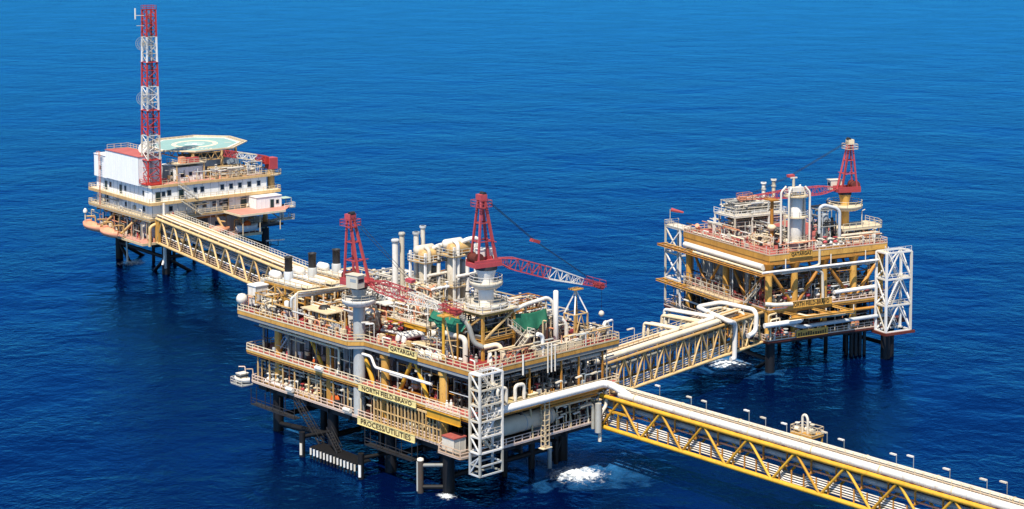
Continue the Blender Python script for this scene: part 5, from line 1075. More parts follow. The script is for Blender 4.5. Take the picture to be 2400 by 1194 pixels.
# bridge to the accommodation platform
B1 = Frame(-89.08, 430.37, -57.9); L1 = 121.0
b1 = bridge(B1, 'pale yellow truss bridge from the accommodation platform to the process platform', L1, 5.0, 9.3, 15.3, 15, 'pyellow', chord=0.36, diag=0.24)
for y in (0, 5.0):
    for x in (0.0, 1.9): MB().bar((x, y, 9.3), (x, y, 15.3), 0.5).build('end_post', 'yellow', b1)
MB().bb(0.2, 1.7, -0.1, 0.1, 9.8, 15.0).build('end_panel', 'yellow', b1)
wk = bridge_deck(b1, L1, 5.0, 15.55, 'grating', 0.4, 4.8, 0)
for k in range(6): MB().pipe([(-1, 0.75+0.68*k, 15.95), (L1, 0.75+0.68*k, 15.95)], (0.22, 0.12, 0.2, 0.26, 0.12, 0.18)[k], n=8).build('pipe', ('cream', 'pyellow', 'white', 'cream', 'pyellow', 'cream')[k], b1)
MB().rail([(0, 4.9, 15.7), (L1, 4.9, 15.7)], r=0.1, step=1.6, h=1.15).build('railing', 'white', wk)
for k in range(20): MB().bar((3+6*k, 0.4, 15.72), (3+6*k, 4.8, 15.72), 0.3, 0.2).build('pipe_support', 'pyellow', b1)
lw = MB().bb(0, L1, 0.7, 3.2, 9.5, 9.6).build('lower_walkway', 'grating', b1); MB().rail([(0, 0.6, 9.6), (L1, 0.6, 9.6)], r=0.13, step=2.4, h=1.3, levels=(0.1, 0.55, 1.0)).build('railing', 'rail', lw)
for k in range(4): MB().pipe([(0, 1.6+0.7*k, 12.4+0.25*k), (L1, 1.6+0.7*k, 12.4+0.25*k)], 0.24, n=8).build('inner_pipe', 'lgrey', b1)
MB().pipe([(0, 0.9, 11.2), (L1, 0.9, 11.2)], 0.12, n=6).build('inner_pipe', 'clean', b1)

# ================================================================== WELLHEAD PLATFORM (right)
wp = thing(Q, 'wellhead_platform', 'ochre and white wellhead platform at the right with a pink red top deck', 'platform', (15, 15, 0))
QT = [(0, 0), (29.5, 0), (29.5, 30.5), (0, 30.5)]
deck_with_rim(Q, wp, QT, 22.0, 23.9, 'pdeck', 'yellow', 'orange', 'rail')
deck_with_rim(Q, wp, [(0, 0), (29.5, 0), (29.5, 30.5), (0, 30.5)], 12.2, 13.0, 'pdeck', 'yellow', 'orange', 'rail')
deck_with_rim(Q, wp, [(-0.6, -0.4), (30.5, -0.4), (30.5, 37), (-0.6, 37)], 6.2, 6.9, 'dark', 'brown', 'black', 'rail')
for (u, w) in ((0.6, 1), (6.9, 1), (14.2, 1), (21.7, 1), (28.6, 1), (0.8, 16), (0.8, 29.6), (28.6, 29.6), (28.6, 16), (14.2, 16), (14.2, 29.6)):
    c = MB().cyl((u, w, 6.4), (u, w, 22.2), 0.72, n=16).build('column', 'yellow', wp)
    MB().cyl((u, w, 20.6), (u, w, 22.1), 0.72, 1.25, n=16).build('capital', 'orange', c)
for (u0, za, u1, zb) in ((0.9, 20.5, 6.6, 13.2), (13.4, 20.5, 7.4, 13.2), (15.0, 20.5, 21.2, 13.2), (28.2, 20.5, 22.2, 13.2)): MB().cyl((u0, 1, za), (u1, 1, zb), 0.36, n=10).build('brace', 'orange', wp)
for (w0, w1) in ((2, 15), (17, 28.6)):
    for u in (0.8, 28.6): MB().cyl((u, w0, 20.8), (u, (w0+w1)/2, 13.2), 0.3, n=8).build('brace', 'orange', wp); MB().cyl((u, w1, 20.8), (u, (w0+w1)/2, 13.2), 0.3, n=8).build('brace', 'orange', wp)
for (u, w) in ((1.5, 1.5), (31.0, 0.5), (28, 28), (2, 28), (29.0, -0.6), (15, 29)):
    MB().cyl((u, w, -6), (u, w, 6.3), 0.95, n=16).build('leg', 'black', wp)
for a, b in (((1.5,1.5),(2,28)), ((2,28),(28,28)), ((28,28),(31,0.5))): MB().cyl((*a, 2.4), (*b, 2.4), 0.45, n=8).build('jacket_brace', 'black', wp); MB().cyl((*a, 2.4), ((a[0]+b[0])/2, (a[1]+b[1])/2, -5), 0.4, n=8).build('jacket_brace', 'black', wp)
for k in range(8): MB().cyl((24+1.1*(k % 4), 4+1.6*(k//4), -5), (24+1.1*(k % 4), 4+1.6*(k//4), 13), 0.36, n=8).build('conductor', 'dark', wp)
for z, h in ((21.6, 0.7), (11.8, 0.7), (5.8, 0.7)):
    m = MB()
    for w in range(2, 30, 5): m.bar((0.8, w, z), (29, w, z), 0.4, h)
    for u in (7, 14, 21.7): m.bar((u, 0.8, z-0.06), (u, 30, z-0.06), 0.4, h)
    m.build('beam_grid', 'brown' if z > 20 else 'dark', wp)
# inner floor levels seen from the right face
for z in (15.6, 17.8):
    MB().ibeam((0.8, 7.5, z), (28.6, 7.5, z), 0.3, 0.6).build('inner_beam', 'orange', wp); MB().pipe([(1, 6.2, z+0.7), (28, 6.2, z+0.7)], 0.3, n=8).build('pipe', 'lgrey', wp); MB().pipe([(1, 8.6, z+0.9), (28, 8.6, z+0.9)], 0.2, n=8).build('pipe', 'bgrey', wp)
pipes(wp, [
    ('clean', 0.24, [(-2.6, -1.3, 20.9), (26.5, -1.3, 20.9)]), ('white', 0.14, [(-2.6, -1.0, 20.4), (26.5, -1.0, 20.4)]),
    ('clean', 0.3, [(2.2, -1.0, 20.3), (5, -0.8, 20.4), (10.4, -0.8, 20.5), (12.4, -0.9, 19.6), (12.6, -0.9, 14.4)]),
    ('clean', 0.26, [(11.4, -1.2, 24.4), (11.4, -1.2, 21.2), (9, -1.2, 20.9)]),
    ('white', 0.11, [(3.6, -0.5, 23.0), (3.6, -0.5, 20.9)]), ('white', 0.13, [(14.8, -0.5, 23.0), (14.8, -0.5, 20.9)]), ('white', 0.11, [(23.6, -0.5, 23.0), (23.6, -0.5, 20.9)]),
    ('lgrey', 0.3, [(2.8, 1.6, 21.0), (4.6, 1.6, 21.6), (10.6, 1.6, 21.6)]),
    ('clean', 0.5, [(-2.2, -1.6, 10.4), (6.4, -1.6, 10.5), (7.2, -1.0, 10.6)]), ('clean', 0.42, [(5.8, 2.6, 11.6), (8.4, -1.6, 11.0), (17.5, -1.6, 10.8)]),
    ('lgrey', 0.4, [(4.6, 1.4, 9.8), (7.2, -0.8, 9.0), (28.5, -0.8, 9.2)]), ('orange', 0.3, [(5, -0.2, 10.9), (27, -0.2, 10.9)]),
    ('white', 0.12, [(1.2, -0.9, 12.1), (1.2, -0.9, 9.4), (0.8, -0.6, 7)]), ('white', 0.12, [(4.8, -0.7, 12.1), (4.8, -0.7, 10.9)]), ('white', 0.12, [(13.6, -0.7, 12.1), (13.6, -0.7, 11)]), ('white', 0.12, [(20.6, -0.7, 12.1), (20.6, -0.7, 10.9)]), ('white', 0.13, [(16.8, -0.4, 12.0), (16.8, -0.4, 10.6), (18.6, -0.4, 10.4)]),
    ('clean', 0.4, [(16, -0.2, 15.0), (27.5, -0.2, 15.2)]), ('white', 0.4, [(-0.6, 0.4, 14.2), (1.5, -0.6, 14.0), (5.2, -0.6, 13.8)]),
    ('cream', 0.2, [(-0.6, -0.8, 9.2), (-0.6, -0.8, 12.2), (1.2, -0.8, 12.4)]), ('cream', 0.18, [(-0.2, -0.9, 7.2), (-0.2, -0.9, 11.2), (2.0, -0.9, 11.4), (2.0, -0.9, 9.2)]),
])
for k, (u0, u1) in enumerate(((3.2, 7.4), (10.4, 14.2), (15.6, 19.2))): MB().ibeam((u0, -0.1, 12.3), (u1, -2.4, 11.3), 0.3, 0.45).build('outrigger_beam', 'yellow', wp)
MB().ibeam((3.2, -2.4, 11.3), (19.2, -2.4, 11.3), 0.3, 0.4).build('outrigger_beam', 'yellow', wp)
# hanging frames along the left face
for z, y0, y1, lb in ((20.4, -1.5, 36.5, 'pyellow'), (12.6, 8.5, 37.0, 'yellow')):
    fr_ = MB().ibeam((-2.8, y0, z), (-2.8, y1, z), 0.3, 0.45).build('hanging_frame', 'orange' if z > 15 else 'yellow', wp)
    MB().ibeam((-1.0, y0, z), (-1.0, y1, z), 0.3, 0.45).build('frame_beam', lb, fr_); k = int((y1-y0)/2.6)
    for i_ in range(k+1): MB().bar((-2.8, y0+(y1-y0)*i_/k, z), (-0.2, y0+(y1-y0)*i_/k, z+0.05), 0.25, 0.3).build('rung', 'orange', fr_)
pipes(wp, [('clean', 0.62, [(-0.7, 1.0, 21.4), (-0.7, 29.0, 21.4)]), ('cream', 0.25, [(-1.9, -1.0, 20.75), (-1.9, 24, 20.75)]), ('white', 0.2, [(-0.5, 2, 9.4), (-0.5, 30, 9.4)]), ('lgrey', 0.25, [(0.4, 10, 11.2), (0.4, 34, 11.2)])])
MB().rail([(-0.9, 12, 13.0), (-0.9, 29, 13.0)], r=0.12, h=2.6, step=2.0, levels=(0.33, 0.66, 1.0)).build('tall_railing', 'white', wp)
g = MB().bb(-2.2, -0.2, 9, 26, 12.75, 12.9).build('side_walkway', 'cream', wp); MB().rail([(-2.2, 9, 12.9), (-2.2, 26, 12.9), (-0.3, 27, 12.9)], r=0.1).build('railing', 'rail', g)
room(Q, 'pale blue cabin behind the white tall railing on the left face of the wellhead platform', 2.6, 9, 16.6, 27.5, 13.0, 18.6, 'bgrey')
room(Q, 'grey cabin between the left face columns near the wellhead platform corner', 3.0, 9, 7.0, 13.0, 13.0, 18.4, 'grey', wins=[('u', 9.2, 1.6, 15.5, 17.2)])
# lower right corner of the wellhead structure
MB().bb(29.6, 37.5, 3.0, 5.5, 6.0, 6.9).build('outrigger_deck', 'brown', wp); MB().bar((30.5, 4, 6.9), (34, 4, 9.6), 0.2).build('strut', 'brown', wp)
MB().bar((26.0, -4.2, 6.0), (33.5, -4.2, 6.0), 0.5, 0.5).build('tower_beam', 'brown', wp); MB().bar((26.0, -4.2, 6.0), (26.0, 0, 6.0), 0.5, 0.5).build('tower_beam', 'brown', wp); MB().bar((33.0, -4.2, 6.0), (33.0, 2, 6.0), 0.5, 0.5).build('tower_beam', 'black', wp)
stair_tower(Q, 'white cross braced stair tower at the right end of the wellhead platform', 26.3, 32.7, -3.9, -0.7, 6.3, 22.6, 3, pr=0.2)
t = thing(Q, 'bracing_tower', 'white cross braced tower at the far left end of the wellhead platform', 'tower', (1, 34, 6.9))
for a, b in ((-0.2, 31.6), (-0.2, 37.4), (3.0, 31.6), (3.0, 37.4)): MB().bar((a, b, 6.9), (a, b, 24.2), 0.34).build('post', 'clean', t)
for z in (12.9, 18.4, 24.0):
    for a, b in (((-0.2,31.6),(-0.2,37.4)), ((-0.2,37.4),(3,37.4)), ((3,31.6),(3,37.4)), ((-0.2,31.6),(3,31.6))): MB().bar((*a, z), (*b, z), 0.3).build('tie', 'clean', t)
for z in (13, 18.5):
    MB().bar((-0.2, 31.6, z), (-0.2, 37.4, z+5.3), 0.24).build('cross_brace', 'clean', t); MB().bar((-0.2, 37.4, z), (-0.2, 31.6, z+5.3), 0.24).build('cross_brace', 'clean', t); MB().bar((3, 31.6, z), (3, 37.4, z+5.3), 0.2).build('cross_brace', 'clean', t)
f = MB().bb(-0.4, 3.2, 30.6, 37.6, 24.1, 24.25).build('top_deck', 'white', t); MB().rail([(-0.4, 30.6, 24.25), (-0.4, 37.5, 24.25), (3.2, 37.5, 24.25)], r=0.1).build('railing', 'white', f)
t = thing(Q, 'windsock', 'red windsock on a thin pole at the far left of the wellhead platform', 'windsock', (0.8, 37.2, 24.2)); MB().cyl((0.8, 37.2, 24.2), (0.8, 37.2, 27.6), 0.07, n=6).build('pole', 'white', t); MB().cyl((0.9, 37.0, 27.5), (3.2, 35.6, 26.9), 0.42, 0.2, n=10).build('sock', 'red', t)
sign(Q, 'ochre board lettered QATARGAS on the wellhead platform top rail', 'QATARGAS', (4.7, -0.35, 23.1), 5.6, 1.15, (1, 0), panel='signo')
sign(Q, 'ochre board lettered NORTH FIELD-BRAVO on the wellhead platform mid rail', 'NORTH FIELD-BRAVO', (4.3, -0.5, 12.95), 10.9, 1.25, (1, 0), panel='signo')
t = thing(Q, 'name_sign', 'ochre board with worn blurred lettering on the wellhead platform lowest rail', 'sign', (6.2, -0.8, 6.95))
MB().bb(6.2, 14.0, -0.9, -0.76, 6.95, 8.35).build('panel', 'signo', t); rr = random.Random(12)
for k in range(12): u = 6.6+0.6*k; h_ = rr.uniform(0.5, 0.85); MB().bb(u, u+rr.uniform(0.25, 0.42), -0.95, -0.902, 7.2, 7.2+h_).build('worn_letter', 'ink', t)
for k in range(4): MB().lathe((7.0+1.8*k, -0.3, 8.0), [(0.6, 0), (0.5, 0.3), (0.1, 0.5)], 10).build('backing_lump', 'cream', t)
# mid level wellheads and valves along the right face
WV = 'white valve cluster on the wellhead platform mid deck, '
for k, (u, n, sd_) in enumerate(((1.6, 4, 51), (7.2, 3, 52), (12.4, 4, 53), (18.0, 4, 54), (23.6, 3, 55))):
    manifold(Q, WV + ('nearest the bridge', 'left of the middle', 'in the middle', 'right of the middle', 'nearest the white stair tower')[k], (u, 1.4, 13.0), n, 1.35, (1, 0), h=2.0, mat='white', seed=sd_, r=0.26)
manifold(Q, 'row of pale valves on the wellhead platform lowest deck near the bridge', (0.4, 0.4, 6.9), 4, 1.2, (1, 0), h=0.9, mat='coral', seed=57, r=0.22)
t = thing(Q, 'hose_reel', 'round pale orange reel on the wellhead platform lowest deck', 'hose reel', (22.0, 0.6, 6.9)); MB().cyl((22.0, 0.3, 7.9), (22.0, 0.9, 7.9), 0.9, n=14).build('reel', 'coral', t); MB().bar((22.0, 0.6, 6.9), (22.0, 0.6, 7.9), 0.25).build('stand', 'brown', t)
k = 0
for (u0, u1, w0, w1, z, h, mats, frm, lb) in (
    (2.5, 12, 3.0, 6.4, 13.0, 5.0, ('grey', 'dark', 'lgrey', 'white'), 'orange', 'left of two dark pipe skids deep in the wellhead platform middle level'),
    (14.5, 27, 3.0, 6.4, 13.0, 5.0, ('grey', 'dark', 'bgrey', 'white'), 'orange', 'right of two dark pipe skids deep in the wellhead platform middle level'),
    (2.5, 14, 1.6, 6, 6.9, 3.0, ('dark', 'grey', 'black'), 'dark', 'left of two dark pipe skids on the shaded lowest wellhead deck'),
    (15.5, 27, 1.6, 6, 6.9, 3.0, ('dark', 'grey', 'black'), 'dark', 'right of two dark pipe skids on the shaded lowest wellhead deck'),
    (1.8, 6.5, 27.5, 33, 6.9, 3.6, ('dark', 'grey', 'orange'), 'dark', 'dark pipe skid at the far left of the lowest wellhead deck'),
    (1.6, 5.6, 2.2, 6.2, 13.0, 3.4, ('coral', 'white', 'dark', 'red'), 'coral', 'reddish machinery by the corner column on the wellhead mid deck'),
    (5.0, 17.0, 19.0, 25.0, 23.9, 4.2, ('lgrey', 'white', 'silver', 'cream'), 'white', 'lower level of the white two storey skid on the wellhead top deck'),
    (5.4, 16.6, 19.2, 24.8, 28.45, 2.6, ('silver', 'lgrey', 'white'), 'white', 'upper level of the white two storey skid on the wellhead top deck'),
    (15.0, 18.6, 2.6, 6.4, 23.9, 7.4, ('dark', 'grey', 'lgrey', 'silver'), 'lgrey', 'tall dark pipe frame on the wellhead top deck left of the crane'),
    (4.6, 8.2, 9.6, 13.6, 23.9, 1.6, ('white', 'clean', 'cream'), 'cream', 'low white valve skid on the pink deck before the two storey skid'),
    (11.5, 14.4, 11.2, 15.0, 23.9, 2.2, ('dark', 'grey', 'white'), 'grey', 'low dark skid on the pink deck behind the white tower'),
    (19.5, 28, 2.2, 4.6, 23.9, 2.0, ('white', 'clean', 'coral'), 'cream', 'low white valve skid under the crane balcony')):
    k += 1; pipe_skid(Q, lb, u0, u1, w0, w1, z, h, 300+k, mats=mats, frame=frm, n=40 if u1-u0 > 6 else 26)
t = thing(Q, 'skid_floor', 'pale railed floor between the two levels of the white skid', 'platform', (11, 22, 28.1)); f = MB().bb(4.4, 17.6, 18.2, 25.8, 28.12, 28.42).build('floor', 'white', t); MB().rail([(4.4, 25.8, 28.42), (4.4, 18.2, 28.42), (17.6, 18.2, 28.42), (17.6, 25.8, 28.42)], r=0.1).build('railing', 'white', f)
for a in (4.6, 9, 13.2, 17.4):
    for b in (18.4, 25.6): MB().bar((a, b, 23.9), (a, b, 28.1), 0.3).build('post', 'clean', t)
for k, (u, w, z, lb) in enumerate(((13.4, 20.6, 34.8, 'left of two tall white vents behind the wellhead boom'), (16.0, 20.6, 35.3, 'right of two tall white vents behind the wellhead boom'))):
    t = thing(Q, 'vent_stack', lb, 'vent', (u, w, 28.4)); v = MB().cyl((u, w, 28.4), (u, w, z), 0.4, n=12).build('stack', 'white', t); MB().cyl((u, w, z-0.3), (u, w, z), 0.62, n=12).build('cap', 'clean', v); MB().cyl((u, w, z-1.6), (u, w, z-1.4), 0.55, n=12).build('flange', 'lgrey', v)
# white tower
tv = vertical_vessel(Q, 'broad white column with ring platforms on the wellhead top deck', (9.6, 4.4), 23.9, 34.0, 1.3, mat='clean', rings=(25.4, 30.4, 34.6), ladder=True, toppipe=True)
for a, b in ((7.0, 3.2), (12.2, 3.2), (12.2, 5.8), (7.0, 5.8)): MB().pipe([(a, b, 24.0), (a, b, 35.2), (a+(9.6-a)*0.35, b+(4.4-b)*0.35, 36.4)], 0.22, n=8).build('frame_post', 'clean', tv)
m = MB(); m.cyl((9.0, 4.4, 34.2), (9.0, 4.4, 38.2), 0.28, n=10); m.build('vent_pipe', 'white', tv); MB().bar((8.3, 4.4, 38.2), (9.8, 4.4, 38.2), 0.35, 0.25).build('vent_head', 'clean', tv)
MB().bb(8.2, 11.0, 3.6, 5.2, 35.4, 36.3).build('top_box', 'white', tv)
# crane of the wellhead platform
t = thing(Q, 'boom_rest', 'ochre post holding up the wellhead crane boom', 'trestle', (7.4, 9.4, 23.9)); MB().cyl((7.4, 9.4, 23.9), (7.4, 9.4, 33.0), 0.36, n=12).build('post', 'orange', t); MB().bb(6.4, 8.4, 8.4, 12.0, 33.0, 33.25).build('saddle', 'orange', t); MB().lathe((7.4, 9.4, 27.4), [(0.4,-0.6),(0.9,-0.2),(0.9,0.3),(0.4,0.7)], 12).build('bulb', 'cream', t)
crane(Q, 'red crane on an ochre pedestal at the right platform, boom laid to the left', (24.4, 7.4), 23.9, 33.6, 0.95, 'yellow', [(31.0, 3.7)], (-1, 0.22), (2.6, 12.0, 33.4), (25.4, 7.2, 44.0), (12.6, 10.2, 37.6), cabside=-1, splits=(0.55, 0.88), boommats=('red', 'red', 'coral'), ringmat='cream', depth=0.85, legw=0.3, headmat='cream')
t = thing(Q, 'crane_balcony', 'pale railed balcony beside the wellhead crane pedestal', 'balcony', (26, 6, 23.9)); f = MB().prism([(20.6, 3.0), (30.6, 3.0), (31.6, 5.2), (31.6, 9.5), (20.6, 9.5)], 26.5, 26.9).build('floor', 'cream', t); MB().rail([(20.6, 3.0, 26.9), (30.6, 3.0, 26.9), (31.6, 5.2, 26.9), (31.6, 9.5, 26.9)], r=0.1).build('railing', 'white', f)
for a, b in ((21, 3.4), (26, 3.4), (30.2, 3.4), (31, 9)): MB().bar((a, b, 23.9), (a, b, 26.5), 0.25).build('post', 'rail', t)
MB().pipe([(27, 5, 26.9), (27, 5, 30.0), (27.8, 5, 30.2)], 0.1, n=6).build('lamp_arm', 'white', t)
t = thing(Q, 'discharge_pipe', 'grey pipe arch over the tall dark pipe frame', 'pipe', (16, 3, 23.9)); MB().pipe([(15.0, 3.6, 26.5), (15.0, 3.6, 31.8), (15.8, 3.2, 32.3), (18.4, 2.4, 31.6), (19.0, 2.2, 30.8), (19.0, 2.2, 24.0)], 0.34, n=10).build('pipe', 'lgrey', t)
manifold(Q, 'white valves along the top deck rail right of the white tower', (12.6, 1.0, 23.9), 5, 1.3, (1, 0), h=1.5, mat='clean', seed=61, r=0.2)
for k, (u, w) in enumerate(((4.6, 2.2), (2.2, 29))):
    pass
t = thing(Q, 'ventilator', 'round pinkish ventilator on the far left of the wellhead top deck', 'ventilator', (1.6, 27.6, 23.9)); MB().pipe([(1.6, 27.6, 23.9), (1.6, 27.6, 25.2), (1.0, 27.0, 25.6)], 0.45, n=12).build('cowl', 'coral', t)
pipes(wp, [('white', 0.2, [(0.6, 12, 24.1), (0.6, 28, 24.1)]), ('white', 0.16, [(2.4, 14.2, 24.2), (2.4, 20, 24.2), (4.4, 20.4, 24.2)]), ('dark', 0.22, [(10.4, 9.6, 24.3), (8.6, 8.4, 24.2), (6.4, 9.0, 24.2)])])
t = thing(Q, 'access_stair', 'pale stair beside the corner column of the wellhead platform', 'stair', (1, 4, 13)); MB().stairs((-0.6, 7.2, 13.0), (-0.6, 2.8, 17.0), 0.9, (1, 0, 0)).build('stair_flight', 'white', t)

QM = ('white', 'white', 'cream', 'lgrey', 'coral', 'dark')
fittings(wp, 21, 'w', 0.5, 29, 23.9, 25.8, 50, QM, off=0.2)
fittings(wp, 22, 'u', 1, 30, 23.9, 25.4, 24, QM, off=0.2)
fittings(wp, 23, 'w', 1, 28, 13.0, 20.5, 60, ('lgrey', 'white', 'bgrey', 'dark', 'orange'), off=0.2, inset=(0.4, 3.0))
fittings(wp, 24, 'u', 1, 30, 13.0, 20.5, 60, ('lgrey', 'white', 'dark', 'orange', 'red'), off=0.1, inset=(0.2, 2.2))
fittings(wp, 25, 'w', 0, 28, 6.9, 12.0, 50, ('dark', 'grey', 'coral', 'white', 'brown'), off=-0.2)
fittings(wp, 26, 'u', 4, 36, 6.9, 12.0, 40, ('dark', 'grey', 'orange', 'white'), off=-0.4)

fittings(wp, 27, 'u', 2, 29, 23.9, 26.5, 40, QM, off=3.0, inset=(0, 3))
fittings(wp, 28, 'u', 8, 29, 23.9, 27.5, 60, ('lgrey', 'grey', 'white', 'silver', 'cream'), off=6.0, inset=(0, 8))
fittings(wp, 29, 'w', 12, 29, 23.9, 26.8, 50, QM, off=2.0, inset=(0, 7))
fittings(wp, 30, 'w', 5.4, 16.6, 28.5, 31.4, 40, ('lgrey', 'silver', 'grey', 'white'), off=19.0, inset=(0, 5))
for k, (u, w) in enumerate(((22, 10), (27, 10), (8, 18), (16, 18), (24, 18))): MB().cyl((u, w, -5), (u, w, 6.0), 0.42, n=8).build('shadow_post', 'black', wp)  # more added black framing, standing in for shadow below the wellhead decks
for w in (10, 18): MB().bar((2, w, 3.6), (30, w, 3.6), 0.5).build('shadow_beam', 'black', wp); MB().bar((2, w, 5.2), (30, w, 3.6), 0.35).build('shadow_brace', 'black', wp)

# ================================================================== ACCOMMODATION PLATFORM (far left)
ap = thing(A, 'accommodation_platform', 'pale yellow decked steel substructure of the accommodation platform on dark legs', 'platform', (18, 17, 0))
deck_with_rim(A, ap, [(0, 0), (38, 0), (38, 35), (0, 35)], 14.3, 15.0, 'cream', 'pyellow', 'cream', 'cream')
for z in (13.7,):
    m = MB()
    for w in range(2, 35, 5): m.bar((0.8, w, z), (37, w, z), 0.4, 0.7)
    for u in (6, 14, 22, 35): m.bar((u, 0.8, z-0.06), (u, 34, z-0.06), 0.4, 0.7)
    m.build('beam_grid', 'orange', ap)
for (u, w) in ((5.8, 3), (5.8, 29.4), (35, 3), (35, 29.4), (20, 29.4), (20, 3)):
    MB().cyl((u, w, -6), (u, w, 8.6), 1.0, n=14).build('leg', 'black', ap); MB().cyl((u, w, 8.6), (u, w, 14.3), 0.7, n=14).build('column', 'pyellow', ap)
for a, b in (((5.8,3),(5.8,29.4)), ((5.8,3),(35,3)), ((5.8,29.4),(35,29.4)), ((35,3),(35,29.4))):
    MB().cyl((*a, 4.2), (*b, 4.2), 0.5, n=8).build('jacket_brace', 'black', ap); mid = ((a[0]+b[0])/2, (a[1]+b[1])/2, -5)
    MB().cyl((*a, 4.2), mid, 0.45, n=8).build('jacket_brace', 'black', ap); MB().cyl((*b, 4.2), mid, 0.45, n=8).build('jacket_brace', 'black', ap)
for (a, b) in (((2.0, 22.0), (-1.0, 26.0)), ((2.0, 10), (-1.0, 14))): MB().cyl((*a, 14.2), (*b, 9.6), 0.35, n=8).build('brace', 'pyellow', ap)
for u in (13, 19, 25): MB().cyl((u, 0.8, 14.2), (u+2, -1.0, 9.4), 0.35, n=8).build('brace', 'pyellow', ap)
for (u, w) in ((1, 2), (2.4, 1), (9.5, 0.8), (11, 0.8)): MB().cyl((u, w, 8.2), (u, w, 14.2), 0.4, n=10).build('column', 'pyellow', ap)
d = MB().bb(-1.5, 16, 1.0, 31, 8.6, 8.8).build('boat_deck', 'salmon', ap); MB().rail([(-1.5, 3.0, 8.8), (-1.5, 14, 8.8)], r=0.1).build('railing', 'rail', d); MB().bb(-1.7, -1.5, 1.0, 31, 8.3, 8.9).build('edge_beam', 'cream', d); MB().bb(-1.7, 16, 0.8, 1.0, 8.3, 8.9).build('edge_beam', 'cream', d)
d = MB().bb(16.2, 30.5, -2.6, 8, 8.6, 8.8).build('boat_deck', 'salmon', ap); MB().rail([(16.2, -2.6, 8.8), (30.5, -2.6, 8.8), (30.5, 4, 8.8)], r=0.1).build('railing', 'rail', d); MB().bb(16.2, 30.7, -2.8, -2.6, 8.2, 8.9).build('edge_beam', 'cream', d)
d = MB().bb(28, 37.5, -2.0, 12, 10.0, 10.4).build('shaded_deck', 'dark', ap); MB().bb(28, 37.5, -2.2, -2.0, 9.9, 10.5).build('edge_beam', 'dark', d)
pd = MB().prism([(21.5, 0.2), (21.0, -8.6), (34.2, -8.6), (38.5, -4), (38.5, 0.2)], 14.85, 15.06).build('side_deck', 'salmon', ap); MB().bar((21.0, -8.7, 14.8), (34.2, -8.7, 14.8), 0.2, 0.5).build('edge_beam', 'cream', pd); MB().bar((20.95, 0, 14.8), (20.95, -8.7, 14.8), 0.2, 0.5).build('edge_beam', 'cream', pd)
for (u, w) in ((22, -8), (27, -8), (33, -8)): MB().cyl((u, w, 9.6 if u < 26 else 10), (u, w, 14.8), 0.15, n=8).build('post', 'cream', ap)
MB().pipe([(8.4, 4, 14.5), (2.0, -1.2, 14.2), (-0.6, -1.2, 13.4), (-0.6, -1.0, 8.4)], 0.4, n=10).build('pipe', 'pyellow', ap); MB().pipe([(3.2, -1.4, 19), (3.2, -1.4, 5.0), (2.6, -1.4, 3.4)], 0.32, n=10).build('pipe', 'white', ap)
MB().pipe([(4.4, 0.4, 13.6), (4.4, 0.4, 2.0)], 0.3, n=10).build('pipe', 'lgrey', ap)
# building
ab = thing(A, 'accommodation_block', 'two storey white accommodation block with small square windows', 'building', (18, 17, 15))
walls = MB().bb(1.5, 34.6, 1.5, 33.2, 15.01, 22.7).build('walls', 'wall', ab)
m = MB()
for k in range(15): u = 1.5 + 33.1*k/14; m.bb(u-0.06, u+0.06, 1.44, 1.499, 15.05, 22.6)
for k in range(14): w = 1.5 + 31.7*k/13; m.bb(1.44, 1.499, w-0.06, w+0.06, 15.05, 22.6)
m.build('panel_joint', 'lgrey', walls)
def gallery(z, poly):
    d = MB().prism(poly, z-0.1, z).build('gallery', 'cream', ab)
    for a, b in zip(poly, poly[1:]):
        MB().bar((a[0], a[1], z-0.3), (b[0], b[1], z-0.3), 0.25, 0.75).build('edge_beam', 'pyellow', d); MB().rail([(*a, z), (*b, z)], r=0.1, h=1.1).build('railing', 'cream', d)
    return d
gallery(19.0, [(38, 3.0), (38, 0), (0, 0), (0, 35), (3, 35)])
roof = MB().bb(1.2, 35.2, 1.2, 33.6, 22.7, 23.0).build('roof', 'salmon', ab); MB().bar((1.1, 1.1, 22.85), (36, 1.1, 22.85), 0.25, 0.6).build('edge_beam', 'pyellow', roof); MB().bar((1.1, 1.1, 22.85), (1.1, 33.6, 22.85), 0.25, 0.6).build('edge_beam', 'cream', roof)
MB().rail([(4.2, 1.15, 23.15), (36, 1.15, 23.15)], r=0.1).build('railing', 'cream', roof)
def opening(face, pos, w, zb, zt, door=False):
    m, f = MB(), MB()
    if face == 'u': m.bb(1.38, 1.47, pos-w/2, pos+w/2, zb, zt); f.bb(1.42, 1.485, pos-w/2-0.15, pos+w/2+0.15, zb-0.12, zt+0.12)
    else: m.bb(pos-w/2, pos+w/2, 1.38, 1.47, zb, zt); f.bb(pos-w/2-0.15, pos+w/2+0.15, 1.42, 1.485, zb-0.12, zt+0.12)
    o = m.build('door' if door else 'window', 'door' if door else 'glass', ab); f.build('door_frame' if door else 'window_frame', 'lgrey', o)
for u in (6.2, 13.6, 15.6, 21.4, 24.0, 26.6, 29.4, 32.2): opening('w', u, 0.95, 20.4, 21.6)
for u in (3.1, 9.6): opening('w', u, 1.3, 19.05, 21.4, True)
opening('w', 4.6, 0.9, 20.3, 21.4)
for u in (6.6, 13.8, 16.2, 19.0, 21.0): opening('w', u, 0.95, 16.3, 17.5)
for u in (22.4, 27.6): opening('w', u, 1.5, 15.1, 17.6, True)
for w in (27.6, 19.0): opening('u', w, 1.3, 19.05, 21.4, True)
for w in (25.0, 16.4, 6.2): opening('u', w, 0.8, 20.2, 21.4)
opening('u', 27.2, 1.6, 16.0, 17.8); opening('u', 16.2, 0.9, 16.2, 17.2); opening('u', 6.0, 0.9, 16.2, 17.4)
st_ = thing(A, 'access_stair', 'two pale flights of stair zigzagging up the right face of the accommodation block', 'stair', (12, 0.5, 15))
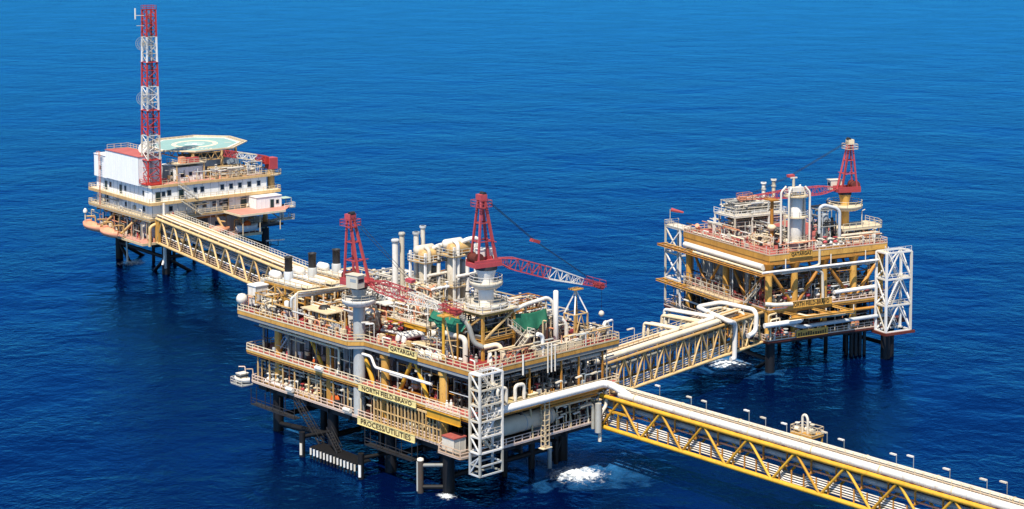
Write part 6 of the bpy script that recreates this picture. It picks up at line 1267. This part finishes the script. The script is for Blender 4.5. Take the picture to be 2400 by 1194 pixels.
MB().stairs((8.4, 0.2, 22.8), (13.4, 0.2, 19.0), 0.9, (0, 1, 0)).build('stair_flight', 'white', st_); MB().stairs((8.6, -0.8, 18.9), (14.0, -0.8, 15.0), 0.9, (0, 1, 0)).build('stair_flight', 'white', st_)
# upper works
bx = room(A, 'big plain white windowless box on the roof, left of the red and white mast', 0.2, 6.6, 6.2, 25.0, 22.7, 30.0, 'wall', name='roof_module', roof='pdeck', ribs=True)
room(A, 'smaller white box with one small window at the far left roof corner', 0.6, 6.4, 25.25, 32.6, 22.4, 28.2, 'wall', name='roof_module', wins=[('u', 29.0, 0.9, 24.4, 25.4)])
t = thing(A, 'roof_railing', 'white guard rail on top of the big white roof box', 'railing', (5, 16, 30.18)); MB().rail([(0.5, 24.6, 30.2), (6.4, 24.6, 30.2), (6.4, 6.6, 30.2)], r=0.11, h=1.2).build('railing', 'white', t)
t = thing(A, 'wall_ladder', 'rusty ladder running up the left wall of the accommodation block', 'ladder', (0, 28, 15)); m = MB()
for w in (27.6, 28.3): m.bar((-0.2, w, 15), (-0.2, w, 29.4), 0.1)
for k in range(26): m.bar((-0.2, 27.6, 15.3+0.55*k), (-0.2, 28.3, 15.3+0.55*k), 0.08)
m.build('rungs', 'coral', t); MB().rail([(-0.2, 26.8, 28.3), (-0.2, 29.6, 28.3)], r=0.08, h=0.9).build('head_rail', 'coral', t)
def dish(label, c, r, d, parent_mat='clean', post=None, grid=False):
    t = thing(A, 'dish_antenna', label, 'dish', c); C = Vector(c); d = Vector(d).normalized(); u = d.cross(Vector((0, 0, 1))).normalized(); v = u.cross(d); n = 18; vs = []; fs = []
    for i_, (rr_, zz) in enumerate(((0.02, 0), (0.4, 0.05), (0.75, 0.17), (1.0, 0.30))):
        for k in range(n): g = 2*math.pi*k/n; vs.append(C + (u*math.cos(g) + v*math.sin(g))*rr_*r + d*zz*r)
    for i_ in range(3):
        for k in range(n): fs.append((i_*n+k, i_*n+(k+1) % n, (i_+1)*n+(k+1) % n, (i_+1)*n+k))
    m = MB()
    if grid:
        for i_ in range(1, 4):
            for k in range(n): m.bar(vs[i_*n+k], vs[i_*n+(k+1) % n], 0.07)
        for k in range(n):
            for i_ in range(3): m.bar(vs[i_*n+k], vs[(i_+1)*n+k], 0.045)
        m.build('reflector', 'lgrey', t)
    else:
        m.add(vs, fs, True); o = m.build('reflector', parent_mat, t); so = o.modifiers.new('thickness', 'SOLIDIFY'); so.thickness = 0.08
    MB().cyl(C - d*0.1, C - d*0.7*r, 0.3*r*0.6, n=8).build('mount', 'lgrey', t); MB().bar(C + d*0.1*r, C + d*0.75*r, 0.08).build('feed_arm', 'lgrey', t)
    if post: MB().cyl(C - d*0.5*r, Vector(post), 0.16, n=8).build('post', 'lgrey', t)
    return t
dish('large white satellite dish on the big white roof box, right of two', (3.6, 9.4, 31.8), 1.6, (-0.75, -0.35, 0.5), post=(4.0, 9.7, 30.2))
dish('smaller white satellite dish on the big white roof box, left of two', (4.6, 12.4, 31.7), 1.2, (-0.3, 0.75, 0.5), post=(4.6, 12.2, 30.2))
# telecom mast
mast = thing(A, 'telecom_mast', 'tall square lattice mast banded red and white', 'mast', (3.2, 5.2, 23.2))
MZ = [23.2, 29.4, 35.6, 42.0, 48.0, 54.2, 60.6, 67.4]
def msize(z): f = (z-23.2)/46.4; return 1.75*(1-f) + 1.2*f
for k in range(7):
    z0_, z1_ = MZ[k], MZ[k+1]; mat = 'mastred' if k % 2 == 0 else 'clean'; mc, md = MB(), MB(); nb = 3 if k < 6 else 4
    for j in range(nb):
        za, zb = z0_+(z1_-z0_)*j/nb, z0_+(z1_-z0_)*(j+1)/nb; ca = [(3.2+sx*msize(za), 5.2+sy*msize(za), za) for sx, sy in ((-1,-1),(1,-1),(1,1),(-1,1))]; cb = [(3.2+sx*msize(zb), 5.2+sy*msize(zb), zb) for sx, sy in ((-1,-1),(1,-1),(1,1),(-1,1))]
        for i_ in range(4):
            mc.bar(ca[i_], cb[i_], 0.36); n_ = (i_+1) % 4; md.bar(cb[i_], cb[n_], 0.15)
            if j % 2: md.bar(ca[i_], cb[n_], 0.15)
            else: md.bar(ca[n_], cb[i_], 0.15)
    s_ = mc.build('mast_section', mat, mast); md.build('lacing', mat, s_)
    if k < 6:
        s2 = msize(z1_)+0.35; f = MB().bb(3.2-s2, 3.2+s2, 5.2-s2, 5.2+s2, z1_-0.08, z1_).build('rest_platform', mat, s_) if k in (0, 2, 4) else None
m = MB()
for y in (-0.35, 0.35): m.bar((3.2, 5.2+y, 23.4), (3.2, 5.2+y, 67.2), 0.1)
for k in range(57): m.bar((3.2, 4.85, 24+0.75*k), (3.2, 5.55, 24+0.75*k), 0.08)
for dx in (-0.5, 0.5): m.cyl((3.2+dx, 5.7, 23.4), (3.2+dx, 5.7, 66), 0.09, n=6)
m.build('ladder_and_cables', 'grey', mast)
MB().rail([(1.8, 3.8, 67.4), (4.6, 3.8, 67.4), (4.6, 6.6, 67.4), (1.8, 6.6, 67.4)], close=True, r=0.1).build('top_railing', 'mastred', mast)
dish('white dish on the upper white band of the mast', (0.9, 4.2, 59.0), 1.7, (-0.5, -0.8, 0.05), grid=True); dish('white dish on the lower white band of the mast', (0.8, 4.0, 45.2), 1.7, (-0.5, -0.8, 0.05), grid=True)
t = thing(A, 'aerial', 'small pale aerial on an arm at the mast top', 'antenna', (1.0, 5.2, 67.5)); MB().bar((1.9, 5.2, 66.0), (0.2, 6.4, 66.0), 0.12).build('arm', 'white', t); MB().bar((0.1, 6.5, 65.0), (0.1, 6.5, 67.8), 0.4, 0.2).build('panel_antenna', 'white', t); MB().bar((0.3, 6.3, 63.4), (1.9, 5.4, 63.4), 0.1).build('arm', 'white', t)
tb = MB().bb(0.9, 5.5, 2.9, 7.5, 23.02, 23.4).build('base_frame', 'mastred', mast); MB().rail([(0.4, 8, 23.4), (0.4, 2.4, 23.4), (6, 2.4, 23.4)], r=0.1).build('railing', 'mastred', tb)
# helideck
HC = Vector((24.3, 21.4, 0)); HZ = 30.0
vy = Vector((math.sin(A.a), math.cos(A.a), 0)); vx = Vector((math.cos(A.a), -math.sin(A.a), 0))
def hp(r, g, z=HZ): p = HC + vx*12.2*r*math.cos(g) + vy*15.4*r*math.sin(g); return Vector((p.x, p.y, z))
hd = thing(A, 'helideck', 'green octagonal helicopter deck with a white circle and H', 'helideck', (HC.x, HC.y, 23))
G8 = [R(22.5+45*k) - R(8) for k in range(8)]
oc = [hp(1.0, g) for g in G8]; MB().prism([(p.x, p.y) for p in oc], HZ-0.35, HZ).build('deck', 'helig', hd)
def ringmesh(r0, r1, n, z, gs=None):
    m = MB(); gs = gs or [2*math.pi*k/n for k in range(n)]; n = len(gs); a = [hp(r0, g, z) for g in gs]; b = [hp(r1, g, z) for g in gs]; zz = Vector((0, 0, 0.02))
    m.add(a+b, [(i_, (i_+1) % n, (i_+1) % n + n, i_+n) for i_ in range(n)]); return m
ringmesh(0.93, 0.985, 8, HZ+0.012, G8).build('edge_line', 'clean', hd); ringmesh(0.40, 0.50, 48, HZ+0.012).build('landing_circle', 'cream', hd)
def pad(m, x0, x1, y0, y1): q = [HC + vx*x0 + vy*y0, HC + vx*x1 + vy*y0, HC + vx*x1 + vy*y1, HC + vx*x0 + vy*y1]; m.add([(p.x, p.y, HZ+0.014) for p in q], [(0, 1, 2, 3)])
m = MB(); pad(m, -2.4, 2.4, -1.9, -1.0); pad(m, -2.4, 2.4, 1.0, 1.9); pad(m, -0.5, 0.5, -1.0, 1.0); m.build('letter_h', 'clean', hd)
m = MB()
rr = random.Random(2)
for k in range(9): pad(m, -3.6+1.15*k, -2.85+1.15*k, -10.2, -8.6)
pad(m, 7.6, 9.4, 2.4, 3.2); pad(m, -11, -8, -5.5, -4.6); m.build('deck_marking', 'clean', hd)
net = [hp(1.13, g, HZ+0.15) for g in G8]
for k in range(8):
    a, b, c, d_ = oc[k], oc[(k+1) % 8], net[(k+1) % 8], net[k]; m = MB(); m.bar(d_, c, 0.3); m.bar(a, b, 0.25)
    for j in range(9): m.bar(a.lerp(b, j/8), d_.lerp(c, j/8), 0.12)
    for j in (0.35, 0.7): m.bar(a.lerp(d_, j), b.lerp(c, j), 0.1)
    m.build('safety_net', 'cream', hd)
for (u, w) in ((17.2, 9), (25.2, 8.2), (32, 13), (17.2, 28), (25.2, 30), (33, 28)): MB().cyl((u, w, 23), (u, w, HZ-0.4), 0.38, n=10).build('post', 'pyellow', hd)
m = MB()
for a, b in (((17.2,9),(25.2,8.2)), ((25.2,8.2),(32,13)), ((17.2,9),(17.2,28))):
    n_ = 4; pa = [Vector((*a, HZ-0.7)).lerp(Vector((*b, HZ-0.7)), k/n_) for k in range(n_+1)]; pb = [p - Vector((0, 0, 1.9)) for p in pa]
    m.bar(pa[0], pa[-1], 0.25); m.bar(pb[0], pb[-1], 0.25)
    for k in range(n_): m.bar(pa[k], (pb[k]+pb[k+1])/2, 0.16); m.bar((pb[k]+pb[k+1])/2, pa[k+1], 0.16)
m.build('under_truss', 'pyellow', hd); MB().cyl((17.2, 9, 28.8), (10.8, 5.5, 23.2), 0.22, n=8).build('brace', 'pyellow', hd)
room(A, 'low white house with dark windows on the roof below the helideck', 10.2, 17.6, 5.0, 14, 23.0, 26.4, 'wall', wins=[('w', 11.8, 0.9, 24.0, 25.2), ('w', 14.2, 0.9, 24.2, 25.2), ('w', 16.4, 0.9, 24.2, 25.2)], doors=[('u', 7.4, 1.2, 23.05, 25.2)], name='roof_house')
t = thing(A, 'fire_monitor_deck', 'small railed deck with orange boxes under the near edge of the helideck', 'platform', (13.5, 6, 26.6)); f = MB().bb(9.6, 18.2, 4.0, 9.0, 27.4, 27.6).build('floor', 'cream', t); MB().rail([(9.6, 9, 27.6), (9.6, 4, 27.6), (18.2, 4, 27.6)], r=0.1).build('railing', 'cream', f); MB().bb(11.4, 12.8, 4.8, 6.4, 27.62, 29.2).build('foam_tank', 'coral', t); MB().bb(13.4, 16.8, 5.0, 6.6, 27.62, 28.8).build('foam_tank', 'red', t)
for a, b in ((10, 4.4), (17.8, 4.4)): MB().bar((a, b, 23), (a, b, 27.4), 0.28).build('post', 'pyellow', t)
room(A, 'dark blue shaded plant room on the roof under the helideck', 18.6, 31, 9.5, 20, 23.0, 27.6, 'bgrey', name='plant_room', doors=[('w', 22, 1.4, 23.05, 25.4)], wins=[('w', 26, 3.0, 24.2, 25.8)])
pipe_skid(A, 'pipes and small posts on the roof edge below the helideck', 20.5, 29.5, 3.0, 7.5, 23.0, 2.6, 401, mats=('white', 'lgrey', 'cream'), frame='pyellow', n=18)
pipe_skid(A, 'white pipe frame on the roof edge left of the red crane', 29.5, 34, 2.6, 6.2, 23.2, 3.4, 402, mats=('white', 'clean', 'lgrey'), frame='white', n=14)
# crane with stowed boom
t = thing(A, 'pedestal_crane', 'red crane house with a white boom stowed toward the helideck', 'crane', (37.0, 3.2, 15))
MB().cyl((37.0, 3.2, 15), (37.0, 3.2, 24.2), 0.95, n=14).build('pedestal', 'pyellow', t); f = MB().lathe((37.0, 3.2, 22.6), [(2.6, 0), (2.8, 0.3)], 14).build('ring_platform', 'cream', t); MB().rail(ring_pts((37.0, 3.2), 2.7, 22.9, 10), close=True, r=0.1).build('railing', 'white', f)
MB().bb(36.0, 38.4, 2.0, 4.6, 24.2, 27.2).build('crane_house', 'red', t); MB().bb(35.0, 36.0, 2.4, 4.2, 25.6, 27.6).build('winch_box', 'mastred', t)
for i_, (t0_, t1_, mt) in enumerate(((0.0, 0.25, 'red'), (0.25, 0.7, 'clean'), (0.7, 1.0, 'red'))):
    mc, md = MB(), MB(); lattice(mc, md, (36.0, 3.6, 26.8), (25.0, 6.6, 29.0), lambda x: (0.7, 0.75), t0_, t1_, 4, cr=0.12, dr=0.08); s_ = mc.build('boom_section', mt, t); md.build('lacing', mt, s_)
# white cabin on the side deck and balconies
room(A, 'white cabin on the pink side deck of the accommodation platform', 28.6, 36.0, -3.6, 1.3, 15.06, 18.0, 'wall', doors=[('w', 33.2, 1.0, 15.1, 17.2)], wins=[('w', 34.8, 0.8, 16.0, 17.0)], name='deck_cabin', roof='clean')
t = thing(A, 'side_balcony', 'railed balcony with a green awning right of the white deck cabin', 'balcony', (38, -3, 15)); f = MB().bb(36.2, 39.4, -5.0, -0.4, 14.7, 14.9).build('floor', 'cream', t); MB().rail([(36.2, -5, 14.9), (39.4, -5, 14.9), (39.4, -0.4, 14.9)], r=0.1).build('railing', 'white', f); MB().bb(36.4, 39.2, -3.6, -0.6, 17.0, 17.1).build('awning', 'mint', t)
for a, b in ((39.1, -3.5), (39.1, -0.7)): MB().bar((a, b, 14.9), (a, b, 17.0), 0.12).build('post', 'white', t)
t = thing(A, 'side_balcony', 'lower white railed balcony under the side deck', 'balcony', (38, -3, 11.5)); f = MB().bb(34.0, 39.4, -4.6, -1.6, 11.5, 11.7).build('floor', 'cream', t); MB().rail([(34, -4.6, 11.7), (39.4, -4.6, 11.7), (39.4, -1.6, 11.7)], r=0.11).build('railing', 'white', f); MB().bar((33.0, -1, 14.2), (36, -4.2, 11.6), 0.25).build('strut', 'pyellow', t); MB().cyl((36.6, -3.2, 11.7), (36.6, -3.2, 14.7), 0.4, n=10).build('column', 'clean', t)
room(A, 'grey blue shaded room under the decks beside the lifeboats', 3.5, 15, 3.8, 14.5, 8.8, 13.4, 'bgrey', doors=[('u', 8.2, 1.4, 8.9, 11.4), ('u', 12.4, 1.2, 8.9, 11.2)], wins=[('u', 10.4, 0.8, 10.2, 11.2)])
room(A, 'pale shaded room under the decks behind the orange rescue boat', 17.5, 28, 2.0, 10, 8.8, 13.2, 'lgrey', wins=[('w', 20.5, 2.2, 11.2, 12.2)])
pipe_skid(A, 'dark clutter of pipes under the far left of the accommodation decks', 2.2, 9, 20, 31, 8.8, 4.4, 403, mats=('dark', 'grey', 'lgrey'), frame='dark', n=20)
# lifeboats
def lifeboat(label, c, axis, z, L=9.6, mat='coral', open_=False):
    t = thing(A, 'lifeboat', label, 'lifeboat', (c[0], c[1], z)); ax = Vector((axis[0], axis[1], 0)).normalized(); sd = Vector((-ax.y, ax.x, 0)); C = Vector((c[0], c[1], 0))
    hull(MB(), c, L, 3.4, 1.8, axis, z).build('hull', mat if not open_ else 'clean', t)
    if not open_:
        m = MB(); vs = []; fs = []; n = 7; k_ = 7
        for i_ in range(n):
            x = -1 + 2*i_/(n-1); s_ = (1-abs(x)**3)*0.95 + 0.05
            for j in range(k_): g = math.pi*j/(k_-1); vs.append(C + ax*x*L*0.42 + sd*math.cos(g)*1.3*s_ + Vector((0, 0, z+1.3 + math.sin(g)*1.25*s_)))
        for i_ in range(n-1):
            for j in range(k_-1): fs.append((i_*k_+j, i_*k_+j+1, (i_+1)*k_+j+1, (i_+1)*k_+j))
        m.add(vs, fs, True); cn = m.build('canopy', mat, t); p = C - ax*L*0.2; MB().bar(p + Vector((0,0,z+2.4)) - ax*0.6, p + Vector((0,0,z+2.4)) + ax*0.6, 1.1, 0.7).build('helm_hatch', mat, cn)
    else:
        MB().bb(c[0]-1.0, c[0]+0.8, c[1]-0.7, c[1]+0.7, z+1.4, z+2.6).build('cover', 'hivis', t); MB().lathe((c[0]+0.2, c[1], z+2.0), [(0.9,-0.5),(1.0,0),(0.6,0.8),(0.05,1.0)], 10).build('cover_hump', 'hivis', t)
    for s_ in (-1, 1):
        p = C + ax*s_*L*0.33; MB().pipe([p + sd*2.6 + Vector((0,0,z-0.2)), p + sd*2.4 + Vector((0,0,z+3.2)), p + Vector((0,0,z+3.4))], 0.2, n=8).build('davit', 'pyellow', t); MB().cyl(p + Vector((0,0,z+3.4)), p + Vector((0,0,z+1.7)), 0.05, n=5).build('fall_wire', 'dark', t)
    MB().bar(C - ax*L*0.46 + Vector((0,0,z+1.45)) + sd*1.45, C + ax*L*0.46 + Vector((0,0,z+1.45)) + sd*1.45, 0.12, 0.2).build('rubbing_strake', 'byellow', t)
    return t
lifeboat('faded orange lifeboat on the left side of the accommodation platform, further of two', (-4.2, 24.4), (0, -1), 9.2); lifeboat('faded orange lifeboat on the left side of the accommodation platform, nearer of two', (-3.8, 15.2), (0, -1), 8.8)
lifeboat('faded orange lifeboat on the right side, half hidden by the pale bridge', (17.6, -2.2), (1, 0), 9.2, 7.5, 'coral'); lifeboat('open white rescue boat with a bright orange cover on the right side', (26.4, -2.2), (1, 0), 9.2, 6.5, open_=True)
t = thing(A, 'beacon_post', 'small white beacon on a post at the far left of the lifeboat deck', 'beacon', (-3, 31, 8.8)); MB().cyl((-3, 31, 8.8), (-3, 31, 13.0), 0.2, n=8).build('post', 'clean', t); MB().lathe((-3, 31, 13.0), [(0.5, 0), (0.6, 0.5), (0.3, 1.0), (0.02, 1.2)], 10).build('lantern', 'clean', t); MB().bar((-3, 31, 9.0), (0, 30, 9.0), 0.3).build('bracket', 'cream', t)
for k, (x, y, z, lb) in enumerate(((31.0, -6.0, 5.0, 'first'), (34, -3, 4.2, 'second'), (36.5, -2.5, 4.0, 'third'))):
    t = thing(A, 'platform_lamp', lb + ' from the left of the pale lamps beside the far right legs', 'lamp', (x, y, z)); MB().bar((x-1.0, y, z+2), (x+1.0, y, z+2), 0.5, 0.25).build('lamp_head', 'clean', t); MB().pipe([(x-0.9, y, z+2), (x-0.9, y, z+0.6), (35, 3, z+0.4)], 0.1, n=6).build('arm', 'dark', t)
tk = thing(A, 'white_cone', 'small white dome on the pale bridge near the process platform', 'dome', (0, 0, 0)) if False else None

fittings(ap, 31, 'u', 1, 34, 8.8, 14.0, 50, ('cream', 'lgrey', 'dark', 'pyellow', 'white'), off=0.2, inset=(0.3, 3.0))
fittings(ap, 32, 'w', 4, 37, 8.8, 14.0, 50, ('cream', 'lgrey', 'dark', 'pyellow', 'white'), off=0.2, inset=(0.3, 3.0))
fittings(ap, 35, 'w', 8, 35, 23.0, 26.0, 60, ('white', 'cream', 'lgrey', 'pyellow', 'dark'), off=1.6, inset=(0, 6))
fittings(ap, 36, 'u', 2, 33, 8.8, 13.6, 40, ('dark', 'grey', 'cream', 'coral'), off=-1.2, inset=(0, 4))
for u in (11, 17, 23, 29): MB().cyl((u, 20, -5), (u, 20, 8.4), 0.45, n=8).build('shadow_post', 'black', ap)  # added black members that fill in the shadow under the accommodation decks
for w in (8, 20): MB().bar((5, w, 6.4), (35, w, 6.4), 0.6).build('shadow_beam', 'black', ap)
fittings(ap, 33, 'w', 3, 36, 15.0, 18.4, 26, ('white', 'lgrey', 'cream', 'pyellow'), off=0.2, inset=(0.1, 0.9))
fittings(ap, 34, 'u', 2, 34, 15.0, 18.4, 20, ('white', 'lgrey', 'cream'), off=0.2, inset=(0.1, 0.9))
# ================================================================== discharge water and foam
def foam_material(name, col, scale, lo, hi, dens):
    m = bpy.data.materials.new(name); m.use_nodes = True; t = m.node_tree; N = t.nodes; L = t.links; b = N['Principled BSDF']
    b.inputs['Base Color'].default_value = (*col, 1); b.inputs['Roughness'].default_value = 0.7
    tc = N.new('ShaderNodeTexCoord'); n = N.new('ShaderNodeTexNoise'); n.inputs['Scale'].default_value = scale; n.inputs['Detail'].default_value = 14; n.inputs['Roughness'].default_value = 0.68; n.inputs['Distortion'].default_value = 0.8
    L.new(tc.outputs['Object'], n.inputs['Vector'])
    sp = N.new('ShaderNodeVectorMath'); sp.operation = 'LENGTH'; mp = N.new('ShaderNodeMapping'); L.new(tc.outputs['Generated'], mp.inputs[0]); mp.inputs['Location'].default_value = (-1, -1, 0); mp.inputs['Scale'].default_value = (2, 2, 0); L.new(mp.outputs[0], sp.inputs[0])
    s1 = N.new('ShaderNodeMath'); s1.operation = 'MULTIPLY_ADD'; s1.inputs[1].default_value = -0.42; s1.inputs[2].default_value = 0.30; L.new(sp.outputs['Value'], s1.inputs[0])
    ad = N.new('ShaderNodeMath'); ad.operation = 'ADD'; L.new(n.outputs['Fac'], ad.inputs[0]); L.new(s1.outputs[0], ad.inputs[1])
    mr = N.new('ShaderNodeMapRange'); mr.inputs[1].default_value = lo; mr.inputs[2].default_value = hi; mr.inputs[3].default_value = 0; mr.inputs[4].default_value = dens; L.new(ad.outputs[0], mr.inputs[0]); L.new(mr.outputs[0], b.inputs['Alpha'])
    return m
M['foam'] = foam_material('sea_foam', (0.82, 0.86, 0.88), 1.0, 0.50, 0.78, 0.95)
M['plume'] = foam_material('aerated_water', (0.012, 0.15, 0.38), 0.22, 0.40, 0.80, 0.7)
def patch(name, mat, cx, cy, rx, ry, rot, z, label, amp, seed):
    rr_ = random.Random(seed); n = 26; vs = []; fs = []; ca, sa = math.cos(rot), math.sin(rot)
    for j in range(n+1):
        for i_ in range(n+1):
            x, y = -1+2*i_/n, -1+2*j/n; h_ = amp*max(0, 1-(x*x+y*y))*rr_.random(); X, Y = x*rx, y*ry; vs.append((X*ca-Y*sa, X*sa+Y*ca, h_))
    for j in range(n):
        for i_ in range(n): fs.append((j*(n+1)+i_, j*(n+1)+i_+1, (j+1)*(n+1)+i_+1, (j+1)*(n+1)+i_))
    me = bpy.data.meshes.new(name); me.from_pydata(vs, [], fs); me.materials.append(M[mat]); o = bpy.data.objects.new(name, me); COL.objects.link(o); o.location = (cx, cy, z); o['kind'] = 'stuff'; o['label'] = label; return o
patch('discharge_plume', 'plume', 10, 281, 13, 13, 0.2, 0.03, 'paler aerated water around the foam near the process platform', 0, 1)
patch('sea_foam', 'foam', 10.6, 276.2, 5.4, 5.4, -0.15, 0.07, 'white churning foam patch right of the process platform leg', 0.5, 2)
patch('discharge_plume', 'plume', 46, 350, 11, 14, -0.3, 0.03, 'paler aerated water under the wellhead bridge', 0, 3)
patch('sea_foam', 'foam', 44, 346.5, 4.6, 3.8, -0.6, 0.07, 'white foam streak under the wellhead end of the bridge', 0.4, 4)
patch('sea_foam', 'foam', -99.8, 451, 4.2, 5.5, 0.1, 0.07, 'white foam ring below the overboard stream of the accommodation platform', 0.3, 5)
patch('sea_foam', 'foam', -10.2, 265.6, 1.8, 2.4, 0.1, 0.07, 'thin foam around the near corner leg of the process platform', 0.2, 6)
patch('discharge_plume', 'plume', -34, 300, 7, 8, 0.3, 0.03, 'paler water between the left legs of the process platform', 0, 7)
s_ = thing(W, 'overboard_stream', 'thin white stream of water falling from the accommodation lifeboat deck', 'water stream', (-101.3, 452.0, 0)); m = MB(); m.cyl((-101.3, 452, 0.1), (-101.6, 452, 8.4), 0.3, 0.14, n=8); m.build('falling_water', 'clean', s_)
